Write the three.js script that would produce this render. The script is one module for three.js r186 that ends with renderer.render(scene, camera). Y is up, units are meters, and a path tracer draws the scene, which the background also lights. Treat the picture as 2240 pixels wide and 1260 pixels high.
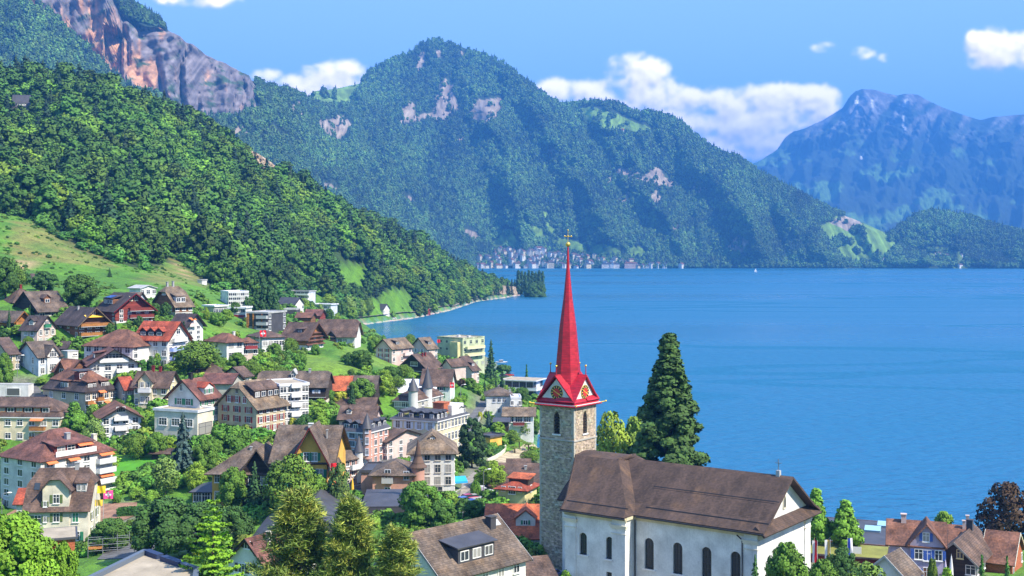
import * as THREE from 'three';
import { mergeGeometries } from 'three/addons/utils/BufferGeometryUtils.js';

// ---------------------------------------------------------------- camera, sky, sun, air, exposure
const F = 2704, CX = 1120, CY = 550, EYE = 59;            // lens in photograph pixels, horizon row, height of the eye above the lake
const scene = new THREE.Scene();
const camera = new THREE.PerspectiveCamera(2 * Math.atan(630 / F) * 180 / Math.PI, 2240 / 1260, 1, 60000);
camera.position.set(0, EYE, 0);
camera.setViewOffset(2240, 1260, 0, 630 - CY, 2240, 1260);  // level view, lens shifted down
const renderer = new THREE.WebGLRenderer({ antialias: true });
renderer.toneMapping = THREE.LinearToneMapping;
renderer.toneMappingExposure = 1.95;
renderer.shadowMap.enabled = true;

const SUN = new THREE.Vector3(0.585, 0.72, 0.375).normalize();
const sun = new THREE.DirectionalLight(new THREE.Color(1, 0.92, 0.78), 5.0);
sun.name = 'sun'; sun.position.copy(SUN).multiplyScalar(2500).add(new THREE.Vector3(0, 0, -700)); sun.target.position.set(0, 0, -700);
sun.castShadow = true; sun.shadow.mapSize.set(4096, 4096);
Object.assign(sun.shadow.camera, { left: -1200, right: 1200, top: 1200, bottom: -1200, near: 10, far: 5000 });
scene.add(sun, sun.target);
scene.fog = new THREE.FogExp2(new THREE.Color(0.09, 0.37, 1.0), 0.00012);

// ---------------------------------------------------------------- numbers: random, noise
function rng(seed) { let s = seed >>> 0; return () => { s = (s + 0x6D2B79F5) >>> 0; let t = s; t = Math.imul(t ^ (t >>> 15), t | 1); t ^= t + Math.imul(t ^ (t >>> 7), t | 61); return ((t ^ (t >>> 14)) >>> 0) / 4294967296; }; }
function hash(x, y, z) { let h = Math.imul(x, 374761393) ^ Math.imul(y, 668265263) ^ Math.imul(z, 1274126177); h = Math.imul(h ^ (h >>> 13), 1274126177); return ((h ^ (h >>> 16)) >>> 0) / 4294967296; }
const fade = (t) => t * t * (3 - 2 * t), lerp = (a, b, t) => a + (b - a) * t, clamp = (x, a = 0, b = 1) => Math.min(b, Math.max(a, x));
const smooth = (a, b, x) => fade(clamp((x - a) / (b - a)));
function noise2(x, y, s = 0) {                              // value noise, -1..1
  const xi = Math.floor(x), yi = Math.floor(y), u = fade(x - xi), v = fade(y - yi);
  return 2 * lerp(lerp(hash(xi, yi, s), hash(xi + 1, yi, s), u), lerp(hash(xi, yi + 1, s), hash(xi + 1, yi + 1, s), u), v) - 1;
}
function fbm(x, y, o = 4, s = 0) { let a = 0, k = 0.5; for (let i = 0; i < o; i++) { a += k * noise2(x, y, s + i); x = x * 2.03 + 17.1; y = y * 2.03 - 9.7; k *= 0.5; } return a; }
function ridged(x, y, o = 4, s = 0) { let a = 0, k = 0.5; for (let i = 0; i < o; i++) { a += k * (1 - 2 * Math.abs(noise2(x, y, s + i))); x = x * 2.07 + 5.3; y = y * 2.07 + 3.1; k *= 0.5; } return a; }
function wrapNoise(u, v, n, s) {                            // value noise that repeats over u, v in 0..1
  const x = u * n, y = v * n, xi = Math.floor(x), yi = Math.floor(y), a = fade(x - xi), b = fade(y - yi), m = (i) => ((i % n) + n) % n;
  return 2 * lerp(lerp(hash(m(xi), m(yi), s), hash(m(xi + 1), m(yi), s), a), lerp(hash(m(xi), m(yi + 1), s), hash(m(xi + 1), m(yi + 1), s), a), b) - 1;
}
const at = (px, py, d) => new THREE.Vector3((px - CX) / F * d, EYE - (py - CY) / F * d, -d);   // a viewing direction and a depth: a place in the world
const toPx = (x, z) => CX + x / -z * F;
function along(pts, x) {                                    // piecewise smooth-ish lookup: pts = [[x, a, b, ...], ...]
  if (x <= pts[0][0]) return pts[0].slice(1);
  for (let i = 1; i < pts.length; i++) if (x <= pts[i][0]) { const t = (x - pts[i - 1][0]) / (pts[i][0] - pts[i - 1][0]); return pts[i].slice(1).map((b, k) => lerp(pts[i - 1][k + 1], b, t)); }
  return pts[pts.length - 1].slice(1);
}
function inside(poly, x, y) { let c = false; for (let i = 0, j = poly.length - 1; i < poly.length; j = i++) { const [a, b] = poly[i], [p, q] = poly[j]; if ((b > y) !== (q > y) && x < (p - a) * (y - b) / (q - b) + a) c = !c; } return c; }
function edgeDist(poly, x, y, closed = true) {
  let best = 1e9;
  for (let i = closed ? 0 : 1, j = closed ? poly.length - 1 : 0; i < poly.length; j = i++) {
    const [a, b] = poly[j], [p, q] = poly[i], dx = p - a, dy = q - b, t = clamp(((x - a) * dx + (y - b) * dy) / (dx * dx + dy * dy || 1));
    best = Math.min(best, Math.hypot(x - a - t * dx, y - b - t * dy));
  }
  return best;
}
const signed = (poly, x, y) => (inside(poly, x, y) ? 1 : -1) * edgeDist(poly, x, y);

// ---------------------------------------------------------------- names and descriptions
const used = new Map();
function numbered(name) { const n = used.get(name) ?? 0; used.set(name, n + 1); return n ? `${name}_${String(n).padStart(3, '0')}` : name; }
function tag(o, label, category, group) { o.userData.label = label; o.userData.category = category; if (group) o.userData.group = group; return o; }
function thing(name, label, category, group) { const o = new THREE.Group(); o.name = numbered(name); tag(o, label, category, group); scene.add(o); return o; }
function put(name, geometry, material, parent) {
  const m = new THREE.Mesh(geometry, material);
  m.name = parent === scene ? numbered(name) : name; m.castShadow = m.receiveShadow = true; parent.add(m); return m;
}
function structure(name, geometry, material) { const m = put(name, geometry, material, scene); m.userData.kind = 'structure'; return m; }

// ---------------------------------------------------------------- sky: air and clouds
{
  const W = 4096, H = 2048, data = new Float32Array(W * H * 4);
  // heaps of cloud: [column, row, half width, half height] in the photograph's pixels, taken as directions
  const heaps = [[725, 170, 78, 42], [650, 182, 60, 22], [585, 165, 40, 16], [760, 150, 40, 28], [690, 200, 90, 24],
    [1385, 185, 70, 60], [1425, 150, 38, 26], [1300, 200, 80, 34], [1220, 195, 46, 26], [1350, 240, 120, 40],
    [1500, 225, 70, 34], [1590, 232, 80, 40], [1690, 222, 88, 46], [1780, 228, 58, 42], [1640, 262, 165, 40], [1480, 255, 80, 36], [1680, 315, 130, 34], [1600, 325, 80, 34], [1440, 215, 70, 46],
    [2170, 105, 62, 42], [2225, 108, 50, 38], [2140, 85, 30, 20], [1885, 116, 30, 16, 0.5], [1805, 104, 30, 12, 0.3], [1945, 126, 24, 10, 0.25], [440, -8, 90, 22, 0.6], [380, -4, 60, 10, 0.5]];
  const cover = (x, y) => {
    let d = -0.6;
    for (const [cx, cy, rx, ry, top = 1] of heaps) { const a = (x - cx) / rx, b = (y - cy) / ry, r = a * a + (b > 0 ? b * b * 0.8 : b * b); if (r < 3) d = Math.max(d, Math.min(top, 1 - r) - (1 - top) * 0.35); }
    return d;
  };
  const rag = (x, y) => fbm(x / 52, y / 40, 5, 31) * 0.75 + (0.5 - Math.abs(fbm(x / 26, y / 22, 4, 77))) * 0.55 - 0.2;
  for (let j = 0; j < H; j++) {
    const e = ((j + 0.5) / H - 0.5) * Math.PI, deg = e * 180 / Math.PI, k = Math.exp(-Math.max(deg, 0) / 14);
    const base = [lerp(0.23, 0.34, k), lerp(0.39, 0.57, k), lerp(0.74, 0.98, k)];
    for (let i = 0; i < W; i++) {
      const o = (j * W + i) * 4, phi = ((i + 0.5) / W - 0.5) * 2 * Math.PI;            // direction: x = cos phi, z = sin phi
      let a = 0, s = 1;
      if (deg > -1 && deg < 16) {
        const az = Math.atan2(Math.cos(phi), -Math.sin(phi));                             // from the view axis, to the right
        if (Math.abs(az) < 0.55) {
          const x = CX + F * Math.tan(az), y = CY - F * Math.tan(e) / Math.cos(az), c = cover(x, y);
          if (c > -0.5) {
            const r = rag(x, y); a = smooth(-0.3, 0.7, c * 0.85 + r * 1.25);
            const lit = cover(x + 14, y - 22) * 0.5 + rag(x + 10, y - 14) - c * 0.5 - r;   // thinner towards the sun: brighter
            s = clamp(0.86 - lit * 0.55, 0.5, 1.12);
          }
        } else {
          const x = az * 2600, y = -deg * 48, r = rag(x, y), c = fbm(az * 5.3, 3.1, 3, 5) * 1.6 - Math.abs(deg - 5) / 4 + 0.25;
          a = smooth(0.0, 0.45, c + r) * smooth(-1, 2, deg); s = clamp(0.85 + (deg - 5) * 0.05, 0.6, 1.1);
        }
      }
      const w = 1.5 * s, cl = [w * 1.04, w * 0.9, w * (0.8 + (1 - s) * 0.55)];
      for (let c = 0; c < 3; c++) data[o + c] = lerp(base[c], cl[c], a * 0.94);
      data[o + 3] = 1;
    }
  }
  const sky = new THREE.DataTexture(data, W, H, THREE.RGBAFormat, THREE.FloatType);
  sky.mapping = THREE.EquirectangularReflectionMapping; sky.magFilter = THREE.LinearFilter; sky.minFilter = THREE.LinearFilter; sky.needsUpdate = true;
  scene.background = sky; scene.environment = sky;
}

// ---------------------------------------------------------------- textures
function texture(size, paint, { color = true, repeat = 1, h = size } = {}) {             // paint(u, v) -> [r, g, b] 0..1
  const data = new Uint8Array(size * h * 4);
  for (let j = 0; j < h; j++) for (let i = 0; i < size; i++) { const c = paint((i + 0.5) / size, (j + 0.5) / h), o = (j * size + i) * 4; for (let k = 0; k < 3; k++) data[o + k] = clamp(c[k] ?? c[0]) * 255; data[o + 3] = 255; }
  const t = new THREE.DataTexture(data, size, h); t.wrapS = t.wrapT = THREE.RepeatWrapping; t.magFilter = THREE.LinearFilter; t.minFilter = THREE.LinearMipmapLinearFilter;
  if (color) t.colorSpace = THREE.SRGBColorSpace; t.repeat.set(repeat, repeat); t.needsUpdate = true; return t;
}
const octaves = (u, v, n, o, s) => { let a = 0, k = 0.5; for (let i = 0; i < o; i++) { a += k * wrapNoise(u, v, n, s + i); n *= 2; k *= 0.5; } return a; };
const lin = (r, g, b) => new THREE.Color().setRGB(r, g, b);
// ---------------------------------------------------------------- the near land: heights through surveyed places
const SHORE = [[1140, 645], [1100, 652], [1040, 660], [980, 680], [900, 697], [850, 703], [780, 712], [790, 735], [850, 752], [950, 765], [1055, 778], [1088, 800], [1110, 822], [1150, 838], [1196, 848], [1188, 862], [1194, 880], [1206, 900], [1206, 936], [1172, 950], [1164, 985], [1190, 1000], [1300, 1010], [1420, 1020], [1600, 1062], [1790, 1142], [1900, 1158], [2100, 1178], [2300, 1186]]
  .map(([x, y]) => { const d = EYE * F / (y - CY); return [(x - CX) / F * d, -d]; });
const LAND = [...SHORE, [330, -240], [700, -150], [900, 600], [-2600, 600], [-2600, -3000], [-500, -3000], [-150, -2300], [-20, -1900]];
const heights = [                                          // [column, row, depth] of bare ground
  [100, 1190, 232], [250, 1100, 252], [150, 965, 300], [300, 1010, 278], [330, 905, 310], [20, 850, 325], [60, 815, 335], [200, 830, 330],
  [280, 702, 372], [90, 692, 372], [390, 690, 400], [180, 740, 358], [560, 722, 450], [500, 778, 385], [600, 762, 405], [700, 748, 420], [760, 755, 430],
  [740, 800, 375], [800, 850, 365], [870, 790, 465], [930, 785, 485], [1000, 800, 520], [900, 830, 425], [1000, 838, 420], [1100, 930, 370], [1150, 868, 500],
  [960, 1090, 262], [790, 1060, 280], [1010, 1060, 278], [1100, 1010, 335], [620, 1110, 235], [550, 960, 292], [400, 960, 292], [730, 880, 345], [660, 940, 305],
  [1000, 1160, 218], [1220, 1248, 206], [2000, 1235, 215], [1800, 1245, 212], [2200, 1255, 205], [1650, 1262, 200], [1080, 1110, 262], [1180, 1080, 270],
  [100, 610, 480], [50, 490, 560], [200, 565, 540], [400, 645, 480], [300, 565, 600], [450, 610, 620], [490, 690, 470],
  [600, 640, 700], [800, 655, 950], [850, 610, 1050], [870, 684, 1000], [700, 570, 950], [640, 690, 560], [700, 700, 650], [560, 640, 640],
  [0, 250, 900], [100, 252, 920], [200, 268, 950], [330, 276, 1000], [430, 314, 1050], [560, 378, 1150], [740, 490, 1250], [900, 556, 1400], [1000, 600, 1500], [1090, 636, 1640], [-300, 190, 900],
  [0, 400, 680], [250, 410, 780], [500, 470, 900], [700, 470, 1120], [-300, 400, 620], [-300, 700, 360], [-300, 1000, 280], [950, 640, 1300], [300, 345, 880],
].map(([x, y, d]) => { const p = at(x, y, d); return [p.x, p.z, p.y]; });
heights.push([0, 0, 55], [-60, -20, 55], [60, -20, 54], [0, -60, 38], [-40, -110, 20], [40, -110, 19], [0, -150, 11.5], [-60, -150, 12.5], [70, -150, 10], [110, -60, 36], [-120, -60, 42], [0, 150, 75], [300, 100, 60], [-300, 100, 80], [-300, -150, 30], [200, -150, 7],
  [-500, -1500, 120], [-300, -1800, 40], [-900, -1500, 160], [-900, -900, 190], [-200, -1900, 10], [-1500, -900, 220], [-1500, -2200, 150], [-1500, 0, 120], [-900, -300, 90]);
const surface = (() => {                                   // a thin plate through them
  const n = heights.length, N = n + 3, A = Array.from({ length: N }, () => new Float64Array(N + 1));
  const phi = (r2) => r2 > 0 ? r2 * Math.log(r2) * 0.5 : 0, S = 400;
  heights.forEach(([x, z, y], i) => {
    heights.forEach(([a, b], j) => { A[i][j] = phi(((x - a) ** 2 + (z - b) ** 2) / S / S); });
    A[i][i] += 0.0003; A[i][n] = A[n][i] = 1; A[i][n + 1] = A[n + 1][i] = x / S; A[i][n + 2] = A[n + 2][i] = z / S; A[i][N] = y;
  });
  for (let c = 0; c < N; c++) {
    let p = c; for (let r = c + 1; r < N; r++) if (Math.abs(A[r][c]) > Math.abs(A[p][c])) p = r;
    [A[c], A[p]] = [A[p], A[c]];
    for (let r = 0; r < N; r++) if (r !== c) { const f = A[r][c] / A[c][c]; if (f) for (let k = c; k <= N; k++) A[r][k] -= f * A[c][k]; }
  }
  const w = A.map((r, i) => r[N] / r[i]);
  return (x, z) => { let y = w[n] + w[n + 1] * x / S + w[n + 2] * z / S; for (let i = 0; i < n; i++) y += w[i] * phi(((x - heights[i][0]) ** 2 + (z - heights[i][1]) ** 2) / S / S); return y; };
})();
const GX0 = -1400, GX1 = 420, GZ0 = -2400, GZ1 = 40, GS = 5, GNX = (GX1 - GX0) / GS + 1, GNZ = (GZ1 - GZ0) / GS + 1, grid = new Float32Array(GNX * GNZ);
for (let j = 0; j < GNZ; j++) for (let i = 0; i < GNX; i++) {
  const x = GX0 + i * GS, z = GZ0 + j * GS, s = signed(LAND, x, z);
  let y = -Math.min(12, 0.5 - s * 0.25);
  if (s > 0) { y = surface(x, z); const far = smooth(450, 900, -z); y += far * smooth(12, 90, s) * 4 * fbm(x / 90, z / 90, 4, 3); y = Math.min(Math.max(y, 1.3), 0.7 + s * (0.55 + 0.9 * smooth(600, 1000, -z))); }
  grid[j * GNX + i] = y;
}
function ground(x, z) {
  const u = clamp((x - GX0) / GS, 0, GNX - 1.001), v = clamp((z - GZ0) / GS, 0, GNZ - 1.001), i = Math.floor(u), j = Math.floor(v), a = u - i, b = v - j, k = j * GNX + i;
  return lerp(lerp(grid[k], grid[k + 1], a), lerp(grid[k + GNX], grid[k + GNX + 1], a), b);
}
function hit(px, py, from = 100, to = 2300) {              // where the line of sight through that column and row meets the land
  let last = from;
  for (let d = from; d < to; d += 3) {
    const p = at(px, py, d);
    if (p.y <= ground(p.x, p.z)) { let lo = last, hi = d; for (let k = 0; k < 12; k++) { const m = (lo + hi) / 2, q = at(px, py, m); if (q.y <= ground(q.x, q.z)) hi = m; else lo = m; } const q = at(px, py, hi); q.y = ground(q.x, q.z); return q; }
    last = d;
  }
  return null;
}
const plot = (pts) => pts.map(([x, y, d]) => { const p = d ? at(x, y, d) : hit(x, y); return p ? [p.x, p.z] : [0, 0]; });   // an outline on the land

// what covers the land
const HILL = plot([[-500, 0, 560], [0, 0, 585], [25, 0, 590], [70, 0, 585], [140, 535], [245, 572], [320, 592], [352, 572], [400, 575], [432, 608], [470, 632], [520, 655], [560, 655], [620, 640], [690, 628], [715, 660], [780, 672], [830, 668], [850, 690], [930, 687], [1000, 668], [1050, 655], [1100, 645], [1135, 640]]).concat([[-10, -1900], [-300, -2300], [-1400, -2300], [-1400, -500]]);
const CLEARINGS = [[[15, 0, 838], [82, 0, 838], [82, 0, 925], [15, 0, 925]], [[690, 632], [710, 588], [762, 576], [812, 586], [815, 628], [775, 640], [730, 644]], [[812, 692], [822, 655], [848, 634], [884, 636], [912, 660], [922, 684], [880, 698]], [[690, 640], [700, 628], [740, 640], [745, 655], [700, 652]]].map(plot);
const FALLOW = [[[28, 480], [70, 482], [140, 520], [215, 545], [252, 575], [235, 592], [160, 575], [90, 575], [30, 580], [22, 530]], [[345, 590], [375, 562], [405, 585], [450, 612], [470, 635], [425, 625], [380, 612]], [[300, 612], [340, 590], [400, 615], [380, 628]]].map(plot);
const SCARS = [[[25, 580], [40, 566], [75, 568], [85, 582], [60, 590], [30, 590]], [[380, 578], [392, 574], [420, 610], [412, 616]]].map(plot);
const MOWN = [[[620, 800], [690, 770], [730, 785], [790, 808], [840, 830], [780, 822], [700, 818]], [[740, 768], [800, 755], [850, 790], [870, 815], [800, 800]], [[448, 705], [480, 695], [545, 725], [470, 728]], [[250, 1000], [340, 1000], [350, 1045], [250, 1040]]].map(plot);
const PAVED = [[[0, 822], [40, 812], [62, 822], [95, 850], [88, 880], [0, 872]], [[190, 1100], [300, 1098], [298, 1150], [190, 1168]], [[985, 1135], [1000, 1040], [1050, 1000], [1170, 1005], [1180, 1050], [1120, 1062], [1060, 1085], [1010, 1120]],
  [[760, 1060], [800, 1000], [880, 960], [890, 990], [850, 1070]], [[1000, 905], [1060, 862], [1072, 870], [1052, 905], [1040, 960], [1010, 960]], [[270, 1180], [420, 1150], [540, 1180], [520, 1215], [280, 1215]]].map(plot);
const SANDY = [[[1085, 990], [1160, 970], [1180, 985], [1150, 1005], [1090, 1012]], [[1060, 1005], [1110, 992], [1160, 1000], [1165, 1015], [1080, 1022]]].map(plot);
const over = (list, x, z) => list.some((p) => inside(p, x, z));
const isWood = (x, z) => inside(HILL, x, z) && !over(CLEARINGS, x, z);
{
  const n = GNX * GNZ, pos = new Float32Array(n * 3), col = new Float32Array(n * 3), uv = new Float32Array(n * 2), idx = [];
  for (let j = 0; j < GNZ; j++) for (let i = 0; i < GNX; i++) {
    const k = j * GNX + i, x = GX0 + i * GS, z = GZ0 + j * GS, y = grid[k], q = fbm(x / 23, z / 23, 4, 9), r = fbm(x / 7, z / 7, 3, 19);
    pos.set([x, y, z], k * 3); uv.set([x, z], k * 2);
    let c = [0.12 + 0.06 * q + 0.05 * r, 0.29 + 0.1 * q + 0.09 * r, 0.018 + 0.01 * q];
    const slope = Math.hypot(ground(x + 4, z) - y, ground(x, z + 4) - y) / 4;
    const mixIn = (d, t) => { c = c.map((v, m) => lerp(v, d[m], clamp(t))); };
    if (isWood(x, z)) mixIn([0.03, 0.06, 0.015], 0.85);
    if (over(FALLOW, x, z)) mixIn([0.27 + 0.06 * r, 0.25 + 0.1 * q, 0.075], 0.6 + 0.6 * r);
    if (over(PAVED, x, z) || (x > -4 && x < 80 && z > -222 && z < -150)) mixIn([0.27 + 0.04 * r, 0.25 + 0.04 * r, 0.21], 0.9);
    if (over(SCARS, x, z)) mixIn([0.5, 0.36, 0.19], 0.7 + r);
    if (over(MOWN, x, z)) mixIn([0.22 + 0.06 * r, 0.36 + 0.06 * r, 0.035], 0.75);
    { const row = CY + F * (EYE - y) / -z; if (-z > 600 && [[[535, 318], [560, 330], [600, 350], [625, 385], [600, 380], [555, 352]], [[750, 458], [770, 458], [795, 480], [785, 492], [765, 478]]].some((p) => inside(p, toPx(x, z), row))) mixIn([0.5, 0.42, 0.32], 1); }
    if (y < 2.6 && -z > 600) mixIn([0.34, 0.31, 0.25], 0.8);
    if (y < 0) mixIn([0.12, 0.3, 0.28], 1);
    col.set(c, k * 3);
    if (i < GNX - 1 && j < GNZ - 1) idx.push(k, k + GNX, k + 1, k + 1, k + GNX, k + GNX + 1);
  }
  const g = new THREE.BufferGeometry();
  g.setAttribute('position', new THREE.BufferAttribute(pos, 3)); g.setAttribute('color', new THREE.BufferAttribute(col, 3)); g.setAttribute('uv', new THREE.BufferAttribute(uv, 2));
  g.setIndex(idx); g.computeVertexNormals();
  const t = texture(512, (u, v) => { const a = 0.84 + 0.22 * octaves(u, v, 24, 4, 3) + 0.16 * octaves(u, v, 5, 2, 8); return [a, a, a * 0.95]; }, { repeat: 1 / 16 });
  const b = texture(256, (u, v) => [0.5 + 0.5 * octaves(u, v, 32, 3, 41)], { color: false, repeat: 1 / 8 });
  structure('ground', g, new THREE.MeshStandardMaterial({ vertexColors: true, map: t, bumpMap: b, bumpScale: 0.25, roughness: 1 }));
}

// the lake: one sheet to the far shores
{
  const g = new THREE.PlaneGeometry(40000, 40000, 1, 1).rotateX(-Math.PI / 2).translate(0, 0, -10000), p = g.attributes.position, uv = g.attributes.uv;
  for (let i = 0; i < p.count; i++) uv.setXY(i, p.getX(i), p.getZ(i));
  const waves = texture(1024, (u, v) => [0.5 + 0.34 * octaves(u, v, 18, 5, 51) + 0.1 * wrapNoise(u, v, 7, 60)], { color: false }); waves.repeat.set(1 / 70, 1 / 55);
  const wind = texture(1024, (u, v) => { const a = octaves(u, v * 1, 3, 5, 91), s = Math.abs(octaves(u * 1, v, 5, 4, 97)); return [1, 0.36 + 0.3 * a + 0.6 * smooth(0.07, 0.0, s), 1]; }, { color: false }); wind.repeat.set(1 / 2600, 1 / 700);
  const m = new THREE.MeshPhysicalMaterial({ color: lin(0.01, 0.12, 0.235), roughness: 0.8, roughnessMap: wind, bumpMap: waves, bumpScale: 1.5, ior: 1.33 });
  structure('lake_water', g, m);
}

// ---------------------------------------------------------------- mountains: sheets hung between surveyed lines
const FOREST_FLOOR = [0.025, 0.06, 0.02];
function mountain(name, rails, { x0, x1, step, rows, rough, color, seed }) {
  const cols = Math.round((x1 - x0) / step) + 1, R = rails.length - 1, rowsOf = rows.reduce((a, b) => a + b, 0) + 1;
  const pos = [], col = [], uv = [], idx = [], flat = [];
  for (let c = 0; c < cols; c++) {
    const px = x0 + c * step, ks = rails.map((r) => along(r, px));
    let seg = 0, n = 0;
    for (let r = 0; r < rowsOf; r++) {
      while (n > rows[seg] - 1e-9 && seg < R - 1) { n -= rows[seg]; seg++; }
      const t = n / rows[seg], D = lerp(ks[seg][1], ks[seg + 1][1], t), py = lerp(ks[seg][0], ks[seg + 1][0], t); n++;
      const p = at(px, py, D), q = rough(px, py, p, seg, t);
      p.y += q.up; if (q.out) p.multiply(new THREE.Vector3(1 - q.out / D, 1, 1 - q.out / D));
      if (p.y < 2 && seg === 0 && t < 0.02) p.y = Math.min(p.y, -4);
      pos.push(p.x, p.y, p.z); uv.push(p.x, p.y * 1.2 + p.z * 0.6); flat.push([px, py, D]);
      col.push(...color(px, py, p, seg, t));
      if (c < cols - 1 && r < rowsOf - 1) { const k = c * rowsOf + r; idx.push(k, k + rowsOf, k + 1, k + 1, k + rowsOf, k + rowsOf + 1); }
    }
  }
  const g = new THREE.BufferGeometry();
  g.setAttribute('position', new THREE.Float32BufferAttribute(pos, 3)); g.setAttribute('color', new THREE.Float32BufferAttribute(col, 3)); g.setAttribute('uv', new THREE.Float32BufferAttribute(uv, 2));
  g.setIndex(idx); g.computeVertexNormals();
  structure(name, g, mountainMat);
  const at3 = (c, r) => { const k = (c * rowsOf + r) * 3; return new THREE.Vector3(pos[k], pos[k + 1], pos[k + 2]); };
  return { cols, rowsOf, at3, flat: (c, r) => flat[c * rowsOf + r], front: rows.slice(0, -1).reduce((a, b) => a + b, 0) };
}
const mountainMat = new THREE.MeshStandardMaterial({ vertexColors: true, roughness: 1, map: texture(512, (u, v) => { const a = 0.82 + 0.3 * octaves(u, v, 16, 5, 13); return [a]; }, { repeat: 1 / 160 }) });

// outlines on the flanks, by direction
const P = (s) => s.split(' ').map((p) => p.split(',').map(Number));
const CLIFF = P('20,-60 60,10 100,28 180,108 262,182 300,196 350,216 430,264 500,266 572,246 550,164 500,136 450,106 380,66 315,66 270,40 244,-10 210,-60');
const OVERHANG = P('225,60 270,78 268,178 232,160');
const ROCKS = ['870,280 880,235 905,225 910,255 950,245 965,180 985,175 975,235 975,265 955,262 925,262', '960,270 985,240 975,200 990,190 1000,250', '1015,265 1040,225 1060,225 1100,218 1095,245 1070,275 1050,250', '1030,265 1090,240 1085,262 1060,285', '995,318 1012,295 1012,320', '1200,330 1212,322 1208,345', '1325,410 1345,380 1385,370 1405,395 1390,400 1360,390', '1395,400 1430,370 1470,395 1490,400 1470,410 1440,408', '1500,420 1530,395 1545,410 1525,425', '1420,440 1440,410 1450,450', '1505,478 1520,455 1520,480', '1350,440 1380,420 1375,450', '1590,545 1610,520 1640,540 1620,560', '1360,345 1375,335 1372,350', '700,410 725,405 745,420 720,425', '870,430 895,435 910,450 885,440', '1000,505 1040,505 1055,530 1020,520', '625,245 660,235 675,260 645,268', '690,270 740,260 780,285 740,310 700,300', '1540,425 1548,420 1552,470 1545,465', '1470,500 1485,490 1480,520', '505,300 530,290 545,305 520,312', '1815,485 1870,470 1885,490 1850,505', '905,160 915,120 930,115 925,150', '950,125 962,110 965,140', '1010,115 1018,105 1016,135'].map(P);
const MEADOWS = ['664,222 690,192 735,186 796,172 806,190 780,206 750,240 725,240 690,230', '580,292 600,285 625,300 610,307', '1215,216 1290,214 1290,225 1220,226', '1268,236 1300,240 1340,250 1390,272 1430,290 1380,300 1330,290 1285,272', '1555,318 1580,318 1605,335 1585,342', '1788,500 1830,474 1880,486 1935,498 1968,535 1970,565 1900,575 1845,572 1815,535', '1100,500 1120,505 1140,540 1110,548 1090,520', '1180,465 1195,465 1215,510 1240,520 1275,535 1340,545 1370,560 1300,560 1240,545 1205,520', '1410,470 1430,460 1440,480 1420,492', '1070,530 1090,520 1110,535 1085,548', '1840,560 1900,545 1960,552 1950,572 1850,575', '1370,545 1400,540 1420,560 1380,565', '1800,440 1812,445 1830,460 1815,455', '1160,500 1180,490 1195,520 1170,525'].map(P);
const inAny = (list, x, y) => list.some((p) => inside(p, x, y));
const railsA = [
  [[-900, 640, 1700], [0, 640, 1900], [500, 640, 2300], [800, 620, 2900], [960, 595, 3800], [1040, 588, 4300], [1300, 588, 4305], [1850, 588, 4305], [2300, 588, 4310]],
  [[-900, -250, 2600], [-100, -80, 2780], [60, 10, 2800], [100, 30, 2800], [180, 110, 2800], [265, 182, 2800], [300, 196, 2820], [350, 216, 2850], [430, 264, 2900], [500, 264, 2980], [570, 248, 3080], [600, 250, 3200], [670, 310, 3600], [800, 345, 4250], [950, 350, 4700], [1100, 370, 4720], [1300, 390, 4690], [1500, 425, 4640], [1700, 475, 4550], [1850, 515, 4480], [2000, 560, 4430], [2300, 582, 4400]],
  [[-900, -420, 2800], [0, -130, 2860], [150, -60, 2865], [230, -15, 2870], [262, 42, 2880], [300, 74, 2895], [380, 74, 2950], [450, 118, 3040], [500, 142, 3110], [545, 166, 3180], [572, 216, 3250], [600, 205, 3350], [670, 245, 3950], [800, 225, 4850], [950, 185, 5150], [1100, 212, 5080], [1300, 285, 4950], [1500, 335, 4800], [1700, 428, 4680], [1850, 490, 4570], [2000, 545, 4480], [2300, 580, 4420]],
  [[-900, -525, 3000], [-300, -315, 3000], [0, -175, 3000], [150, -80, 3020], [290, 17, 3050], [345, 51, 3100], [430, 108, 3200], [480, 140, 3250], [545, 173, 3350], [600, 198, 3500], [650, 214, 3800], [668, 216, 4200], [690, 199, 4600], [735, 194, 4800], [790, 182, 5000], [805, 162, 5050], [850, 134, 5150], [905, 112, 5250], [918, 98, 5290], [930, 91, 5300], [960, 88, 5350], [1000, 99, 5350], [1040, 114, 5300], [1100, 137, 5250], [1125, 159, 5200], [1160, 182, 5150], [1200, 216, 5100], [1215, 222, 5100], [1260, 225, 5080], [1290, 219, 5050], [1340, 226, 5000], [1365, 233, 5000], [1385, 247, 4950], [1410, 246, 4950], [1440, 249, 4950], [1480, 262, 4900], [1520, 296, 4900], [1560, 326, 4850], [1600, 339, 4850], [1640, 363, 4800], [1700, 399, 4750], [1760, 434, 4700], [1820, 462, 4650], [1870, 480, 4600], [1960, 519, 4550], [2050, 566, 4500], [2300, 582, 4450]],
  [[-900, -100, 4600], [0, 100, 4600], [500, 250, 4900], [670, 330, 5600], [950, 300, 6900], [1500, 430, 6600], [1850, 530, 6300], [2300, 590, 6000]],
];
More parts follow.
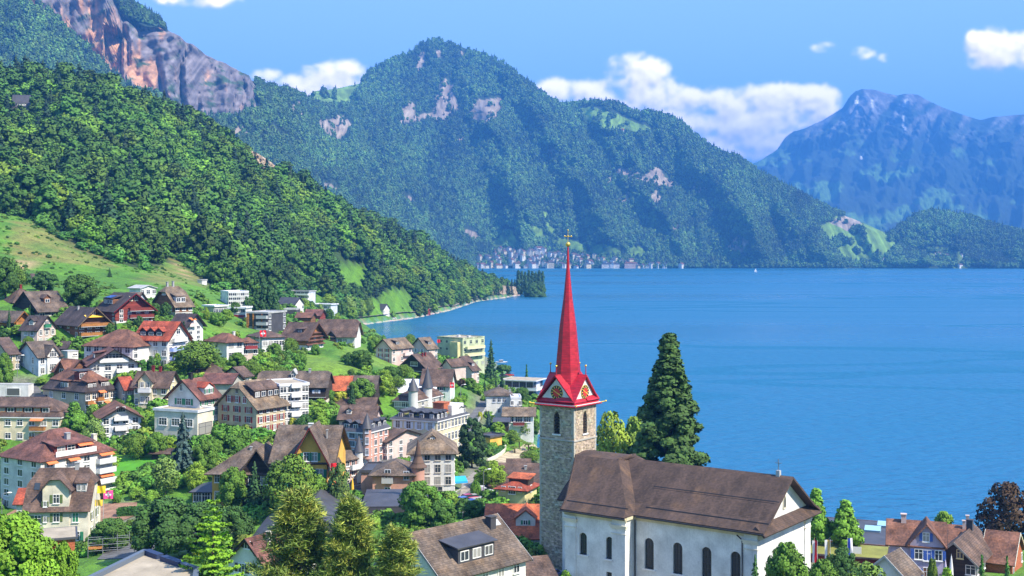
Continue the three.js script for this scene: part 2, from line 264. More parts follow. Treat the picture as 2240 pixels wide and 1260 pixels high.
// spurs that stand out from the flank: lines of [column, row], half width in columns, depth in metres
const SPURS = [['960,95 930,180 890,290 850,400 800,540', 55, 260], ['1000,100 1050,220 1095,330 1130,430 1150,540', 50, 240], ['1130,165 1200,260 1262,360 1300,450 1330,560', 52, 260], ['1290,222 1360,320 1420,420 1455,500 1480,575', 50, 240], ['1440,250 1510,330 1580,420 1640,510 1660,575', 50, 220], ['1640,365 1700,430 1750,500 1780,570', 44, 160], ['640,215 700,300 730,390 740,480', 60, 180], ['800,170 790,260 770,340 780,430', 50, 160], ['600,190 640,260 660,330', 40, 100], ['1340,225 1395,262 1430,320', 30, 120]].map(([l, w, a]) => [P(l), w, a]);
const spur = (px, py) => { let o = 0; for (const [l, w, a] of SPURS) { const d = edgeDist(l, px + 34 * fbm(px / 55, py / 55, 4, 120), py, false); const q = w * (0.8 + 0.7 * Math.abs(fbm(px / 70, py / 50, 3, 125))); if (d < q) o = Math.max(o, a * 0.5 * (1 - d / q) * (0.7 + 0.8 * fbm(px / 45, py / 35, 3, 127))); } return o; };
const gully = (p, s) => ridged(p.x / 520 + p.y / 2200, p.z / 1200 + p.y / 1500, 4, s);
const sheetA = mountain('mountain_range', railsA, {
  x0: -300, x1: 2300, step: 5, rows: [70, 46, 24, 8], seed: 1,
  rough: (px, py, p, seg, t) => {
    if (seg === 3) return { up: t > 0 ? 30 * fbm(p.x / 300, p.z / 300, 3, 2) : 0 };
    const edge = seg === 2 ? 1 - t * t : seg === 0 ? smooth(0, 0.35, t) : 1, c = clamp(signed(CLIFF, px, py) / 14);
    if (c > 0) {
      const rib = Math.abs(noise2(px / 26 + 0.3 * noise2(px / 40, py / 50, 8), py / 240, 4)), fine = fbm(px / 9, py / 24, 3, 14), beds = noise2(px / 200, py / 7 + px / 60, 24);
      return { up: 0, out: c * (70 * (rib - 0.35) + 20 * fine + 9 * beds - 60 * (inside(OVERHANG, px, py) ? 1 : 0)) };
    }
    const D = -p.z, g = gully(p, 6), f = fbm(p.x / 120, p.z / 120 + p.y / 90, 4, 16);
    return { up: edge * (D / 4800) * (26 * f), out: edge * (spur(px, py) * (seg === 0 ? smooth(0.1, 0.7, t) : 1) + (D / 4800) * (150 * g + 70 * f)) };
  },
  color: (px, py, p, seg) => {
    const n = fbm(px / 14, py / 9, 4, 61), m = fbm(px / 40, py / 60, 3, 67), c = signed(CLIFF, px, py) + n * 14;
    if (seg < 3 && c > 0) {
      const warm = smooth(0.05, 0.4, fbm(px / 16, py / 55, 4, 70) + 0.42 * Math.max(smooth(290, 220, px) * smooth(-20, 60, py), smooth(60, 25, Math.hypot(px - 315, (py - 165) * 0.9))) - 0.05 - smooth(350, 430, px) * 0.3), green = smooth(0.12, 0.35, fbm(px / 22, py / 10, 3, 75) - 0.1);
      const beds = 0.85 + 0.25 * noise2(px / 120, py / 3.5, 5);
      return [lerp(lerp(0.3, 0.78, warm) * beds, 0.06, green), lerp(lerp(0.26, 0.42, warm) * beds, 0.12, green), lerp(lerp(0.27, 0.23, warm) * beds, 0.05, green)];
    }
    if (inAny(ROCKS, px + 10 * n, py + 8 * m)) return [0.42 + 0.16 * n, 0.34 + 0.14 * n, 0.26 + 0.1 * n];
    if (inAny(MEADOWS, px + 4 * n, py + 4 * m)) return [0.2 + 0.04 * n, 0.36 + 0.07 * n, 0.05];
    return [FOREST_FLOOR[0] * (1 + n), FOREST_FLOOR[1] * (1 + 0.6 * n), FOREST_FLOOR[2]];
  },
});
const railsB = [
  [[1300, 560, 7000], [3200, 560, 7200]],
  [[1300, 520, 8600], [1700, 440, 9200], [1900, 400, 9400], [2050, 420, 9200], [2200, 440, 8900], [2500, 420, 8900], [3200, 430, 9000]],
  [[1300, 500, 9600], [1640, 372, 10200], [1760, 335, 10400], [1850, 305, 10500], [1960, 300, 10500], [2050, 310, 10300], [2145, 330, 10000], [2300, 310, 9900], [3200, 360, 10000]],
  [[1300, 480, 10200], [1500, 420, 10400], [1600, 380, 10600], [1665, 350, 10700], [1700, 327, 10700], [1718, 300, 10700], [1735, 288, 10700], [1760, 281, 10750], [1800, 263, 10800], [1843, 236, 10800], [1858, 212, 10800], [1870, 200, 10800], [1885, 195, 10800], [1912, 196, 10800], [1940, 204, 10800], [1962, 209, 10850], [1980, 205, 10850], [2008, 207, 10850], [2030, 220, 10850], [2060, 234, 10850], [2100, 249, 10850], [2145, 263, 10800], [2170, 256, 10700], [2240, 250, 10600], [2270, 240, 10600], [2400, 205, 10700], [2600, 260, 10700], [3200, 330, 10700]],
  [[1300, 560, 13000], [3200, 560, 13000]],
];
const SNOW = ['1974,232 1980,218 1988,216 1986,226 1978,236', '1974,252 1977,250 1979,270 1982,288 1977,288 1974,270', '1899,278 1903,272 1904,282 1900,284', '1880,348 1888,336 1890,338 1883,350', '1870,222 1876,210 1879,214 1875,240', '1904,215 1907,208 1909,240 1905,250'].map(P);
mountain('far_mountain', railsB, {
  x0: 1300, x1: 3000, step: 4, rows: [30, 36, 40, 5], seed: 2,
  rough: (px, py, p, seg, t) => {
    if (seg === 3) return { up: 0 };
    const edge = seg === 2 ? 1 - t * t : 1, g = ridged(px / 46 + py / 160, py / 120, 5, 86), f = fbm(px / 20, py / 20, 4, 88), steep = seg === 2 ? 1.3 : 1;
    return { up: edge * 40 * f, out: edge * steep * (330 * g + 120 * f) };
  },
  color: (px, py, p, seg) => {
    const n = fbm(px / 12, py / 10, 4, 93), m = fbm((px + py * 0.8) / 20, (py - px * 0.5) / 90, 4, 99), high = smooth(390, 250, py + 60 * m);
    if (inAny(SNOW, px, py)) return [0.9, 0.9, 0.92];
    const rock = smooth(-0.05, 0.25, m + 0.25 * high - 0.1) * high, meadow = smooth(0.2, 0.3, fbm(px / 60, py / 24, 3, 103) + 0.12 * smooth(380, 460, py)) * (1 - high);
    let c = [0.03 + 0.02 * n, 0.06 + 0.03 * n, 0.025];
    c = c.map((v, k) => lerp(v, [0.24, 0.235, 0.23][k] * (1 + n), rock)); return c.map((v, k) => lerp(v, [0.12, 0.26, 0.05][k], meadow));
  },
});
const railsC = [
  [[1800, 588, 4310], [2900, 588, 4310]],
  [[1800, 585, 4340], [1950, 574, 4360], [2000, 560, 4370], [2080, 556, 4370], [2140, 566, 4360], [2240, 560, 4370], [2900, 560, 4400]],
  [[1800, 583, 4400], [1900, 545, 4450], [1950, 515, 4500], [2000, 500, 4520], [2080, 500, 4550], [2240, 530, 4550], [2900, 540, 4550]],
  [[1800, 580, 4500], [1890, 560, 4500], [1925, 528, 4550], [1955, 512, 4600], [1975, 494, 4650], [2005, 470, 4700], [2040, 466, 4720], [2080, 468, 4720], [2120, 476, 4720], [2180, 495, 4720], [2240, 511, 4720], [2400, 525, 4720], [2900, 545, 4720]],
  [[1800, 590, 5600], [2900, 590, 5600]],
];
const C_MEADOW = ['1985,556 2010,545 2060,542 2110,556 2140,566 2090,572 2020,568'].map(P);
const sheetC = mountain('wooded_hill', railsC, {
  x0: 1800, x1: 2880, step: 5, rows: [6, 12, 16, 5], seed: 3,
  rough: (px, py, p, seg, t) => ({ up: 0, out: seg === 3 ? 0 : (seg === 2 ? 1 - t : 1) * 60 * fbm(px / 30, py / 25, 4, 111) }),
  color: (px, py) => inAny(C_MEADOW, px, py) || (py > 555 && fbm(px / 30, py / 8, 3, 5) > 0.05) ? [0.17, 0.28, 0.05] : FOREST_FLOOR,
});
// ---------------------------------------------------------------- foliage
const leafMat = new THREE.MeshStandardMaterial({ vertexColors: true, roughness: 0.85 });
const barkMat = new THREE.MeshStandardMaterial({ color: lin(0.09, 0.065, 0.045), roughness: 1 });
class Leaves {                                             // collects small leaf faces
  constructor(seed) { this.r = rng(seed); this.p = []; this.n = []; this.c = []; this.i = []; }
  ball() { const r = this.r; for (;;) { const v = new THREE.Vector3(r() * 2 - 1, r() * 2 - 1, r() * 2 - 1), l = v.length(); if (l > 0.05 && l < 1) return v.divideScalar(l); } }
  leaf(pos, out, w, h, tone, spread = 0.8) {
    const ax = out.clone().addScaledVector(this.ball(), spread).normalize();
    if (ax.dot(out) < 0.05) ax.addScaledVector(out, 0.6).normalize();
    const t = new THREE.Vector3().crossVectors(ax, this.ball()).normalize(), b = new THREE.Vector3().crossVectors(ax, t), k = this.p.length / 3, r = this.r;
    const q = [[-w, -h * 0.5], [w * 0.7, -h], [w, h * 0.6], [-w * 0.6, h]];
    for (const [x, y] of q) { const f = 0.8 + 0.4 * r(); this.p.push(pos.x + t.x * x * f + b.x * y * f, pos.y + t.y * x * f + b.y * y * f, pos.z + t.z * x * f + b.z * y * f); this.n.push(ax.x * 0.5 + out.x * 0.6, ax.y * 0.5 + out.y * 0.6, ax.z * 0.5 + out.z * 0.6); this.c.push(tone[0], tone[1], tone[2]); }
    this.i.push(k, k + 1, k + 2, k, k + 2, k + 3);
  }
  blade(pos, dir, len, w, tone) {                           // a needle tuft: a narrow pointed face along dir
    const s = new THREE.Vector3().crossVectors(dir, this.ball()).normalize().multiplyScalar(w), k = this.p.length / 3, n = new THREE.Vector3().crossVectors(s, dir).normalize();
    if (n.y < 0) { n.negate(); s.negate(); }
    const e = pos.clone().addScaledVector(dir, len), m = pos.clone().addScaledVector(dir, len * 0.5);
    for (const v of [pos, m.clone().add(s), e, m.clone().sub(s)]) { this.p.push(v.x, v.y, v.z); this.n.push(n.x + dir.x * 0.4, n.y + dir.y * 0.4 + 0.2, n.z + dir.z * 0.4); this.c.push(...tone); }
    this.i.push(k, k + 1, k + 2, k, k + 2, k + 3);
  }
  blob(c, rx, ry, rz, tone, detail = 1) {                   // the dense inside of a clump
    const g = new THREE.IcosahedronGeometry(1, detail), p = g.attributes.position, nn = g.attributes.normal, k = this.p.length / 3;
    for (let i = 0; i < p.count; i++) { const x = p.getX(i), y = p.getY(i), z = p.getZ(i), f = 0.85 + 0.3 * hash(Math.round(x * 50), Math.round(y * 50), Math.round(z * 50 + c.x * 9)); this.p.push(c.x + x * rx * f, c.y + y * ry * f, c.z + z * rz * f); this.n.push(x, y, z); this.c.push(...tone); this.i.push(k + i); }
  }
  build() {
    const g = new THREE.BufferGeometry();
    g.setAttribute('position', new THREE.Float32BufferAttribute(this.p, 3)); g.setAttribute('normal', new THREE.Float32BufferAttribute(this.n, 3)); g.setAttribute('color', new THREE.Float32BufferAttribute(this.c, 3)); g.setIndex(this.i);
    g.normalizeNormals(); return g;
  }
}
const vary = (c, r, k = 0.3) => { const f = 1 - k + 2 * k * r(), y = 1 + 0.3 * k * (r() - 0.5); return [c[0] * f * y, c[1] * f, c[2] * f]; };
const V = (x, y, z) => new THREE.Vector3(x, y, z);
// a broad crown: lobes of leaves. H height, R half width, low: where the crown begins, shape(t): half width along the crown
function broadCrown(seed, { H, R, low = 0.2, lobes = 16, leaves = 1200, size = 0.5, tone = [0.06, 0.14, 0.02], lobe = 0.42, shape = (t) => Math.sqrt(Math.max(0.05, 1 - (2 * t - 0.85) ** 2)), core = true }) {
  const L = new Leaves(seed), r = L.r, y0 = H * low, h = H - y0, list = [];
  for (let k = 0; k < lobes; k++) {
    const t = Math.pow((k + 0.5) / lobes, 0.9), w = shape(t) * R, a = k * 2.39996 + r() * 0.8, q = (0.35 + 0.6 * Math.sqrt(r())) * w * (1 - lobe * 0.5), s = lobe * R * (0.65 + 0.55 * r()) * (0.45 + 0.55 * shape(t));
    list.push({ c: V(Math.cos(a) * q, y0 + Math.min(t * h, h - s * 0.9), Math.sin(a) * q), s, tone: vary(tone, r, 0.16) });
  }
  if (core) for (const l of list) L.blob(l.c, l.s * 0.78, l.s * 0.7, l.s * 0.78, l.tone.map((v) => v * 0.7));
  const total = list.reduce((a, l) => a + l.s * l.s, 0), mid = V(0, y0 + h * 0.4, 0);
  for (const l of list) {
    const n = Math.round(leaves * l.s * l.s / total);
    for (let k = 0; k < n; k++) {
      const d = L.ball(); if (d.y < -0.3 && r() < 0.6) d.y = -d.y;
      const p = l.c.clone().addScaledVector(d, l.s * (0.78 + 0.34 * r()));
      const out = d.clone().multiplyScalar(0.75).addScaledVector(p.clone().sub(mid).normalize(), 0.45).normalize(), s = size * (0.6 + 0.7 * r());
      L.leaf(p, out, s * 0.5, s * 0.5, vary(l.tone, r, 0.3));
    }
  }
  return L.build();
}
// a crown of drooping tiers. droop > 0 hangs
function tierCrown(seed, { H, R, low = 0.08, tiers = 14, leaves = 900, size = 0.5, tone = [0.03, 0.075, 0.03], droop = 0.25, power = 0.9, ragged = 0.3, core = true, spread = 0.8 }) {
  const L = new Leaves(seed), r = L.r, y0 = H * low, h = H - y0;
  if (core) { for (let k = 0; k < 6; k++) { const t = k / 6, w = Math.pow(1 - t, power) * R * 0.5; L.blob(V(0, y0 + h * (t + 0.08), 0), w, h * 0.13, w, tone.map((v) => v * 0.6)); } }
  const arms = []; let sum = 0;
  for (let k = 0; k < tiers; k++) {
    const t = k / tiers, w = Math.pow(1 - t, power) * R + 0.04 * R, n = Math.max(4, Math.round(9 * (1 - t) + 3));
    for (let j = 0; j < n; j++) { const a = j / n * 6.283 + k * 1.7 + r() * 0.5, len = w * (1 - ragged + 2 * ragged * r() * 0.8); arms.push({ a, len, y: y0 + h * (t + (r() - 0.5) * 0.6 / tiers), tone: vary(tone, r, 0.2) }); sum += len; }
  }
  for (const m of arms) {
    const n = Math.round(leaves * m.len / sum), c = Math.cos(m.a), s = Math.sin(m.a);
    for (let k = 0; k < n; k++) {
      const u = Math.pow(r(), 0.6), q = u * m.len, side = (r() - 0.5) * m.len * 0.5 * (1.15 - u), p = V(c * q - s * side, m.y - droop * q * q / (R + 0.01) + (r() - 0.5) * size * 0.7, s * q + c * side), out = V(c * 0.8, 0.55 + 0.4 * r(), s * 0.8).normalize(), z = size * (0.6 + 0.7 * r());
      L.leaf(p, out, z * 0.45, z * 0.6, vary(m.tone, r, 0.28), spread);
    }
  }
  return L.build();
}
function trunkGeometry(H, r0, r1, lean = 0, limbs = 0, seed = 1) {
  const list = [], r = rng(seed), bar = (a, b, p, q) => { const d = b.clone().sub(a), l = d.length(), g = new THREE.CylinderGeometry(q, p, l, 6, 1, true); g.translate(0, l / 2, 0); g.applyQuaternion(new THREE.Quaternion().setFromUnitVectors(V(0, 1, 0), d.normalize())); g.translate(a.x, a.y, a.z); list.push(g); };
  bar(V(0, -1.2, 0), V(lean, H, 0), r0, r1);
  for (let k = 0; k < limbs; k++) { const t = 0.4 + 0.55 * k / limbs, a = k * 2.4, l = H * (0.35 + 0.2 * r()); bar(V(lean * t, H * t, 0), V(lean * t + Math.cos(a) * l * 0.7, H * t + l * 0.75, Math.sin(a) * l * 0.7), r0 * 0.4, r1 * 0.4); }
  return mergeGeometries(list);
}
function scatter(name, label, geometry, spots) {            // many trees that nobody could count: one object
  const m = new THREE.InstancedMesh(geometry, leafMat, spots.length); m.name = numbered(name); m.castShadow = m.receiveShadow = true;
  const M = new THREE.Matrix4(), q = new THREE.Quaternion(), c = new THREE.Color();
  spots.forEach((s, i) => { q.setFromAxisAngle(V(0, 1, 0), s.a); M.compose(s.p, q, V(s.w, s.h, s.w)); m.setMatrixAt(i, M); m.setColorAt(i, c.setRGB(...s.c)); });
  tag(m, label, 'wood'); m.userData.kind = 'stuff'; scene.add(m); return m;
}
// woods on the mountains
const farTrees = [
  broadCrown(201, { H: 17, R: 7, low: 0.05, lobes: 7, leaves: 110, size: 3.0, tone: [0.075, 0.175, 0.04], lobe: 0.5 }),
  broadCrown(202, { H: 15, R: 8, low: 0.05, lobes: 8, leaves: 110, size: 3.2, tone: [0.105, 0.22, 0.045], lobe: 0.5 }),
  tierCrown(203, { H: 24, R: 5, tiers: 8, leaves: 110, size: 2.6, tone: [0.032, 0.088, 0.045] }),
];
{
  const r = rng(77), sets = [[], [], []];
  const plant = (sheet, tries, skip, x0, x1, big = 1) => {
    for (let k = 0; k < tries; k++) {
      const c = Math.floor(r() * (sheet.cols - 1)), q = Math.floor(r() * sheet.front), [px, py, D] = sheet.flat(c, q);
      if (px < x0 || px > x1 || py < -30 || py > 592 || skip(px, py, q)) continue;
      const a = sheet.at3(c, q), b = sheet.at3(c + 1, q), d = sheet.at3(c, q + 1), p = a.clone().lerp(b, r()).lerp(d, r() * 0.5);
      if (p.y < 1) continue;
      const steep = smooth(0.1, 0.4, fbm(px / 50, py / 50, 3, 205)), kind = r() < 0.25 + 0.45 * steep ? 2 : r() < 0.5 ? 0 : 1, f = (0.55 + 0.75 * r()) * (1 + 0.25 * fbm(px / 30, py / 20, 2, 206)), t = 0.75 + 0.5 * r() + 0.7 * fbm(px / 70, py / 45, 4, 208);
      sets[kind].push({ p, a: r() * 6.28, w: f * (0.9 + 0.3 * r()) * big, h: f * big, c: [t * (0.9 + 0.3 * r()), t, t] });
    }
  };
  const gap = (x, y) => fbm(x / 12, y / 9, 3, 211);
  plant(sheetA, 110000, (x, y) => { const n = gap(x, y); return signed(CLIFF, x, y) > -3 + 10 * n || [-5, 0, 5].some((k) => inAny(ROCKS, x + 10 * n, y - k + 6 * n)) && r() < 0.93 || [0, 5].some((k) => inAny(MEADOWS, x, y + k) || inAny(MEADOWS, x, y - k)) && n < 0.3; }, -60, 2290);
  plant(sheetC, 14000, (x, y) => { const n = gap(x, y); return inAny(C_MEADOW, x, y) && n < 0.25 || (y > 566 && n < 0.05 && x < 2140); }, 1895, 2300);
  for (let k = 0; k < 900; k++) {                            // along the far water's edge
    const px = 1130 + r() * 1150, d = 4300 + r() * 45, p = at(px, 0, d); p.y = 1; if (px < 1400 && r() < 0.75) continue;
    const f = 0.6 + 0.6 * r(), t = 0.6 + 0.5 * r(); sets[r() < 0.5 ? 0 : 1].push({ p, a: r() * 6, w: f, h: f, c: [t, t, t] });
  }
  sets.forEach((s, i) => scatter(['mountain_wood', 'mountain_wood', 'mountain_wood'][i], ['dark broadleaf woods covering the mountains across the lake', 'lighter broadleaf woods mixed over the mountains across the lake', 'dark pointed spruce woods on the mountains across the lake'][i], farTrees[i], s));
}
// the wood on the near hill
const woodTrees = [
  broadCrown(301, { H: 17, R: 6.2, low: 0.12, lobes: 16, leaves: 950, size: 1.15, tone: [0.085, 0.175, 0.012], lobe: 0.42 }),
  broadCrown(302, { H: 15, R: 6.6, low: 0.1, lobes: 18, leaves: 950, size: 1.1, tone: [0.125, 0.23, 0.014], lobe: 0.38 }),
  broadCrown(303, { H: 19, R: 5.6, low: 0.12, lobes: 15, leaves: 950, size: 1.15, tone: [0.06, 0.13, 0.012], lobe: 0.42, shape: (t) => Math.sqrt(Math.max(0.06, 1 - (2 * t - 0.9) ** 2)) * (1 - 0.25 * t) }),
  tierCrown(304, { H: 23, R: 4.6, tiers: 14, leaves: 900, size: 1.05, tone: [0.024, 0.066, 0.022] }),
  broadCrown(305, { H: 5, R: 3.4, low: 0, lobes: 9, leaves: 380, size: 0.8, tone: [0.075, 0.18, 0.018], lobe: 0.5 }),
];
function seen(x, y, z) {                                   // is that place in the camera's view, not behind the land?
  const d = -z; for (let k = 0.06; k < 0.985; k += 0.022) { const X = x * k, Z = z * k; if (d * k > 90 && EYE + (y - EYE) * k < ground(X, Z) - 2) return false; } return true;
}
const WOOD_ROCK = [[[535, 318], [560, 330], [600, 350], [625, 385], [600, 380], [555, 352]], [[750, 458], [770, 458], [795, 480], [785, 492], [765, 478]]];
{
  const r = rng(99), sets = woodTrees.map(() => []), S = 6.9;
  for (let z = -470; z > -2250; z -= S) for (let x = -1100; x < 60; x += S) {
    const X = x + (r() - 0.5) * S * 1.2, Z = z + (r() - 0.5) * S * 1.2, k1 = r(), k2 = r(), k3 = r(), k4 = r(), px = toPx(X, Z);
    if (px < -90 || px > 1200) continue;
    const y = ground(X, Z), s = y > 0.6 ? signed(HILL, X, Z) : -99;
    if (s < -16 || over(CLEARINGS, X, Z)) continue;
    const row = CY + F * (EYE - y) / -Z; if (WOOD_ROCK.some((p) => inside(p, px, row - 8) || inside(p, px, row - 26) || inside(p, px, row - 44))) continue;
    if (s < 0 && (k1 > 0.12 || over(FALLOW, X, Z))) continue;
    if (!seen(X, y + 15, Z)) continue;
    const m = fbm(X / 60, Z / 60, 3, 401), dark = smooth(-0.2, 0.3, fbm(X / 35, Z / 35, 3, 409));
    const edge = s < 14 && -Z < 900, kind = edge && k1 < 0.7 ? 4 : k1 < 0.1 + 0.22 * smooth(0.1, 0.3, m) ? 3 : k1 < 0.42 ? 0 : k1 < 0.72 ? 1 : 2;
    const f = (0.66 + 0.8 * k2 * k2 + 0.3 * smooth(0, 0.3, m)) * (edge && kind !== 4 ? 0.75 : 1) * (px > 950 ? 0.72 : 1), t = (0.8 + 0.42 * k3) * (1.12 - 0.35 * dark);
    sets[kind].push({ p: V(X, y - 0.6, Z), a: k4 * 6.28, w: f * (0.95 + 0.4 * k3), h: f * (0.8 + 0.25 * k1), c: [t * (0.75 + 0.4 * k4 * k4), t, t * 0.9] });
  }
  sets.forEach((s, i) => scatter(i === 4 ? 'undergrowth' : 'hillside_wood', ['mid green broadleaf wood covering the near hillside', 'bright green broadleaf wood covering the near hillside', 'dark green broadleaf wood covering the near hillside', 'dark pointed firs mixed in the near hillside wood', 'light green scrub along the lower edge of the hillside wood'][i], woodTrees[i], s));
  console.log('wood', sets.map((s) => s.length).join(' '));
}
// ---------------------------------------------------------------- building kit
class Solid {                                              // flat-faced geometry, uv in metres on every face
  constructor() { this.p = []; }
  tri(a, b, c) { this.p.push(a, b, c); return this; }
  quad(a, b, c, d) { return this.tri(a, b, c).tri(a, c, d); }
  poly(pts) { for (let i = 2; i < pts.length; i++) this.tri(pts[0], pts[i - 1], pts[i]); return this; }
  slab(pts, t) {                                           // a sheet of thickness t under the outline pts (seen anticlockwise)
    const n = pts[1].clone().sub(pts[0]).cross(pts[pts.length - 1].clone().sub(pts[0])).normalize(), q = pts.map((v) => v.clone().addScaledVector(n, -t));
    this.poly(pts).poly([...q].reverse());
    pts.forEach((v, i) => { const j = (i + 1) % pts.length; this.quad(v, q[i], q[j], pts[j]); }); return this;
  }
  prism(pts, y0, y1) {                                      // upright, pts = [[x, z], ...] anticlockwise seen from above
    const a = pts.map(([x, z]) => V(x, y0, z)), b = pts.map(([x, z]) => V(x, y1, z));
    this.poly(b).poly([...a].reverse()); pts.forEach((v, i) => { const j = (i + 1) % pts.length; this.quad(a[i], a[j], b[j], b[i]); }); return this;
  }
  box(x0, y0, z0, x1, y1, z1) { return this.prism([[x0, z1], [x1, z1], [x1, z0], [x0, z0]], y0, y1); }
  geometry() {
    const g = new THREE.BufferGeometry(), n = this.p.length, pos = new Float32Array(n * 3), nor = new Float32Array(n * 3), uv = new Float32Array(n * 2), N = V(0, 0, 0), e = V(0, 0, 0), T = V(0, 0, 0), B = V(0, 0, 0);
    for (let i = 0; i < n; i += 3) {
      const [a, b, c] = [this.p[i], this.p[i + 1], this.p[i + 2]];
      N.copy(b).sub(a); e.copy(c).sub(a); N.cross(e).normalize();
      if (Math.abs(N.y) > 0.99) T.set(1, 0, 0); else T.set(N.z, 0, -N.x).normalize();
      B.crossVectors(N, T);
      [a, b, c].forEach((v, k) => { pos.set([v.x, v.y, v.z], (i + k) * 3); nor.set([N.x, N.y, N.z], (i + k) * 3); uv.set([v.dot(T), v.dot(B)], (i + k) * 2); });
    }
    g.setAttribute('position', new THREE.BufferAttribute(pos, 3)); g.setAttribute('normal', new THREE.BufferAttribute(nor, 3)); g.setAttribute('uv', new THREE.BufferAttribute(uv, 2));
    return g;
  }
}
// materials
const texPlaster = texture(256, (u, v) => { const a = 0.92 + 0.13 * octaves(u, v, 4, 5, 21) + 0.05 * octaves(u, v, 40, 2, 25) - 0.05 * smooth(0.15, 0.45, octaves(u, v * 0.125 * 8 / 8, 24, 2, 27) * (0.6 + 0.4 * wrapNoise(u, v, 3, 2))); return [a, a, a * 0.99]; }, { repeat: 1 / 7 });
const texTiles = texture(512, (u, v) => {                   // 6 m square: 18 courses of tiles
  const row = Math.floor(v * 18), f = v * 18 - row, colm = Math.floor(u * 24 + (row % 2) * 0.5), a = 0.72 + 0.2 * hash(colm % 24, row, 7) + 0.34 * octaves(u, v, 3, 5, 31) + (f < 0.16 ? -0.16 : 0), w = octaves(u, v, 5, 3, 37);
  return [a * (1 + 0.05 * w), a, a * (1 - 0.08 * w)];
}, { repeat: 1 / 6 });
const bumpTiles = texture(256, (u, v) => { const f = (v * 18) % 1, g = (u * 24) % 1; return [0.2 + 0.6 * (1 - f) + 0.15 * Math.sin(g * 6.28)]; }, { color: false, repeat: 1 / 6 });
const texBoards = texture(256, (u, v) => { const k = Math.floor(v * 16), f = (v * 16) % 1, a = 0.75 + 0.28 * hash(k, 3, 5) + 0.15 * octaves(u, v, 4, 3, 47) + 0.08 * wrapNoise(u, v * 1, 64, 3) + (f < 0.1 ? -0.3 : 0); return [a]; }, { repeat: 1 / 3.2 });
const texBrick = texture(512, (u, v) => { const row = Math.floor(v * 24), x = u * 10 + (row % 2) * 0.5, k = Math.floor(x), fx = x - k, fy = v * 24 - row; if (fx < 0.05 || fy < 0.14) return [0.78, 0.72, 0.66]; const a = 0.8 + 0.3 * hash(k % 10, row, 9); return [a, a * 0.9, a * 0.85]; }, { repeat: 1 / 2.4 });
const texStone = texture(1024, (u, v) => {                  // 8 m square of rubble masonry in rough courses
  const n = 32, row = Math.floor(v * n + 0.35 * wrapNoise(u, v, 9, 3)), m = 10 + Math.floor(hash(row, 1, 2) * 7), x = u * m + hash(row, 5, 1), k = Math.floor(x), fx = x - k, fy = v * n + 0.35 * wrapNoise(u, v, 9, 3) - row, h = hash(k % m, row, 12), g = hash(k % m, row, 17);
  const joint = Math.min(fx * n / m, (1 - fx) * n / m, fy, 1 - fy) < 0.1 + 0.05 * wrapNoise(u, v, 60, 4), a = 0.56 + 0.27 * h + 0.26 * octaves(u, v, 20, 3, 6), s = smooth(0.1, 0.5, octaves(u, v, 3, 4, 66) + 0.1);
  return joint ? [0.8, 0.76, 0.68] : [a * (1.02 - 0.12 * s), a * lerp(0.96, 0.94, g), a * lerp(0.86, 0.95, g)];
}, { repeat: 1 / 8 });
const bumpStone = texture(512, (u, v) => [0.5 + 0.5 * octaves(u, v, 26, 3, 6)], { color: false, repeat: 1 / 8 });
const mats = new Map(), memo = (k, f) => { if (!mats.has(k)) mats.set(k, f()); return mats.get(k); };
const COL = {
  white: [0.8, 0.78, 0.75], cream: [0.78, 0.68, 0.47], pale: [0.8, 0.73, 0.59], beige: [0.62, 0.52, 0.36], yellow: [0.8, 0.56, 0.2], lemon: [0.74, 0.66, 0.33], amber: [0.84, 0.48, 0.09], pink: [0.68, 0.36, 0.28], rose: [0.72, 0.55, 0.5], lilac: [0.52, 0.44, 0.6], grey: [0.5, 0.5, 0.5], stone: [0.5, 0.47, 0.42], mint: [0.7, 0.78, 0.7], sage: [0.55, 0.6, 0.38], bluegrey: [0.6, 0.64, 0.72],
  darkwood: [0.045, 0.03, 0.022], wood: [0.2, 0.085, 0.035], orangewood: [0.42, 0.17, 0.035], redwood: [0.22, 0.035, 0.022], brick: [0.5, 0.17, 0.08],
  brown: [0.15, 0.092, 0.066], darkbrown: [0.085, 0.06, 0.055], redbrown: [0.2, 0.082, 0.06], russet: [0.23, 0.1, 0.06], red: [0.42, 0.085, 0.04], orange: [0.58, 0.14, 0.05], slate: [0.07, 0.068, 0.078], greybrown: [0.165, 0.118, 0.086], tan: [0.24, 0.17, 0.11], whitetin: [0.72, 0.72, 0.75], moss: [0.24, 0.24, 0.05], gravel: [0.4, 0.33, 0.24],
  green: [0.03, 0.2, 0.1], olive: [0.12, 0.17, 0.05], wine: [0.25, 0.02, 0.02], blue: [0.05, 0.12, 0.42], concrete: [0.42, 0.42, 0.42], black: [0.02, 0.02, 0.022], awning: [0.75, 0.2, 0.06], sun: [0.85, 0.5, 0.05], navy: [0.02, 0.035, 0.09], lightblue: [0.35, 0.45, 0.85], bright: [0.86, 0.85, 0.82], offwhite: [0.72, 0.7, 0.68],
};
const plaster = (c) => memo('p' + c, () => new THREE.MeshStandardMaterial({ color: lin(...COL[c]), map: texPlaster, roughness: 0.95 }));
const tiles = (c) => memo('t' + c, () => new THREE.MeshStandardMaterial({ color: lin(...COL[c].map((v) => v * 1.25)), map: texTiles, bumpMap: bumpTiles, bumpScale: 0.04, roughness: 0.9 }));
const boards = (c) => memo('b' + c, () => new THREE.MeshStandardMaterial({ color: lin(...COL[c].map((v) => v * 1.2)), map: texBoards, roughness: 0.85 }));
const bricks = memo('brick', () => new THREE.MeshStandardMaterial({ color: lin(...COL.brick), map: texBrick, roughness: 0.95 }));
const paint = (c, rough = 0.6) => memo('q' + c + rough, () => new THREE.MeshStandardMaterial({ color: lin(...COL[c]), roughness: rough }));
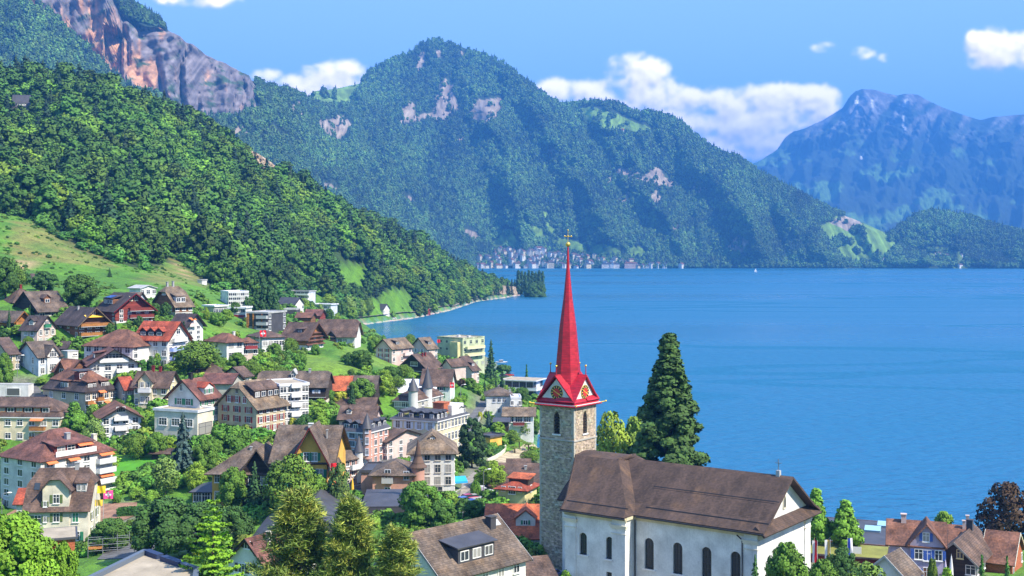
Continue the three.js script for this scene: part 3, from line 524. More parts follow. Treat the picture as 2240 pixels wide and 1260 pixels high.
const glass = new THREE.MeshPhysicalMaterial({ color: lin(0.035, 0.045, 0.055), roughness: 0.12, specularIntensity: 1, ior: 1.5 });
let windowCount = 0;
const panes = [glass, glass, glass, new THREE.MeshPhysicalMaterial({ color: lin(0.1, 0.1, 0.1), roughness: 0.15 }), new THREE.MeshPhysicalMaterial({ color: lin(0.3, 0.29, 0.27), roughness: 0.2 })];
const metal = new THREE.MeshStandardMaterial({ color: lin(0.3, 0.31, 0.33), roughness: 0.5, metalness: 0.6 });
const WOODS = new Set(['darkwood', 'wood', 'orangewood', 'redwood']);
const wallMat = (c) => c === 'brick' ? bricks : WOODS.has(c) ? boards(c) : plaster(c);
const roofMat = (c) => ['whitetin', 'slate', 'gravel', 'moss', 'concrete'].includes(c) ? memo('r' + c, () => new THREE.MeshStandardMaterial({ color: lin(...COL[c].map((v) => v * 1.15)), map: texPlaster, roughness: c === 'whitetin' || c === 'slate' ? 0.55 : 0.95 })) : tiles(c);
// windows: a frame that holds its pane and shutters
const geo = new Map(), shape = (k, f) => { if (!geo.has(k)) geo.set(k, f()); return geo.get(k); };
const rnd = (v) => Math.round(v * 20) / 20;
function windowAt(parent, x, y, z, turn, w, h, { shutter, frame = 'white', split = 2, closed = false, sill = true } = {}) {
  w = rnd(w); h = rnd(h);
  const g = shape(`w${w},${h},${split},${sill}`, () => {
    const s = new Solid(), t = 0.09, a = w / 2, b = h / 2;
    s.box(-a - t, -b - t, -0.05, -a, b + t, 0.06).box(a, -b - t, -0.05, a + t, b + t, 0.06).box(-a, b, -0.05, a, b + t, 0.06).box(-a, -b - t, -0.05, a, -b, 0.06);
    for (let k = 1; k < split; k++) { const q = -a + w * k / split; s.box(q - 0.04, -b, -0.05, q + 0.04, b, 0.045); }
    if (h > 1.25 && split > 1) for (let k = 0; k < split; k++) s.box(-a + w * k / split + (k ? 0.04 : 0), b * 0.3, -0.05, -a + w * (k + 1) / split - (k < split - 1 ? 0.04 : 0), b * 0.3 + 0.06, 0.04);
    if (sill) s.box(-a - 0.16, -b - 0.2, -0.05, a + 0.16, -b - t, 0.16);
    return s.geometry();
  });
  const o = put('window', g, paint(frame), parent); o.position.set(x, y, z); o.rotation.y = turn;
  const flat = !parent.userData.category, own = flat ? parent : o, lay = (m, dx, dz) => { if (flat) { m.position.set(x + dx * Math.cos(turn) + dz * Math.sin(turn), y, z - dx * Math.sin(turn) + dz * Math.cos(turn)); m.rotation.y = turn; } else m.position.set(dx, 0, dz); };   // on a dormer the pane lies beside its frame
  lay(put('pane', shape(`p${w},${h}`, () => new Solid().box(-w / 2, -h / 2, -0.05, w / 2, h / 2, 0.015).geometry()), closed ? paint(shutter ?? 'offwhite') : panes[Math.floor(hash(++windowCount, 3, 9) * panes.length)], own), 0, 0);
  if (shutter && !closed) for (const s of [-1, 1]) { const p = put('shutter', shape(`s${w},${h}`, () => { const q = new Solid(), k = w / 2; q.box(-k / 2, -h / 2, -0.03, k / 2, h / 2, 0.03); for (let i = 0; i < 4; i++) q.box(-k / 2 + 0.05, -h / 2 + h * (i + 0.12) / 4, 0.03, k / 2 - 0.05, -h / 2 + h * (i + 0.8) / 4, 0.055); return q.geometry(); }), paint(shutter), own); lay(p, s * (w * 0.75 + 0.12), 0.02); }
  return o;
}
// a roof from rings of rectangles [x0, x1, z0, z1, y], eaves first; sides that stand upright are left to the walls
function ringsRoof(rings, t = 0.22) {
  const s = new Solid(), c = ([x0, x1, z0, z1, y]) => [V(x0, y, z1), V(x1, y, z1), V(x1, y, z0), V(x0, y, z0)];
  for (let k = 1; k < rings.length; k++) {
    const a = c(rings[k - 1]), b = c(rings[k]);
    for (let i = 0; i < 4; i++) {
      const j = (i + 1) % 4, out = [[0, 1], [1, 0], [0, -1], [-1, 0]][i], move = Math.abs(i % 2 ? a[i].x - b[i].x : a[i].z - b[i].z);
      if (move < 1e-4) continue;
      const pts = [a[i], a[j], b[j], b[i]].filter((v, m, l) => v.distanceTo(l[(m + 1) % l.length]) > 1e-3);
      if (pts.length > 2) s.slab(pts, t);
    }
  }
  const top = rings[rings.length - 1]; if (top[1] - top[0] > 0.5 && top[3] - top[2] > 0.5) s.slab(c(top), t);
  return s;
}
const eyeY = (py, D) => EYE - (py - CY) / F * D;
// A house is given by what the survey measured: its near upright edge c = [column, base row, eaves row], the columns l and r where its two
// faces end, and the turn a (degrees) of the face that runs to the left of the edge ("front", +z); the other face is "side" (+x).
const houses = [];
function house(name, label, o) {
  const [xc, yb, ye] = o.c, base = o.D ? at(xc, yb, o.D) : (hit(xc, yb) ?? at(xc, yb, 300)), D = -base.z, X = base.x, type = o.t ?? 'gx';
  if (o.D) base.y = Math.max(base.y, ground(base.x, base.z) - 1);
  let a = (o.a ?? 30) * Math.PI / 180, ca, sa, w, d, h, rise;
  const kl = (o.l - CX) / F, kr = ((o.r ?? 0) - CX) / F;
  for (let k = 0; k < 24; k++) {                             // a gable that comes out too steep is seen more from the side
    ca = Math.cos(a); sa = Math.sin(a); w = o.w ?? (X - kl * D) / (ca + kl * sa); d = o.d ?? (kr * D - X) / (sa - kr * ca); h = eyeY(ye, D) - base.y;
    const peakD = type.endsWith('z') ? D + w / 2 * sa : type.endsWith('x') ? D + d / 2 * ca : D + w / 2 * sa + d / 2 * ca;
    rise = type === 'flat' ? 0 : Math.max(0.6, eyeY(o.pk, peakD) - (base.y + h));
    if (type.endsWith('x') && !o.d && rise / d > 0.46 && a > 0.12) a -= 0.035; else if (type.endsWith('z') && !o.w && rise / w > 0.46 && a < 1.1) a += 0.035; else break;
  }
  const g = thing(name, label, o.cat ?? 'house', o.group);
  g.position.set(X - w / 2 * ca + d / 2 * sa, base.y, -D - w / 2 * sa - d / 2 * ca); g.rotation.y = -a;
  const M = wallMat(o.wall ?? 'white'), ov = o.ov ?? 0.7, ve = o.ve ?? 0.6;
  const hx = w / 2, hz = d / 2;
  houses.push({ g, hx, hz, px: (o.l + (o.r ?? xc)) / 2, py: (o.pk ?? ye) / 2 + yb / 2, D, label, short: o.short ?? name.replace(/_/g, ' ') });
  const info = { g, w, d, h, rise, D, hx, hz, front: (u) => -hx + u * w, side: (u) => hz - u * d };
  // walls
  const s = new Solid().box(-hx, -6, -hz, hx, h, hz), clip = type[0] === 'h' && type !== 'hip' ? (o.clip ?? 0.6) : 1;
  if (type === 'gx' || type === 'hx') for (const k of [-1, 1]) { const x = k * hx, zt = hz * (1 - clip), pts = [V(x, h, hz), V(x, h, -hz), V(x, h + rise * clip, -zt), V(x, h + rise * clip, zt)].slice(0, 4); const q = clip === 1 ? pts.slice(0, 3) : pts; s.poly(k > 0 ? q : q.reverse()); }
  if (type === 'gz' || type === 'hz') for (const k of [-1, 1]) { const z = k * hz, xt = hx * (1 - clip), pts = [V(-hx, h, z), V(hx, h, z), V(xt, h + rise * clip, z), V(-xt, h + rise * clip, z)]; const q = clip === 1 ? pts.slice(0, 3) : pts; s.poly(k > 0 ? q : q.reverse()); }
  const solid = s.geometry();
  if (o.side && o.side !== o.wall) {                         // the lower storeys or another face in another stuff
    put('wall', solid, M, g);
  } else put('wall', solid, M, g);
  if (o.plinth) put('plinth', new Solid().box(-hx - 0.06, -6, -hz - 0.06, hx + 0.06, h * o.plinth[0], hz + 0.06).geometry(), wallMat(o.plinth[1]), g);
  // roof
  const sl = rise / (type.endsWith('z') ? hx : hz), R = [], lift = 0.12;
  if (type === 'gx') R.push([-hx - ve, hx + ve, -hz - ov, hz + ov, h - sl * ov], [-hx - ve, hx + ve, 0, 0, h + rise]);
  else if (type === 'gz') R.push([-hx - ov, hx + ov, -hz - ve, hz + ve, h - sl * ov], [0, 0, -hz - ve, hz + ve, h + rise]);
  else if (type === 'hx') { const b = (1 - clip) * hz * 0.75; R.push([-hx - ve, hx + ve, -hz - ov, hz + ov, h - sl * ov], [-hx - ve, hx + ve, -hz * (1 - clip), hz * (1 - clip), h + rise * clip], [-hx - ve + b, hx + ve - b, 0, 0, h + rise]); }
  else if (type === 'hz') { const b = (1 - clip) * hx * 0.75; R.push([-hx - ov, hx + ov, -hz - ve, hz + ve, h - sl * ov], [-hx * (1 - clip), hx * (1 - clip), -hz - ve, hz + ve, h + rise * clip], [0, 0, -hz - ve + b, hz + ve - b, h + rise]); }
  else if (type === 'hip') { const m = Math.min(hx, hz) * (o.hipk ?? 1), q = rise / m; R.push([-hx - ov, hx + ov, -hz - ov, hz + ov, h - q * ov], [-hx + m, hx - m, -hz + Math.min(m, hz), hz - Math.min(m, hz), h + rise]); }
  else if (type === 'mans') { const q = o.lower ?? 0.55, i = o.inset ?? 1.1, m = Math.min(hx, hz) - i - 0.05, k = o.top === 'flat' ? 0.3 : m; R.push([-hx - 0.45, hx + 0.45, -hz - 0.45, hz + 0.45, h], [-hx + i, hx - i, -hz + i, hz - i, h + rise * q], [-hx + i + k, hx - i - k, -hz + i + k, hz - i - k, h + rise * (o.top === 'flat' ? q + 0.05 : 1)]); }
  let roof;
  if (type === 'flat') {
    const y = h, p = o.parapet ?? 0.35, q = new Solid().box(-hx - ov, y, -hz - ov, hx + ov, y + 0.25, hz + ov);
    if (p > 0) q.box(-hx - ov, y + 0.25, hz + ov - 0.25, hx + ov, y + 0.25 + p, hz + ov).box(-hx - ov, y + 0.25, -hz - ov, hx + ov, y + 0.25 + p, -hz - ov + 0.25).box(-hx - ov, y + 0.25, -hz - ov + 0.25, -hx - ov + 0.25, y + 0.25 + p, hz + ov - 0.25).box(hx + ov - 0.25, y + 0.25, -hz - ov + 0.25, hx + ov, y + 0.25 + p, hz + ov - 0.25);
    roof = put('roof', q.geometry(), roofMat(o.edge ?? o.roof ?? 'concrete'), g);
    if (o.edge) put('roof_covering', new Solid().box(-hx - ov + 0.3, y + 0.25, -hz - ov + 0.3, hx + ov - 0.3, y + 0.31, hz + ov - 0.3).geometry(), roofMat(o.roof), roof);
  } else if (type === 'mans') {
    roof = put('roof', ringsRoof(R.slice(0, 2)).geometry(), roofMat(o.mroof ?? o.roof), g);
    put('upper_roof', ringsRoof([[R[1][0] - 0.25, R[1][1] + 0.25, R[1][2] - 0.25, R[1][3] + 0.25, R[1][4] + 0.05], [R[2][0], R[2][1], R[2][2], R[2][3], R[2][4] + 0.05]]).geometry(), roofMat(o.roof), roof);
    put('cornice', new Solid().box(-hx - 0.4, h - 0.35, -hz - 0.4, hx + 0.4, h - 0.05, hz + 0.4).geometry(), paint(o.cornice ?? 'offwhite'), g);
  } else {
    for (const r of R) r[4] += lift;
    roof = put('roof', ringsRoof(R).geometry(), roofMat(o.roof ?? 'brown'), g);
    if (o.board !== false && (type === 'gx' || type === 'gz')) { // barge boards on the gables
      const e = ov, y0 = h - sl * e + lift, y1 = h + rise + lift;
      for (const k of [-1, 1]) { const q = new Solid(); for (const m of [-1, 1]) {
        const P3 = (u, y, out) => type === 'gx' ? V(k * (hx + ve + out), y, m * u) : V(m * u, y, k * (hz + ve + out));
        const E = type.endsWith('z') ? hx : hz, a0 = P3(E + e, y0 + 0.04, 0.005), a1 = P3(0, y1 + 0.04, 0.005), b0 = P3(E + e, y0 - 0.3, 0.005), b1 = P3(0, y1 - 0.34, 0.005), t = P3(0, 0, 0.06).sub(P3(0, 0, 0.005));
        const f = [a0, b0, b1, a1], f2 = f.map((v) => v.clone().add(t)); q.poly(f).poly([...f].reverse()).poly(f2).poly([...f2].reverse()); q.quad(a0, a1, f2[3], f2[0]).quad(b0, b1, f2[2], f2[1]);
      }
      put('barge_board', q.geometry(), paint(o.board ?? 'darkwood'), roof); }
    }
  }
  info.roof = roof; info.slope = sl;
  // windows in even rows: n across, m storeys
  const rowsOn = (f, face) => {
    if (!f) return; const W = face === 'F' ? w : d, m = f.m, fh = (h - (f.lift ?? 0)) / m, mg = f.mg ?? 0.1;
    for (let r = 0; r < m; r++) for (let c = 0; c < f.n; c++) {
      if (f.skip?.includes(r * f.n + c)) continue;
      const u = f.n === 1 ? 0.5 : mg + (1 - 2 * mg) * c / (f.n - 1), y = (f.lift ?? 0) + fh * (r + 0.55), ww = f.w ?? 1, wh = Math.min(f.h ?? 1.4, fh * 0.62), fl = f.doors?.includes(r * f.n + c);
      const p = face === 'F' ? [-hx + u * w, y, hz + 0.05, 0] : [hx + 0.05, y, hz - u * d, Math.PI / 2];
      windowAt(g, p[0], y - (fl ? 0.25 : 0), p[2], p[3], ww, fl ? wh + 0.5 : wh, { shutter: f.sh, frame: f.fr, split: f.sp ?? (ww > 1.6 ? 3 : 2), closed: f.shut?.includes(r * f.n + c) });
    }
  };
  rowsOn(o.F, 'F'); rowsOn(o.S, 'S');
  for (const [face, u, y, ww, wh, x = {}] of o.win ?? []) windowAt(g, face === 'F' ? -hx + u * w : hx + 0.05, y, face === 'F' ? hz + 0.05 : hz - u * d, face === 'F' ? 0 : Math.PI / 2, ww, wh, x);
  // balconies: [face, u0, u1, floor height, stuff, depth]
  for (const [face, u0, u1, y, c, dp = 1.3, rail] of o.bal ?? []) {
    const W = face === 'F' ? w : d, L = (u1 - u0) * W, b = new Solid().box(-L / 2, -0.16, -0.02, L / 2, 0, dp), q = new Solid();
    const bal = put('balcony', b.geometry(), paint('concrete'), g); bal.position.set(face === 'F' ? -hx + (u0 + u1) / 2 * w : hx, y, face === 'F' ? hz : hz - (u0 + u1) / 2 * d); bal.rotation.y = face === 'F' ? 0 : Math.PI / 2;
    q.box(-L / 2, 0, dp - 0.08, L / 2, 0.95, dp).box(-L / 2, 0, 0, -L / 2 + 0.08, 0.95, dp - 0.08).box(L / 2 - 0.08, 0, 0, L / 2, 0.95, dp - 0.08).box(-L / 2 - 0.04, 0.95, dp - 0.12, L / 2 + 0.04, 1.02, dp + 0.04);
    put('railing', q.geometry(), WOODS.has(c) ? boards(c) : paint(c), bal);
  }
  // awnings: [face, u, y, width, stuff]
  for (const [face, u, y, ww, c] of o.awn ?? []) { const q = new Solid().slab([V(-ww / 2, -0.55, 1.3), V(ww / 2, -0.55, 1.3), V(ww / 2, 0, 0), V(-ww / 2, 0, 0)], 0.04).box(-ww / 2, -0.72, 1.27, ww / 2, -0.55, 1.3), m = put('awning', q.geometry(), paint(c, 0.9), g); m.position.set(face === 'F' ? -hx + u * w : hx + 0.03, y, face === 'F' ? hz + 0.03 : hz - u * d); m.rotation.y = face === 'F' ? 0 : Math.PI / 2; }
  // dormers on a slope: { on: 'F' | 'S', u, v, w, h, kind: 'shed' | 'gable', wall, roof, n, sh }
  for (const q of o.dorm ?? []) dormer(info, o, q);
  // cross gables: { on, u0, u1, pk (row) or top (metres above the eaves), out, wall, roof, win }
  for (const q of o.xg ?? []) crossGable(info, o, q);
  // chimneys: [u, v] over the plan, or [u, v, width, height, stuff]
  for (const [u, v, cw = 0.7, ch = 1.3, c = 'concrete'] of o.chim ?? []) {
    const x = -hx + u * w, z = hz - v * d, f = type.endsWith('z') ? 1 - Math.abs(x) / hx : type.endsWith('x') ? 1 - Math.abs(z) / hz : Math.min(1 - Math.abs(x) / hx, 1 - Math.abs(z) / hz) * 1.2, y = type === 'flat' ? h : h + rise * clamp(f);
    const m = put('chimney', new Solid().box(-cw / 2, -1.2, -cw / 2, cw / 2, ch, cw / 2).box(-cw / 2 - 0.1, ch, -cw / 2 - 0.1, cw / 2 + 0.1, ch + 0.14, cw / 2 + 0.1).geometry(), wallMat(c), roof); m.position.set(x, y, z);
  }
  for (const [u, v, c = glass] of o.sky ?? []) {              // roof windows on the front slope (or the side one)
    const m = put('roof_window', new Solid().box(-0.5, 0, -0.7, 0.5, 0.12, 0.7).geometry(), c, roof), th = Math.atan(sl);
    if (type.endsWith('z')) { m.position.set(hx * (1 - v), h + rise * v + lift, hz - u * d); m.rotation.set(0, Math.PI / 2, -th, 'ZYX'); m.rotation.set(0, 0, -th); } else { m.position.set(-hx + u * w, h + rise * v + lift, hz * (1 - v)); m.rotation.x = th; }
  }
  o.extra?.(info);
  return info;
}
function dormer(I, o, q) {
  const W = q.w ?? 2, H = q.h ?? 1.5, sl = I.slope, on = q.on ?? 'F', E = on === 'F' ? I.hz : I.hx, v = q.v ?? 0.3, y = I.h + I.rise * v + 0.1, L = Math.min(H / Math.max(sl, 0.3) + 0.2, E * (1 - v) + 0.5), b = new Solid().box(-W / 2, -0.8, -L, W / 2, H, 0);
  const t = put('dormer', b.geometry(), wallMat(q.wall ?? o.wall ?? 'white'), I.g);
  t.position.set(on === 'F' ? I.front(q.u) : E * (1 - v), y, on === 'F' ? E * (1 - v) : I.side(q.u)); t.rotation.y = on === 'F' ? 0 : Math.PI / 2;
  const r = new Solid(), e = 0.35;
  if (q.kind === 'gable') { const k = W * (q.pitch ?? 0.4), B = L + k / Math.max(sl, 0.3); for (const s of [-1, 1]) { const pts = [V(s * (W / 2 + e), H - e * 0.8 * k / W * 2, e), V(0, H + k, e), V(0, H + k, -B), V(s * (W / 2 + e), H - e * 0.8 * k / W * 2, -B)]; r.slab(s > 0 ? [pts[1], pts[0], pts[3], pts[2]] : pts, 0.14); } b.poly([V(-W / 2, H, 0), V(W / 2, H, 0), V(0, H + k, 0)]); t.geometry = b.geometry(); } else {
    const k = q.pitch ?? 0.18, B = L + 0.8; r.slab([V(-W / 2 - e, H - k * e, e), V(W / 2 + e, H - k * e, e), V(W / 2 + e, H + k * B, -B), V(-W / 2 - e, H + k * B, -B)], 0.15);
  }
  r.p.forEach((p) => { p.y += 0.08; });
  put('dormer_roof', r.geometry(), roofMat(q.roof ?? o.roof ?? 'brown'), t);
  const n = q.n ?? 1, fw = Math.min(1.3, W / n - 0.35);
  for (let k = 0; k < n; k++) windowAt(t, -W / 2 + W * (k + 0.5) / n, H * 0.52, 0.05, 0, fw * (q.sh ? 0.55 : 1), H * 0.62, { shutter: q.sh, frame: q.fr, sill: false });
}
function crossGable(I, o, q) {
  const on = q.on ?? 'F', T = on === 'F' ? I.w : I.d, E = on === 'F' ? I.hz : I.hx, W = (q.u1 - q.u0) * T, out = q.out ?? 0.4, hw = I.h + (q.up ?? 0), k = q.top ?? W * 0.4, e = q.ov ?? 0.5, clip = q.clip ?? 1, B = E + out;
  const b = new Solid().box(-W / 2, -6, -B, W / 2, hw, 0), c = (1 - clip) * W / 2;
  b.poly(clip < 1 ? [V(-W / 2, hw, 0), V(W / 2, hw, 0), V(c, hw + k * clip, 0), V(-c, hw + k * clip, 0)] : [V(-W / 2, hw, 0), V(W / 2, hw, 0), V(0, hw + k, 0)]);
  const t = put('gable_wing', b.geometry(), wallMat(q.wall ?? o.wall ?? 'white'), I.g);
  t.position.set(on === 'F' ? I.front((q.u0 + q.u1) / 2) : E + out, 0, on === 'F' ? E + out : I.side((q.u0 + q.u1) / 2)); t.rotation.y = on === 'F' ? 0 : Math.PI / 2;
  const s = k / (W / 2), r = ringsRoof(clip < 1 ? [[-W / 2 - e, W / 2 + e, -B, e, hw - s * e + 0.14], [-c, c, -B, e, hw + k * clip + 0.14], [0, 0, -B, e - c * 1.1, hw + k + 0.14]] : [[-W / 2 - e, W / 2 + e, -B, e, hw - s * e + 0.14], [0, 0, -B, e, hw + k + 0.14]], 0.2);
  put('wing_roof', r.geometry(), roofMat(q.roof ?? o.roof ?? 'brown'), t);
  for (const [u, y, ww, wh, x = {}] of q.win ?? []) windowAt(t, -W / 2 + u * W, y, 0.05, 0, ww, wh, x);
  if (q.board) { const z = new Solid(); for (const m of [-1, 1]) { const p = [V(0, hw + k + 0.2, e + 0.01), V(m * (W / 2 + e), hw - s * e + 0.2, e + 0.01), V(m * (W / 2 + e), hw - s * e - 0.15, e + 0.01), V(0, hw + k - 0.15, e + 0.01)]; const p2 = p.map((v) => v.clone().add(V(0, 0, 0.05))); z.poly(p).poly([...p].reverse()).poly(p2).poly([...p2].reverse()); } put('barge_board', z.geometry(), paint(q.board), t); }
}
// ---------------------------------------------------------------- the church
const cylinder = (a, b, r0, r1 = r0, n = 8) => { const d = b.clone().sub(a), l = d.length(), g = new THREE.CylinderGeometry(r1, r0, l, n); g.translate(0, l / 2, 0); g.applyQuaternion(new THREE.Quaternion().setFromUnitVectors(V(0, 1, 0), d.normalize())); return g.translate(a.x, a.y, a.z); };
const merged = (list) => mergeGeometries(list.map((g) => { const q = g.index ? g.toNonIndexed() : g; for (const k of Object.keys(q.attributes)) if (!['position', 'normal', 'uv'].includes(k)) q.deleteAttribute(k); return q; }));
const redPaint = new THREE.MeshStandardMaterial({ color: lin(0.5, 0.01, 0.026), roughness: 0.5, map: texture(128, (u, v) => { const k = Math.floor(v * 24), f = v * 24 - k, a = 0.8 + 0.2 * hash(k, Math.floor(u * 10 + (k % 2) * 0.5) % 10, 4) - (f < 0.14 ? 0.25 : 0) + 0.12 * octaves(u, v, 4, 4, 9); return [a]; }, { repeat: 1 / 6 }) });
const gold = new THREE.MeshStandardMaterial({ color: lin(0.75, 0.5, 0.1), roughness: 0.35, metalness: 0.7 });
const goldPaint = new THREE.MeshStandardMaterial({ color: lin(0.8, 0.55, 0.08), roughness: 0.5 });
const stoneMat = new THREE.MeshStandardMaterial({ color: lin(0.76, 0.69, 0.57), map: texStone, bumpMap: bumpStone, bumpScale: 0.12, roughness: 0.95 });
const whiteWall = new THREE.MeshStandardMaterial({ color: lin(0.82, 0.81, 0.79), map: texPlaster, roughness: 0.95 });
const churchTiles = new THREE.MeshStandardMaterial({ color: lin(0.125, 0.08, 0.058), roughness: 0.9, bumpMap: bumpTiles, bumpScale: 0.03, map: texture(1024, (u, v) => {
  const row = Math.floor(v * 60), k = Math.floor(u * 60 + (row % 2) * 0.5) % 60, streak = octaves(u, v * 0.25, 22, 4, 141), lichen = smooth(0.1, 0.4, octaves(u, v, 4, 5, 151) + 0.25 * streak), a = 0.72 + 0.14 * hash(k, row, 6) + 0.2 * streak + 0.1 * octaves(u, v, 5, 4, 147) + ((v * 60) % 1 < 0.18 ? -0.1 : 0);
  return [a * (1 + 0.05 * lichen), a * (0.98 + 0.02 * lichen), a * (0.98 - 0.06 * lichen)];
}, { repeat: 1 / 18 }) });
const leadPane = new THREE.MeshPhysicalMaterial({ color: lin(0.03, 0.035, 0.035), roughness: 0.22, bumpMap: texture(128, (u, v) => [0.5 + 0.5 * octaves(u, v, 8, 3, 8)], { color: false }), bumpScale: 0.02 });
{
  const A = 36 * Math.PI / 180, O = at(1655, 0, 178), baseY = 6;
  const g = thing('church', 'white church with brown tiled nave and stone clock tower under a slender red spire', 'church');
  g.position.set(O.x, baseY, O.z); g.rotation.y = -A;
  const EV = 12.7, RG = 19.2, NX = -20.3, P0 = 2.86, CXL = -31, CHX = -35.4, ZM = -9.65, HALF = 9.65, sl = (RG - EV) / HALF;
  // an arched opening for a wall shape
  const arch = (cx, y0, y1, w) => { const p = new THREE.Path(), r = w / 2; p.moveTo(cx - r, y0); p.lineTo(cx + r, y0); p.lineTo(cx + r, y1 - r); p.absarc(cx, y1 - r, r, 0, Math.PI, false); p.lineTo(cx - r, y0); return p; };
  const panel = (pts, holes, t) => { const s = new THREE.Shape(pts.map(([x, y]) => new THREE.Vector2(x, y))); s.holes.push(...holes); return new THREE.ExtrudeGeometry(s, { depth: t, bevelEnabled: false, curveSegments: 10 }).translate(0, 0, -t); };
  const naveW = [[-17.7, 4.6, 9.3], [-12.8, 4.6, 9.3], [-8, 4.6, 9.3], [-3.3, 4.6, 9.3]], choirW = [[-27.8, 5.9, 9.3], [-23, 5.9, 9.3]];
  const wallG = [
    panel([[NX, -4], [0, -4], [0, EV], [NX, EV]], naveW.map(([x, a, b]) => arch(x, a, b, 1.6)), 0.6),
    new Solid().box(NX, -4, -2 * HALF, -0.02, EV, -0.62).geometry(),
    new Solid().poly([V(0, EV, 0), V(0, EV, -2 * HALF), V(0, EV + 1.05, -2 * HALF + 1.6), V(0, RG - 0.2, ZM), V(0, EV + 1.05, -1.6)]).poly([V(0.0, -4, -0.6), V(0.0, -4, -2 * HALF), V(0.0, EV, -2 * HALF), V(0.0, EV, -0.6)]).geometry(),
  ];
  put('nave_wall', merged(wallG), whiteWall, g);
  const frontC = panel([[CXL, -4], [NX, -4], [NX, EV], [CXL, EV]], [...choirW.map(([x, a, b]) => arch(x, a, b, 1.35)), (() => { const p = new THREE.Path(); p.moveTo(-23.6, 1.6); p.lineTo(-22.4, 1.6); p.lineTo(-22.4, 3.9); p.lineTo(-23.6, 3.9); p.lineTo(-23.6, 1.6); return p; })()], 0.6).translate(0, 0, P0);
  put('transept_wall', merged([frontC, new Solid().box(CXL, -4, -2 * HALF - P0, NX, EV, P0 - 0.62).geometry(), new Solid().box(CHX, -4, ZM - 6.9, CXL, EV + 0.2, ZM + 6.9).geometry()]), whiteWall, g);
  put('transept_side_wall', new Solid().quad(V(NX + 0.003, -4, P0 - 0.6), V(NX + 0.003, -4, 0), V(NX + 0.003, EV, 0), V(NX + 0.003, EV, P0 - 0.6)).geometry(), whiteWall, g);
  const win = (x, y0, y1, w, z, deep = 0.42) => {
    const s = new THREE.Shape(); s.moveTo(-w / 2, y0); s.lineTo(w / 2, y0); s.lineTo(w / 2, y1 - w / 2); s.absarc(0, y1 - w / 2, w / 2, 0, Math.PI, false); s.lineTo(-w / 2, y0);
    const pane = put('window', new THREE.ExtrudeGeometry(s, { depth: 0.05, bevelEnabled: false, curveSegments: 10 }), leadPane, g); pane.position.set(x, 0, z - deep);
    const q = new Solid(); for (let k = 1; k < 3; k++) q.box(-w / 2 + w * k / 3 - 0.03, y0, 0.05, -w / 2 + w * k / 3 + 0.03, y1 - w * 0.18, 0.1); for (let y = y0 + 0.7; y < y1 - 0.5; y += 0.75) q.box(-w / 2, y, 0.05, w / 2, y + 0.05, 0.09);
    put('leading', q.geometry(), paint('black'), pane);
    put('sill', new Solid().box(-w / 2 - 0.35, y0 - 0.28, 0.1, w / 2 + 0.35, y0, deep + 0.16).geometry(), paint('offwhite'), pane);
  };
  for (const [x, a, b] of naveW) win(x, a, b, 1.6, 0);
  for (const [x, a, b] of choirW) win(x, a, b, 1.35, P0);
  { const m = put('window', new Solid().box(-0.6, 1.6, 0, 0.6, 3.9, 0.05).geometry(), leadPane, g); m.position.set(-23, 0, P0 - 0.42); }
  // pilasters with their caps
  const pil = (x0, x1, z0, z1) => { const m = put('pilaster', new Solid().box(x0, -4, z0, x1, EV - 0.5, z1).geometry(), whiteWall, g); put('capital', new Solid().box(x0 - 0.18, EV - 1.9, z0 - 0.05, x1 + 0.18, EV - 1.55, z1 + 0.18).box(x0 - 0.3, EV - 1.55, z0 - 0.05, x1 + 0.3, EV - 1.35, z1 + 0.3).box(x0 - 0.1, EV - 2.75, z0 - 0.05, x1 + 0.1, EV - 2.62, z1 + 0.1).geometry(), plaster('pale'), m); };
  pil(-1.9, 0.16, -0.3, 0.16); pil(NX - 2.2, NX + 0.16, P0 - 0.3, P0 + 0.16); pil(CXL - 0.1, CXL + 1.9, P0 - 0.3, P0 + 0.14); pil(-0.3, 0.16, -2 * HALF - 0.16, -2 * HALF + 2);
  const rim = (x0, x1, z, y) => new Solid().box(x0, y - 0.95, z, x1, y - 0.6, z + 0.14).box(x0, y - 0.6, z, x1, y - 0.3, z + 0.35).box(x0, y - 0.3, z, x1, y, z + 0.6);
  put('cornice', merged([rim(NX + 0.2, 0.3, 0, EV).geometry(), rim(CXL - 0.3, NX + 0.3, P0, EV).geometry(), new Solid().box(NX, EV - 0.6, 0.6, NX + 0.35, EV, P0).geometry(), new Solid().box(0, EV - 1.5, -2 * HALF, 0.2, EV - 0.75, 0).geometry()]), plaster('cream'), g);
  // roofs, their eaves kicked out a little
  const ov = 1.0, kick = (z0, z1, x0, x1) => { const e = EV + 0.4; return [[x0, x1, z0 - ov, z1 + ov, e - 0.35], [x0, x1, z0 + 1.6, z1 - 1.6, e + 1.6 * sl * 0.82]]; };
  const nave = ringsRoof([...kick(-2 * HALF, 0, NX - 6.6, 1.5), [NX - 6.6, 1.5, ZM, ZM, RG + 0.1]], 0.3);
  const roof = put('nave_roof', nave.geometry(), churchTiles, g);
  const kicked = kick(-2 * HALF - P0, P0, CXL - 0.5, NX + 0.5); kicked[1][0] = CXL - 1.2; kicked[1][1] = NX - 0.75;
  const tr = ringsRoof([...kicked, [CHX - 0.2, NX - 6.9, ZM - P0, ZM + P0, RG + 0.16], [CHX - 0.3, NX - 6.2, ZM - 0.01, ZM + 0.01, RG + 0.5]], 0.3);
  const trRoof = put('transept_roof', tr.geometry(), churchTiles, g);
  const ch = ringsRoof([[CHX - 0.4, CXL, ZM - 7.9, ZM + 7.9, EV + 0.1], [CHX - 0.4, CXL, ZM - 6, ZM + 6, EV + 1.7], [CHX - 0.1, CXL, ZM, ZM, RG - 0.6]], 0.3);
  put('choir_roof', ch.geometry(), churchTiles, g);
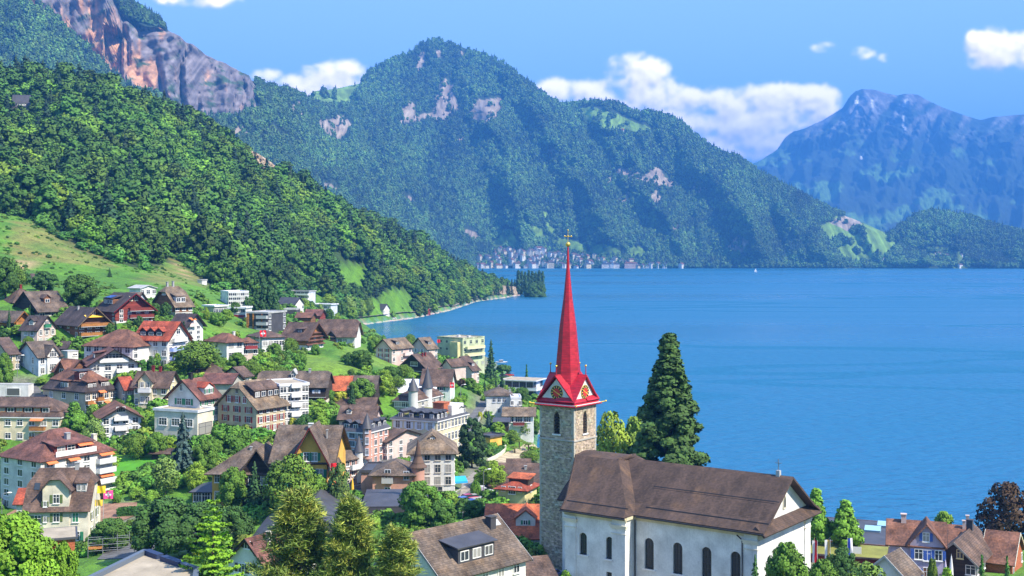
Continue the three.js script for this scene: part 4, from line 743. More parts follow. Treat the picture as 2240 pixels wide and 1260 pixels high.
  // pent roof at the foot of the gable, snow guards, gutters and downpipes
  put('pent_roof', new Solid().slab([V(1.75, EV - 0.45, 0.95), V(1.75, EV - 0.45, -2 * HALF - 0.95), V(0.02, EV + 0.75, -2 * HALF - 0.5), V(0.02, EV + 0.75, 0.5)], 0.28).geometry(), churchTiles, g);
  const guard = new Solid(); guard.slab([V(NX + 1.5, EV + 0.98, -0.9), V(1.45, EV + 0.98, -0.9), V(1.45, EV + 1.13, -0.95), V(NX + 1.5, EV + 1.13, -0.95)], 0.05); guard.slab([V(CXL - 0.4, EV + 0.98, P0 - 0.9), V(NX, EV + 0.98, P0 - 0.9), V(NX, EV + 1.13, P0 - 0.95), V(CXL - 0.4, EV + 1.13, P0 - 0.95)], 0.05);
  guard.slab([V(NX + 0.8, EV + 3.55, -4.6), V(1.45, EV + 3.55, -4.6), V(1.45, EV + 3.66, -4.65), V(NX + 0.8, EV + 3.66, -4.65)], 0.05);
  put('snow_guard', guard.geometry(), paint('black'), roof);
  put('gutter', merged([cylinder(V(NX + 0.9, EV - 0.2, ov + 0.05), V(1.5, EV - 0.2, ov + 0.05), 0.12), cylinder(V(CXL - 0.5, EV - 0.2, P0 + ov + 0.05), V(NX + 0.5, EV - 0.2, P0 + ov + 0.05), 0.12)]), paint('black'), g);
  put('downpipe', merged([cylinder(V(NX + 0.7, EV - 0.7, ov), V(NX + 0.25, EV - 1.3, 0.22), 0.1), cylinder(V(NX + 0.25, EV - 1.3, 0.22), V(NX + 0.25, -4, 0.22), 0.1)]), paint('black'), g);
  put('downpipe', merged([cylinder(V(-2.6, EV - 0.7, ov), V(-2.15, EV - 1.5, 0.25), 0.1), cylinder(V(-2.15, EV - 1.5, 0.25), V(-2.15, -4, 0.25), 0.1)]), paint('black'), g);
  // gable niche
  { const s = new THREE.Shape(); s.moveTo(-0.5, 0); s.lineTo(0.5, 0); s.lineTo(0.5, 1.3); s.quadraticCurveTo(0.45, 1.9, 0, 2.3); s.quadraticCurveTo(-0.45, 1.9, -0.5, 1.3); s.lineTo(-0.5, 0);
    const h = new THREE.Path(); h.moveTo(-0.33, 0.2); h.lineTo(0.33, 0.2); h.lineTo(0.33, 1.3); h.quadraticCurveTo(0.3, 1.7, 0, 2.0); h.quadraticCurveTo(-0.3, 1.7, -0.33, 1.3); h.lineTo(-0.33, 0.2); s.holes.push(h);
    const m = put('window', new THREE.ExtrudeGeometry(s, { depth: 0.16, bevelEnabled: false }), plaster('pale'), g); m.rotation.y = Math.PI / 2; m.position.set(0.0, EV + 1.6, ZM);
    put('pane', new Solid().box(-0.33, 0.2, 0.02, 0.33, 1.8, 0.06).geometry(), leadPane, m); }
  // cross on the ridge end
  const cross = (y, s, m, parent, name) => { const q = put(name, new Solid().box(-0.05 * s, 0, -0.05 * s, 0.05 * s, 1.7 * s, 0.05 * s).box(-0.5 * s, 1.05 * s, -0.05 * s, -0.05 * s, 1.15 * s, 0.05 * s).box(0.05 * s, 1.05 * s, -0.05 * s, 0.5 * s, 1.15 * s, 0.05 * s).geometry(), m, parent); q.position.y = y; return q; };
  const rc = put('finial', new Solid().box(-0.3, -0.4, -0.3, 0.3, 0.7, 0.3).geometry(), paint('concrete'), g); rc.position.set(-0.9, RG + 0.1, ZM); cross(0.7, 1.0, metal, rc, 'cross');

  // tower
  const W = 6.9, TX = -36.6, TZ = -8.0, H = 27.25, belt = 21.4;
  const t = put('tower', (() => {
    const list = [new Solid().box(-W / 2, -5, -W / 2, W / 2, belt, W / 2).geometry(), new Solid().box(-W / 2 + 0.95, belt, -W / 2 + 0.95, W / 2 - 0.95, H, W / 2 - 0.95).geometry()];
    const lancet = () => { const p = new THREE.Path(), r = 0.62; p.moveTo(-r, belt + 0.9); p.lineTo(r, belt + 0.9); p.lineTo(r, belt + 3.5); p.quadraticCurveTo(r * 0.95, belt + 4.3, 0, belt + 4.75); p.quadraticCurveTo(-r * 0.95, belt + 4.3, -r, belt + 3.5); p.lineTo(-r, belt + 0.9); return p; };
    for (let k = 0; k < 4; k++) { const hw = k % 2 ? W / 2 - 0.9 : W / 2, q = panel([[-hw, belt], [hw, belt], [hw, H], [-hw, H]], [lancet()], 0.9).translate(0, 0, W / 2); q.rotateY(k * Math.PI / 2); list.push(q); }
    return merged(list);
  })(), stoneMat, g);
  t.position.set(TX - W / 2, 0, TZ - W / 2);
  put('string_course', new Solid().box(-W / 2 - 0.15, belt - 0.2, -W / 2 - 0.15, W / 2 + 0.15, belt + 0.05, W / 2 + 0.15).geometry(), plaster('stone'), t);
  put('quoins', merged([0, 1, 2, 3].flatMap((k) => { const sx = k & 1 ? 1 : -1, sz = k & 2 ? 1 : -1, l = []; for (let y = -3, i = 0; y < H - 0.6; y += 0.62, i++) { const a = i % 2 ? 0.5 : 0.3, b = i % 2 ? 0.3 : 0.5; if (y < belt - 0.7 || y > belt + 0.1) l.push(new Solid().box(sx > 0 ? W / 2 - a : -W / 2 - 0.03, y, sz > 0 ? W / 2 - b : -W / 2 - 0.03, sx > 0 ? W / 2 + 0.03 : -W / 2 + a, y + 0.58, sz > 0 ? W / 2 + 0.03 : -W / 2 + b).geometry()); } return l; })), new THREE.MeshStandardMaterial({ color: lin(0.5, 0.47, 0.4), map: texPlaster, roughness: 0.95 }), t);
  for (let k = 0; k < 4; k++) {                              // belfry louvres
    const q = new Solid(); for (let y = belt + 1; y < belt + 4.4; y += 0.5) q.slab([V(-0.6, y, -0.15), V(0.6, y, -0.15), V(0.6, y + 0.25, -0.55), V(-0.6, y + 0.25, -0.55)], 0.05); q.box(-0.05, belt + 0.9, -0.2, 0.05, belt + 4.4, -0.1);
    const m = put('louvre', q.geometry(), boards('darkwood'), t); m.position.set(Math.sin(k * Math.PI / 2) * W / 2, 0, Math.cos(k * Math.PI / 2) * W / 2); m.rotation.y = k * Math.PI / 2;
    const sill = put('sill', new Solid().box(-0.85, belt + 0.65, -0.3, 0.85, belt + 0.9, 0.16).geometry(), paint('offwhite'), t); sill.position.copy(m.position); sill.rotation.y = m.rotation.y;
  }
  // gables, each with a clock; pent roofs; crossing roofs; spire
  const E = W / 2 + 0.75, gy = H + 0.85, peak = H + 4.85;
  const cap = new Solid();
  for (let k = 0; k < 4; k++) {
    const c = Math.cos(k * Math.PI / 2), s = Math.sin(k * Math.PI / 2), R = (x, y, z) => V(c * x + s * z, y, -s * x + c * z);
    cap.slab([R(-E, H - 0.15, E), R(E, H - 0.15, E), R(W / 2 - 0.35, gy, W / 2 - 0.35), R(-W / 2 + 0.35, gy, W / 2 - 0.35)], 0.18);
    const q = W / 2 + 0.42, b = W / 2 + 0.42, y0 = gy - 0.4;
    cap.slab([R(0, peak, q), R(0, peak, 0), R(-b, y0, 0), R(-b, y0, q)].reverse(), 0.2).slab([R(b, y0, q), R(b, y0, 0), R(0, peak, 0), R(0, peak, q)], 0.2);
  }
  put('gable_roof', cap.geometry(), redPaint, t);
  put('eave_soffit', new Solid().box(-E + 0.15, H - 0.02, -E + 0.15, E - 0.15, H + 0.1, E - 0.15).geometry(), paint('offwhite'), t);
  for (let k = 0; k < 4; k++) {
    const hold = put('gable', new Solid().poly([V(-W / 2, gy - 0.6, 0), V(W / 2, gy - 0.6, 0), V(W / 2 - 0.1, gy - 0.2, 0), V(0, peak - 0.45, 0), V(-W / 2 + 0.1, gy - 0.2, 0)]).box(-W / 2 + 0.6, gy - 0.6, -0.4, W / 2 - 0.6, gy, -0.02).geometry(), whiteWall, g);
    hold.position.set(Math.sin(k * Math.PI / 2) * (W / 2 - 0.06), 0, Math.cos(k * Math.PI / 2) * (W / 2 - 0.06)).add(t.position); hold.rotation.y = k * Math.PI / 2;
    const cy = gy + 1.15, disc = (r, z, m, n) => { const d = put(n, new THREE.CylinderGeometry(r, r, 0.06, 40).rotateX(Math.PI / 2), m, hold); d.position.set(0, cy, z); return d; };
    disc(1.22, 0.04, goldPaint, 'clock_rim'); disc(1.16, 0.07, paint('black'), 'clock_face'); disc(0.7, 0.1, new THREE.MeshStandardMaterial({ color: lin(0.55, 0.035, 0.02), roughness: 0.6 }), 'clock_centre');
    for (let h = 0; h < 12; h++) { const m = put('numeral', shape('numeral', () => new Solid().box(-0.065, 0.76, 0, 0.065, 1.1, 0.03).geometry()), goldPaint, hold); m.position.set(0, cy, 0.1); m.rotation.z = -h * Math.PI / 6; }
    const hand = (len, w, ang, n) => { const m = put(n, new Solid().box(-w / 2, -0.2, 0, w / 2, len, 0.03).geometry(), goldPaint, hold); m.position.set(0, cy, 0.14); m.rotation.z = -ang; };
    hand(1.05, 0.11, -60 * Math.PI / 180, 'minute_hand'); hand(0.75, 0.15, 116 * Math.PI / 180, 'hour_hand');
    put('pinnacle', cylinder(V(0, peak - 0.1, 0.2), V(0, peak + 1.5, 0.2), 0.09, 0.05), redPaint, hold); put('pinnacle_ball', new THREE.SphereGeometry(0.2, 12, 8).translate(0, peak + 1.6, 0.2), gold, hold);
    const sp = put('waterspout', merged([cylinder(V(0, 0, 0), V(0.75, 0.12, 0), 0.1, 0.06), new THREE.SphereGeometry(0.15, 8, 6).scale(1.3, 1, 1).translate(0.82, 0.16, 0)]), goldPaint, t); const an = (k + 0.5) * Math.PI / 2; sp.position.set(Math.sin(an) * E * 1.38, H, Math.cos(an) * E * 1.38); sp.rotation.y = an - Math.PI / 2;
  }
  const spire = [[2.75, gy - 0.3], [2.12, peak + 0.1], [1.4, 40.3], [0.74, 45.2], [0.27, 50.2], [0.1, 54.1]].map(([r, y]) => new THREE.Vector2(r * 1.04, y));
  const sg = new THREE.LatheGeometry(spire, 8).toNonIndexed(); sg.computeVertexNormals(); { const p = sg.attributes.position, uv = sg.attributes.uv; for (let i = 0; i < p.count; i++) uv.setXY(i, uv.getX(i) * 12, p.getY(i)); }
  const sm = put('spire', sg, redPaint, g); sm.position.copy(t.position);
  put('spire_ball', new THREE.SphereGeometry(0.42, 16, 12).translate(0, 54.2, 0), gold, sm);
  const fin = put('spire_cross', merged([new Solid().box(-0.06, 54.4, -0.06, 0.06, 56.6, 0.06).geometry(), new Solid().box(-0.75, 55.5, -0.05, -0.06, 55.66, 0.05).box(0.06, 55.5, -0.05, 0.75, 55.66, 0.05).geometry(), ...[[0, 56.6], [-0.75, 55.58], [0.75, 55.58], [0, 55.58]].map(([x, y]) => new THREE.SphereGeometry(0.17, 8, 6).translate(x, y, 0))]), gold, sm); 
  fin.rotation.y = A; fin.scale.set(0.75, 1, 0.75);
  houses.push({ g, hx: 26, hz: 20, px: 1480, py: 1120, D: 188, label: 'church', short: 'church' });
}
// ---------------------------------------------------------------- the town, near houses first
const G = 'green', WN = 'wine';
house('apartment_building', 'large apartment block with brown hipped roof and balconies under orange awnings', {
  c: [89, 1128, 1006], l: 1, r: 246, a: 34, t: 'hip', pk: 938, wall: 'offwhite', roof: 'redbrown', cat: 'apartment block', short: 'hip-roofed apartment block',
  F: { n: 3, m: 5, w: 1.5, h: 1.25, mg: 0.16 }, S: { n: 4, m: 5, w: 1.4, h: 1.5, mg: 0.12, skip: [3, 7, 11, 15, 19] },
  bal: [['S', 0.76, 1.0, 2.2, 'white'], ['S', 0.76, 1.0, 4.4, 'white'], ['S', 0.76, 1.0, 6.6, 'white'], ['S', 0.76, 1.0, 8.6, 'white'], ['S', 0.3, 0.55, 6.6, 'white', 1.0], ['S', 0.3, 0.55, 4.4, 'white', 1.0]],
  awn: [['S', 0.88, 10.9, 3.4, 'awning'], ['S', 0.88, 6.4, 3.4, 'awning'], ['S', 0.12, 10.9, 2.4, 'awning'], ['S', 0.42, 10.9, 2.6, 'awning'], ['S', 0.42, 6.5, 2.6, 'wine']], chim: [[0.75, 0.5, 0.9, 1.2, 'concrete'], [0.8, 0.85, 0.9, 1.4, 'pale']],
  extra: (I) => {                                          // the roof terrace cut into the slope over the balconies
    const s = I.slope || 0.55, x = I.hx, q = put('roof_terrace', new Solid().box(-4.6, -0.2, -3.4, 4.6, 1.9, 0.1).geometry(), wallMat('redwood'), I.g); q.position.set(x - 0.9, I.h + 0.35, 0.4); q.rotation.y = Math.PI / 2;
    put('terrace_roof', new Solid().slab([V(-5, 1.95, 0.8), V(5, 1.95, 0.8), V(5, 2.7, -3.8), V(-5, 2.7, -3.8)], 0.16).geometry(), tiles('redbrown'), q);
    put('parapet', new Solid().box(-4.9, -0.3, 1.0, 4.9, 0.75, 1.15).geometry(), paint('white'), q);
    for (const u of [-3, -0.6, 2.2]) windowAt(q, u, 0.85, 0.15, 0, 1.7, 1.5, { sill: false });
    const aw = put('awning', new Solid().slab([V(0.6, 1.3, 1.5), V(4, 1.3, 1.5), V(4, 1.85, 0.3), V(0.6, 1.85, 0.3)], 0.04).geometry(), paint('awning'), q);
  },
});
house('clipped_gable_house', 'cream house with clipped brown tile roof, green shutters and flags along its flank', {
  c: [192, 1190, 1106], l: 57, a: -5, d: 9.5, t: 'hx', clip: 0.55, pk: 1023, wall: 'pale', roof: 'brown', ov: 0.8, short: 'cream clipped-gable house',
  win: [['F', 0.19, 4.6, 1.1, 1.5, { shutter: 'olive', split: 2 }], ['F', 0.8, 4.9, 1.0, 1.6, { shutter: G, closed: true }], ['F', 0.19, 1.9, 1.5, 1.4, { shutter: 'olive' }], ['F', 0.81, 1.5, 1.2, 1.6, { shutter: G }],
    ['S', 0.3, 4.6, 0.9, 1.4, { shutter: 'olive' }], ['S', 0.7, 4.6, 0.9, 1.4, { shutter: 'olive' }], ['S', 0.3, 1.8, 0.9, 1.4, { shutter: 'olive' }], ['S', 0.7, 1.8, 0.9, 1.4, { shutter: 'olive' }]],
  xg: [{ u0: 0.27, u1: 0.7, up: 3.4, top: 2.6, clip: 0.55, out: 0.15, ov: 0.7, win: [[0.52, 2.0, 1.0, 1.4, { shutter: 'olive' }], [0.52, 5.0, 1.0, 1.5, { shutter: 'olive' }], [0.52, 8.4, 1.0, 1.5, { shutter: 'olive' }], [0.1, 1.9, 0.5, 0.9, { shutter: 'olive' }], [0.1, 4.7, 0.5, 0.9, { shutter: 'olive' }], [0.1, 7.5, 0.5, 0.9, { shutter: 'olive' }]] }],
  dorm: [{ u: 0.86, v: 0.35, w: 1.8, h: 1.5, kind: 'shed', wall: 'offwhite', pitch: 0.5, n: 2 }], sky: [[0.12, 0.5]],
  chim: [[0.72, 0.5, 0.7, 0.9]],
});
house('garage', 'small white lean-to with a red tile roof against the clipped-gable house', { c: [56, 1160, 1098], l: 36, a: -4, d: 6, t: 'gx', pk: 1068, wall: 'white', roof: 'red', cat: 'lean-to', short: 'red-roofed lean-to', board: false });
house('apartment_building', 'long yellow apartment house with a dark window band between two brown roof strips', {
  c: [132, 970, 912], l: -70, a: 4, d: 11, t: 'mans', inset: 0.9, lower: 0.28, pk: 868, wall: 'cream', roof: 'brown', mroof: 'brown', cat: 'apartment block', short: 'yellow apartment house',
  F: { n: 8, m: 2, w: 1.3, h: 1.3, mg: 0.05 }, bal: [['F', 0.68, 0.84, 3.1, 'orangewood', 1.0], ['F', 0.2, 0.34, 3.1, 'orangewood', 1.0], ['F', 0.2, 0.34, 0.6, 'orangewood', 1.0], ['F', 0.68, 0.84, 0.6, 'orangewood', 1.0]], awn: [['F', 0.76, 6.2, 3.2, 'awning'], ['F', 0.27, 6.2, 3, 'awning']],
  extra: (I) => { const m = put('window_band', new Solid().box(-I.hx + 0.3, -0.2, -2, I.hx - 3.4, 1.15, 0).geometry(), boards('darkwood'), I.g); m.position.set(0, I.h + 1.0, I.hz - 0.7); for (let k = 0; k < 9; k++) windowAt(m, -I.hx + 1.6 + k * (I.w - 5.5) / 8, 0.5, 0.05, 0, 1.5, 0.85, { frame: k % 2 ? 'orangewood' : 'offwhite', sill: false }); put('band_roof', new Solid().box(-I.hx + 0.1, 1.15, -2.2, I.hx - 3.2, 1.35, 0.5).geometry(), tiles('brown'), m); },
});
house('chalet', 'white four-storey house with red-brown roof, pale balconies and teal shutters', {
  c: [222, 972, 914], l: 200, r: 306, a: 66, w: 12, t: 'gx', pk: 889, wall: 'white', roof: 'russet', ve: 1.2, ov: 0.9, short: 'white balconied chalet',
  S: { n: 4, m: 3, w: 1.2, h: 1.5, sh: 'bluegrey', mg: 0.12 }, win: [['S', 0.5, 8.1, 1.9, 1.1, { split: 4 }]], bal: [['S', 0.32, 0.68, 5.6, 'offwhite', 1.0], ['S', 0.34, 0.66, 3.2, 'offwhite', 1.0], ['S', 0.34, 0.7, 0.9, 'offwhite', 1.0]],
});
house('gabled_house', 'white gabled house with green shutters and a red eyebrow dormer on its plum roof', {
  c: [437, 946, 870], l: 368, r: 478, a: 26, t: 'gz', pk: 831, wall: 'white', roof: 'redbrown', ve: 0.9, ov: 0.9, short: 'green-shuttered white house',
  F: { n: 2, m: 3, w: 1.3, h: 1.5, sh: G, mg: 0.36, lift: 0.3, skip: [0] }, S: { n: 3, m: 3, w: 0.9, h: 1.4, sh: G, mg: 0.16 }, win: [['F', 0.42, 10.4, 0.7, 1.3, {}]],
  dorm: [{ on: 'S', u: 0.55, v: 0.08, w: 3.2, h: 1.6, kind: 'gable', pitch: 0.32, roof: 'red', n: 2, sh: G }], chim: [[0.5, 0.35, 0.8, 1.4, 'black']],
  bal: [['F', 0.1, 1.0, 4.6, 'offwhite', 1.4]],
});
house('terrace_annex', 'pale flat-roofed annex with a white terrace edge below the green-shuttered house', { c: [432, 955, 903], l: 338, a: 22, d: 6, D: 290, t: 'flat', wall: 'pale', edge: 'whitetin', roof: 'gravel', ov: 0.3, cat: 'annex', short: 'terrace annex', F: { n: 3, m: 1, w: 2.2, h: 1.6, mg: 0.2, sp: 3 }, win: [['S', 0.5, 1.6, 5, 2.6, { split: 2, frame: 'slate', sill: false }]] });
house('manor_house', 'beige house with wine red shutters and moss-stained clipped roof', {
  c: [561, 956, 889], l: 477, r: 624, a: 32, t: 'hz', clip: 0.72, pk: 836, wall: 'beige', roof: 'tan', ov: 1.1, ve: 0.9, short: 'red-shuttered beige house',
  F: { n: 3, m: 3, w: 1.1, h: 1.6, sh: WN, mg: 0.2, fr: 'stone', lift: 0.4 }, win: [['F', 0.5, 10.6, 0.7, 1.0, { frame: 'stone' }], ['F', 0.3, 8.6, 1.0, 1.5, { shutter: WN }], ['F', 0.5, 8.6, 1.0, 1.5, { shutter: WN }], ['F', 0.7, 8.6, 1.0, 1.5, { shutter: WN, closed: true }]], S: { n: 4, m: 3, w: 0.9, h: 1.6, sh: WN, mg: 0.14, lift: 0.4 },
  dorm: [{ on: 'S', u: 0.32, v: 0.28, w: 4.2, h: 1.7, kind: 'shed', wall: 'darkwood', roof: 'brown', n: 2, pitch: 0.55 }, { on: 'S', u: 0.76, v: 0.28, w: 4.2, h: 1.7, kind: 'shed', wall: 'darkwood', roof: 'brown', n: 2, pitch: 0.55 }],
});
house('apartment_building', 'white flat-roofed apartment tower with balconies behind the red-shuttered beige house', {
  c: [612, 938, 845], l: 590, r: 675, a: 62, w: 12, t: 'flat', wall: 'white', roof: 'gravel', edge: 'whitetin', ov: 0.2, cat: 'apartment block', short: 'white apartment tower', S: { n: 4, m: 5, w: 1.5, h: 1.5, mg: 0.12 }, bal: [0, 1, 2, 3, 4].map((k) => ['S', 0.38, 0.72, 0.6 + k * 2.35, 'white', 0.9]),
});
house('villa', 'yellow villa with a brown hipped roof and a dark front gable', {
  c: [602, 1112, 1028], l: 464, a: 3, d: 15, t: 'hip', pk: 968, wall: 'amber', roof: 'greybrown', ov: 1.3, short: 'yellow hipped villa', win: [['F', 0.08, 5.6, 0.8, 1.4, {}], ['F', 0.3, 5.6, 1.2, 1.6, {}], ['F', 0.08, 2.4, 0.8, 1.4, {}], ['F', 0.3, 2.4, 1.2, 1.6, {}]],
  xg: [{ u0: 0.5, u1: 0.99, top: 4.2, out: 0.8, ov: 1.4, wall: 'darkwood', win: [[0.3, 5.5, 1.2, 1.6], [0.7, 5.5, 1.2, 1.6]] }], chim: [[0.52, 0.3, 0.4, 0.7]],
});
house('gabled_house', 'tall yellow house with a steep brown roof and a painted gable with green shutters', {
  c: [726, 1120, 1004], l: 600, a: 2, d: 15, t: 'gx', pk: 931, wall: 'amber', roof: 'greybrown', ov: 1.2, ve: 0.9, short: 'steep-roofed yellow house', F: { n: 4, m: 3, w: 1.2, h: 1.7, mg: 0.12, sh: G, lift: 0.4 },
  xg: [{ u0: 0.36, u1: 0.93, top: 5.6, up: 0.4, out: 0.9, ov: 1.4, wall: 'amber', win: [[0.38, 10.4, 1.0, 1.5, { shutter: G }], [0.62, 10.4, 1.0, 1.5, { shutter: G }], [0.5, 7.3, 1.2, 1.6, { shutter: G }], [0.78, 7.3, 1.2, 1.6, { shutter: G }]], board: 'wine' }], chim: [[0.52, 0.42, 0.8, 1.3, 'white'], [0.84, 0.3, 0.25, 1.6]],
});
house('garden_hall', 'low yellow garden hall with a slate roof and white grid windows', { c: [500, 1104, 1075], l: 421, a: 3, d: 8, t: 'hip', pk: 1053, wall: 'amber', roof: 'slate', ov: 0.6, short: 'slate-roofed garden hall', F: { n: 4, m: 1, w: 1.5, h: 1.8, mg: 0.14, sp: 3 } });
house('garden_shed', 'brown plank shed on the lawn beside the silver fir', { c: [371, 1006, 991], l: 332, a: 2, d: 4.5, t: 'gx', pk: 982, wall: 'darkwood', roof: 'brown', cat: 'shed', short: 'brown garden shed' });
house('mansard_hotel', 'yellow four-storey hotel with dark mansard roof and a mossy flat top', {
  c: [955, 1006, 921], l: 857, r: 1023, a: 26, t: 'mans', top: 'flat', inset: 1.2, lower: 0.85, pk: 899, wall: 'cream', roof: 'moss', mroof: 'slate', cat: 'hotel', short: 'moss-topped yellow hotel',
  F: { n: 4, m: 3, w: 1.2, h: 1.8, sh: 'bluegrey', mg: 0.14, fr: 'bluegrey' }, S: { n: 9, m: 3, w: 1.1, h: 1.8, mg: 0.06 }, dorm: [0.18, 0.42, 0.66, 0.88].map((u) => ({ u, v: 0.05, w: 1.3, h: 1.5, kind: 'gable', wall: 'slate', roof: 'slate', pitch: 0.25 })).concat([0.08, 0.2, 0.32, 0.8, 0.92].map((u) => ({ on: 'S', u, v: 0.05, w: 1.2, h: 1.5, kind: 'gable', wall: 'slate', roof: 'slate', pitch: 0.25 }))),
  extra: (I) => { const q = put('lift_house', new Solid().box(-1.6, 0, -1.6, 1.6, 2.6, 1.6).box(-1.75, 2.6, -1.75, 1.75, 2.75, 1.75).geometry(), bricks, I.roof); q.position.set(I.hx - 3, I.h + I.rise * 0.9, 0.5); const p = put('penthouse', new Solid().box(-2.5, -2.6, -3.2, 1.6, 1.9, 3.2).geometry(), plaster('white'), I.roof); p.position.set(I.hx - 1.8, I.h + I.rise * 0.9, -3.2); },
});
house('hotel_annex', 'old grey hotel wing with twin pointed turrets and brown roofs', {
  c: [905, 912, 878], l: 862, r: 968, a: 24, t: 'mans', inset: 1.0, lower: 0.5, pk: 849, wall: 'stone', roof: 'brown', mroof: 'brown', cat: 'hotel', short: 'twin-turreted hotel', F: { n: 5, m: 2, w: 1.1, h: 1.7, mg: 0.12 }, S: { n: 5, m: 2, w: 1.1, h: 1.7, mg: 0.1 },
  extra: (I) => { for (const [x, z, top] of [[I.hx - 0.4, I.hz - 0.4, 6.2], [I.hx - 0.6, -0.6, 8.2]]) { const t = put('turret', new THREE.CylinderGeometry(1.35, 1.35, I.h + 3, 14).translate(0, (I.h + 3) / 2, 0), plaster('offwhite'), I.g); t.position.set(x, 0, z); put('turret_roof', new THREE.ConeGeometry(1.75, top - 2, 14).translate(0, I.h + 3 + (top - 2) / 2, 0), roofMat('slate'), t); } },
});
house('mansard_hotel', 'pink corner hotel with grey mansard, brown cap roof and a slim oriel turret', {
  c: [803, 1020, 946], l: 738, r: 850, a: 24, t: 'mans', inset: 1.0, lower: 0.45, pk: 902, wall: 'pink', roof: 'brown', mroof: 'slate', cat: 'hotel', short: 'pink mansard hotel',
  F: { n: 3, m: 4, w: 1.5, h: 1.5, mg: 0.2, sp: 3, fr: 'bluegrey', sh: 'bluegrey' }, S: { n: 4, m: 4, w: 1.1, h: 1.5, mg: 0.14 }, dorm: [0.3, 0.6].map((u) => ({ u, v: 0.06, w: 1.5, h: 1.5, kind: 'gable', wall: 'slate', roof: 'slate', pitch: 0.3 })).concat([0.3, 0.6, 0.85].map((u) => ({ on: 'S', u, v: 0.06, w: 1.3, h: 1.5, kind: 'gable', wall: 'slate', roof: 'slate', pitch: 0.3 }))),
  extra: (I) => { const t = put('turret', new THREE.CylinderGeometry(1.0, 1.0, I.h - 0.8, 12).translate(0, I.h / 2 + 1.4, 0), plaster('pink'), I.g); t.position.set(I.hx, 0, I.hz); put('turret_roof', new THREE.ConeGeometry(1.45, 3.8, 12).translate(0, I.h + 2.9, 0), roofMat('slate'), t); for (let k = 0; k < 3; k++) windowAt(t, 0.5, 3.6 + k * 2.6, 0.9, 0.5, 0.7, 1.4, { frame: 'bluegrey' }); },
});
house('street_house', 'dark pink row house in shade along the lane beyond the pink hotel', { c: [846, 1010, 966], l: 824, r: 880, a: 40, d: 13, t: 'gx', pk: 940, wall: 'rose', roof: 'brown', short: 'shaded row house', S: { n: 4, m: 3, w: 1.0, h: 1.4 }, F: { n: 2, m: 3, w: 1.0, h: 1.4 } });
house('guest_house', 'white four-storey guest house with a pyramid roof and arched street door', {
  c: [994, 1092, 986], l: 898, a: -4, d: 13.5, t: 'hip', pk: 941, wall: 'white', roof: 'tan', ov: 0.9, short: 'white pyramid-roofed guest house', F: { n: 4, m: 4, w: 1.1, h: 1.7, mg: 0.14, fr: 'stone', skip: [0, 1, 2, 3] }, win: [['F', 0.62, 1.6, 1.9, 2.2, { frame: 'stone', sill: false }], ['F', 0.3, 1.6, 1.5, 2.2, { frame: 'stone', sill: false }]],
  dorm: [{ u: 0.5, v: 0.4, w: 1.1, h: 0.9, kind: 'gable', wall: 'white', pitch: 0.4 }],
  S: { n: 4, m: 4, w: 1.0, h: 1.6 }, extra: (I) => { put('string_course', new Solid().box(-I.hx - 0.1, 2.95, -I.hz - 0.1, I.hx + 0.1, 3.15, I.hz + 0.1).geometry(), plaster('offwhite'), I.g); },
});
house('gabled_house', 'house with long brown roof and white wall tucked behind the guest house', { c: [1000, 1000, 960], l: 880, a: 2, d: 11, t: 'gx', pk: 936, wall: 'white', roof: 'brown', short: 'long brown-roofed house', F: { n: 6, m: 2, w: 1.0, h: 1.4 }, dorm: [{ u: 0.62, v: 0.25, w: 3, h: 1.2, kind: 'shed', wall: 'pink', roof: 'orange', n: 2 }], chim: [[0.68, 0.4, 0.8, 1.2, 'white']] });
house('corner_house', 'pink hip-roofed house with a small iron balcony and a pointed corner turret', {
  c: [902, 1100, 1036], l: 815, a: 2, d: 11, t: 'hip', pk: 1005, wall: 'pink', roof: 'greybrown', ov: 0.9, short: 'pink turreted house', win: [['F', 0.38, 5.6, 1.1, 2.2, { frame: 'bluegrey', sill: false }], ['F', 0.38, 2, 1.1, 2.2, { frame: 'bluegrey', sill: false }], ['F', 0.85, 5.6, 1.0, 1.6, { frame: 'bluegrey' }], ['F', 0.85, 2, 1.0, 1.6, { frame: 'bluegrey' }]], bal: [['F', 0.24, 0.52, 4.2, 'concrete', 0.9]],
  extra: (I) => { const t = put('turret', new THREE.CylinderGeometry(1.35, 1.35, I.h + 1.2, 14).translate(0, (I.h + 1.2) / 2, 0), plaster('pink'), I.g); t.position.set(I.hx + 1.0, 0, I.hz - 1.4); put('turret_roof', new THREE.LatheGeometry([[1.95, 0], [1.3, 0.8], [0.75, 2.2], [0.1, 5.6]].map(([r, y]) => new THREE.Vector2(r, y)), 14).translate(0, I.h + 1.1, 0), tiles('brown'), t); put('finial', cylinder(V(0, I.h + 6.6, 0), V(0, I.h + 7.8, 0), 0.05), metal, t); },
});
house('flat_annex', 'dark flat-roofed annex at the shaded end of the pink turreted house', { c: [822, 1102, 1034], l: 790, a: 2, d: 10, D: 262, t: 'flat', wall: 'pink', roof: 'slate', ov: 0.3, cat: 'annex', short: 'flat annex' });
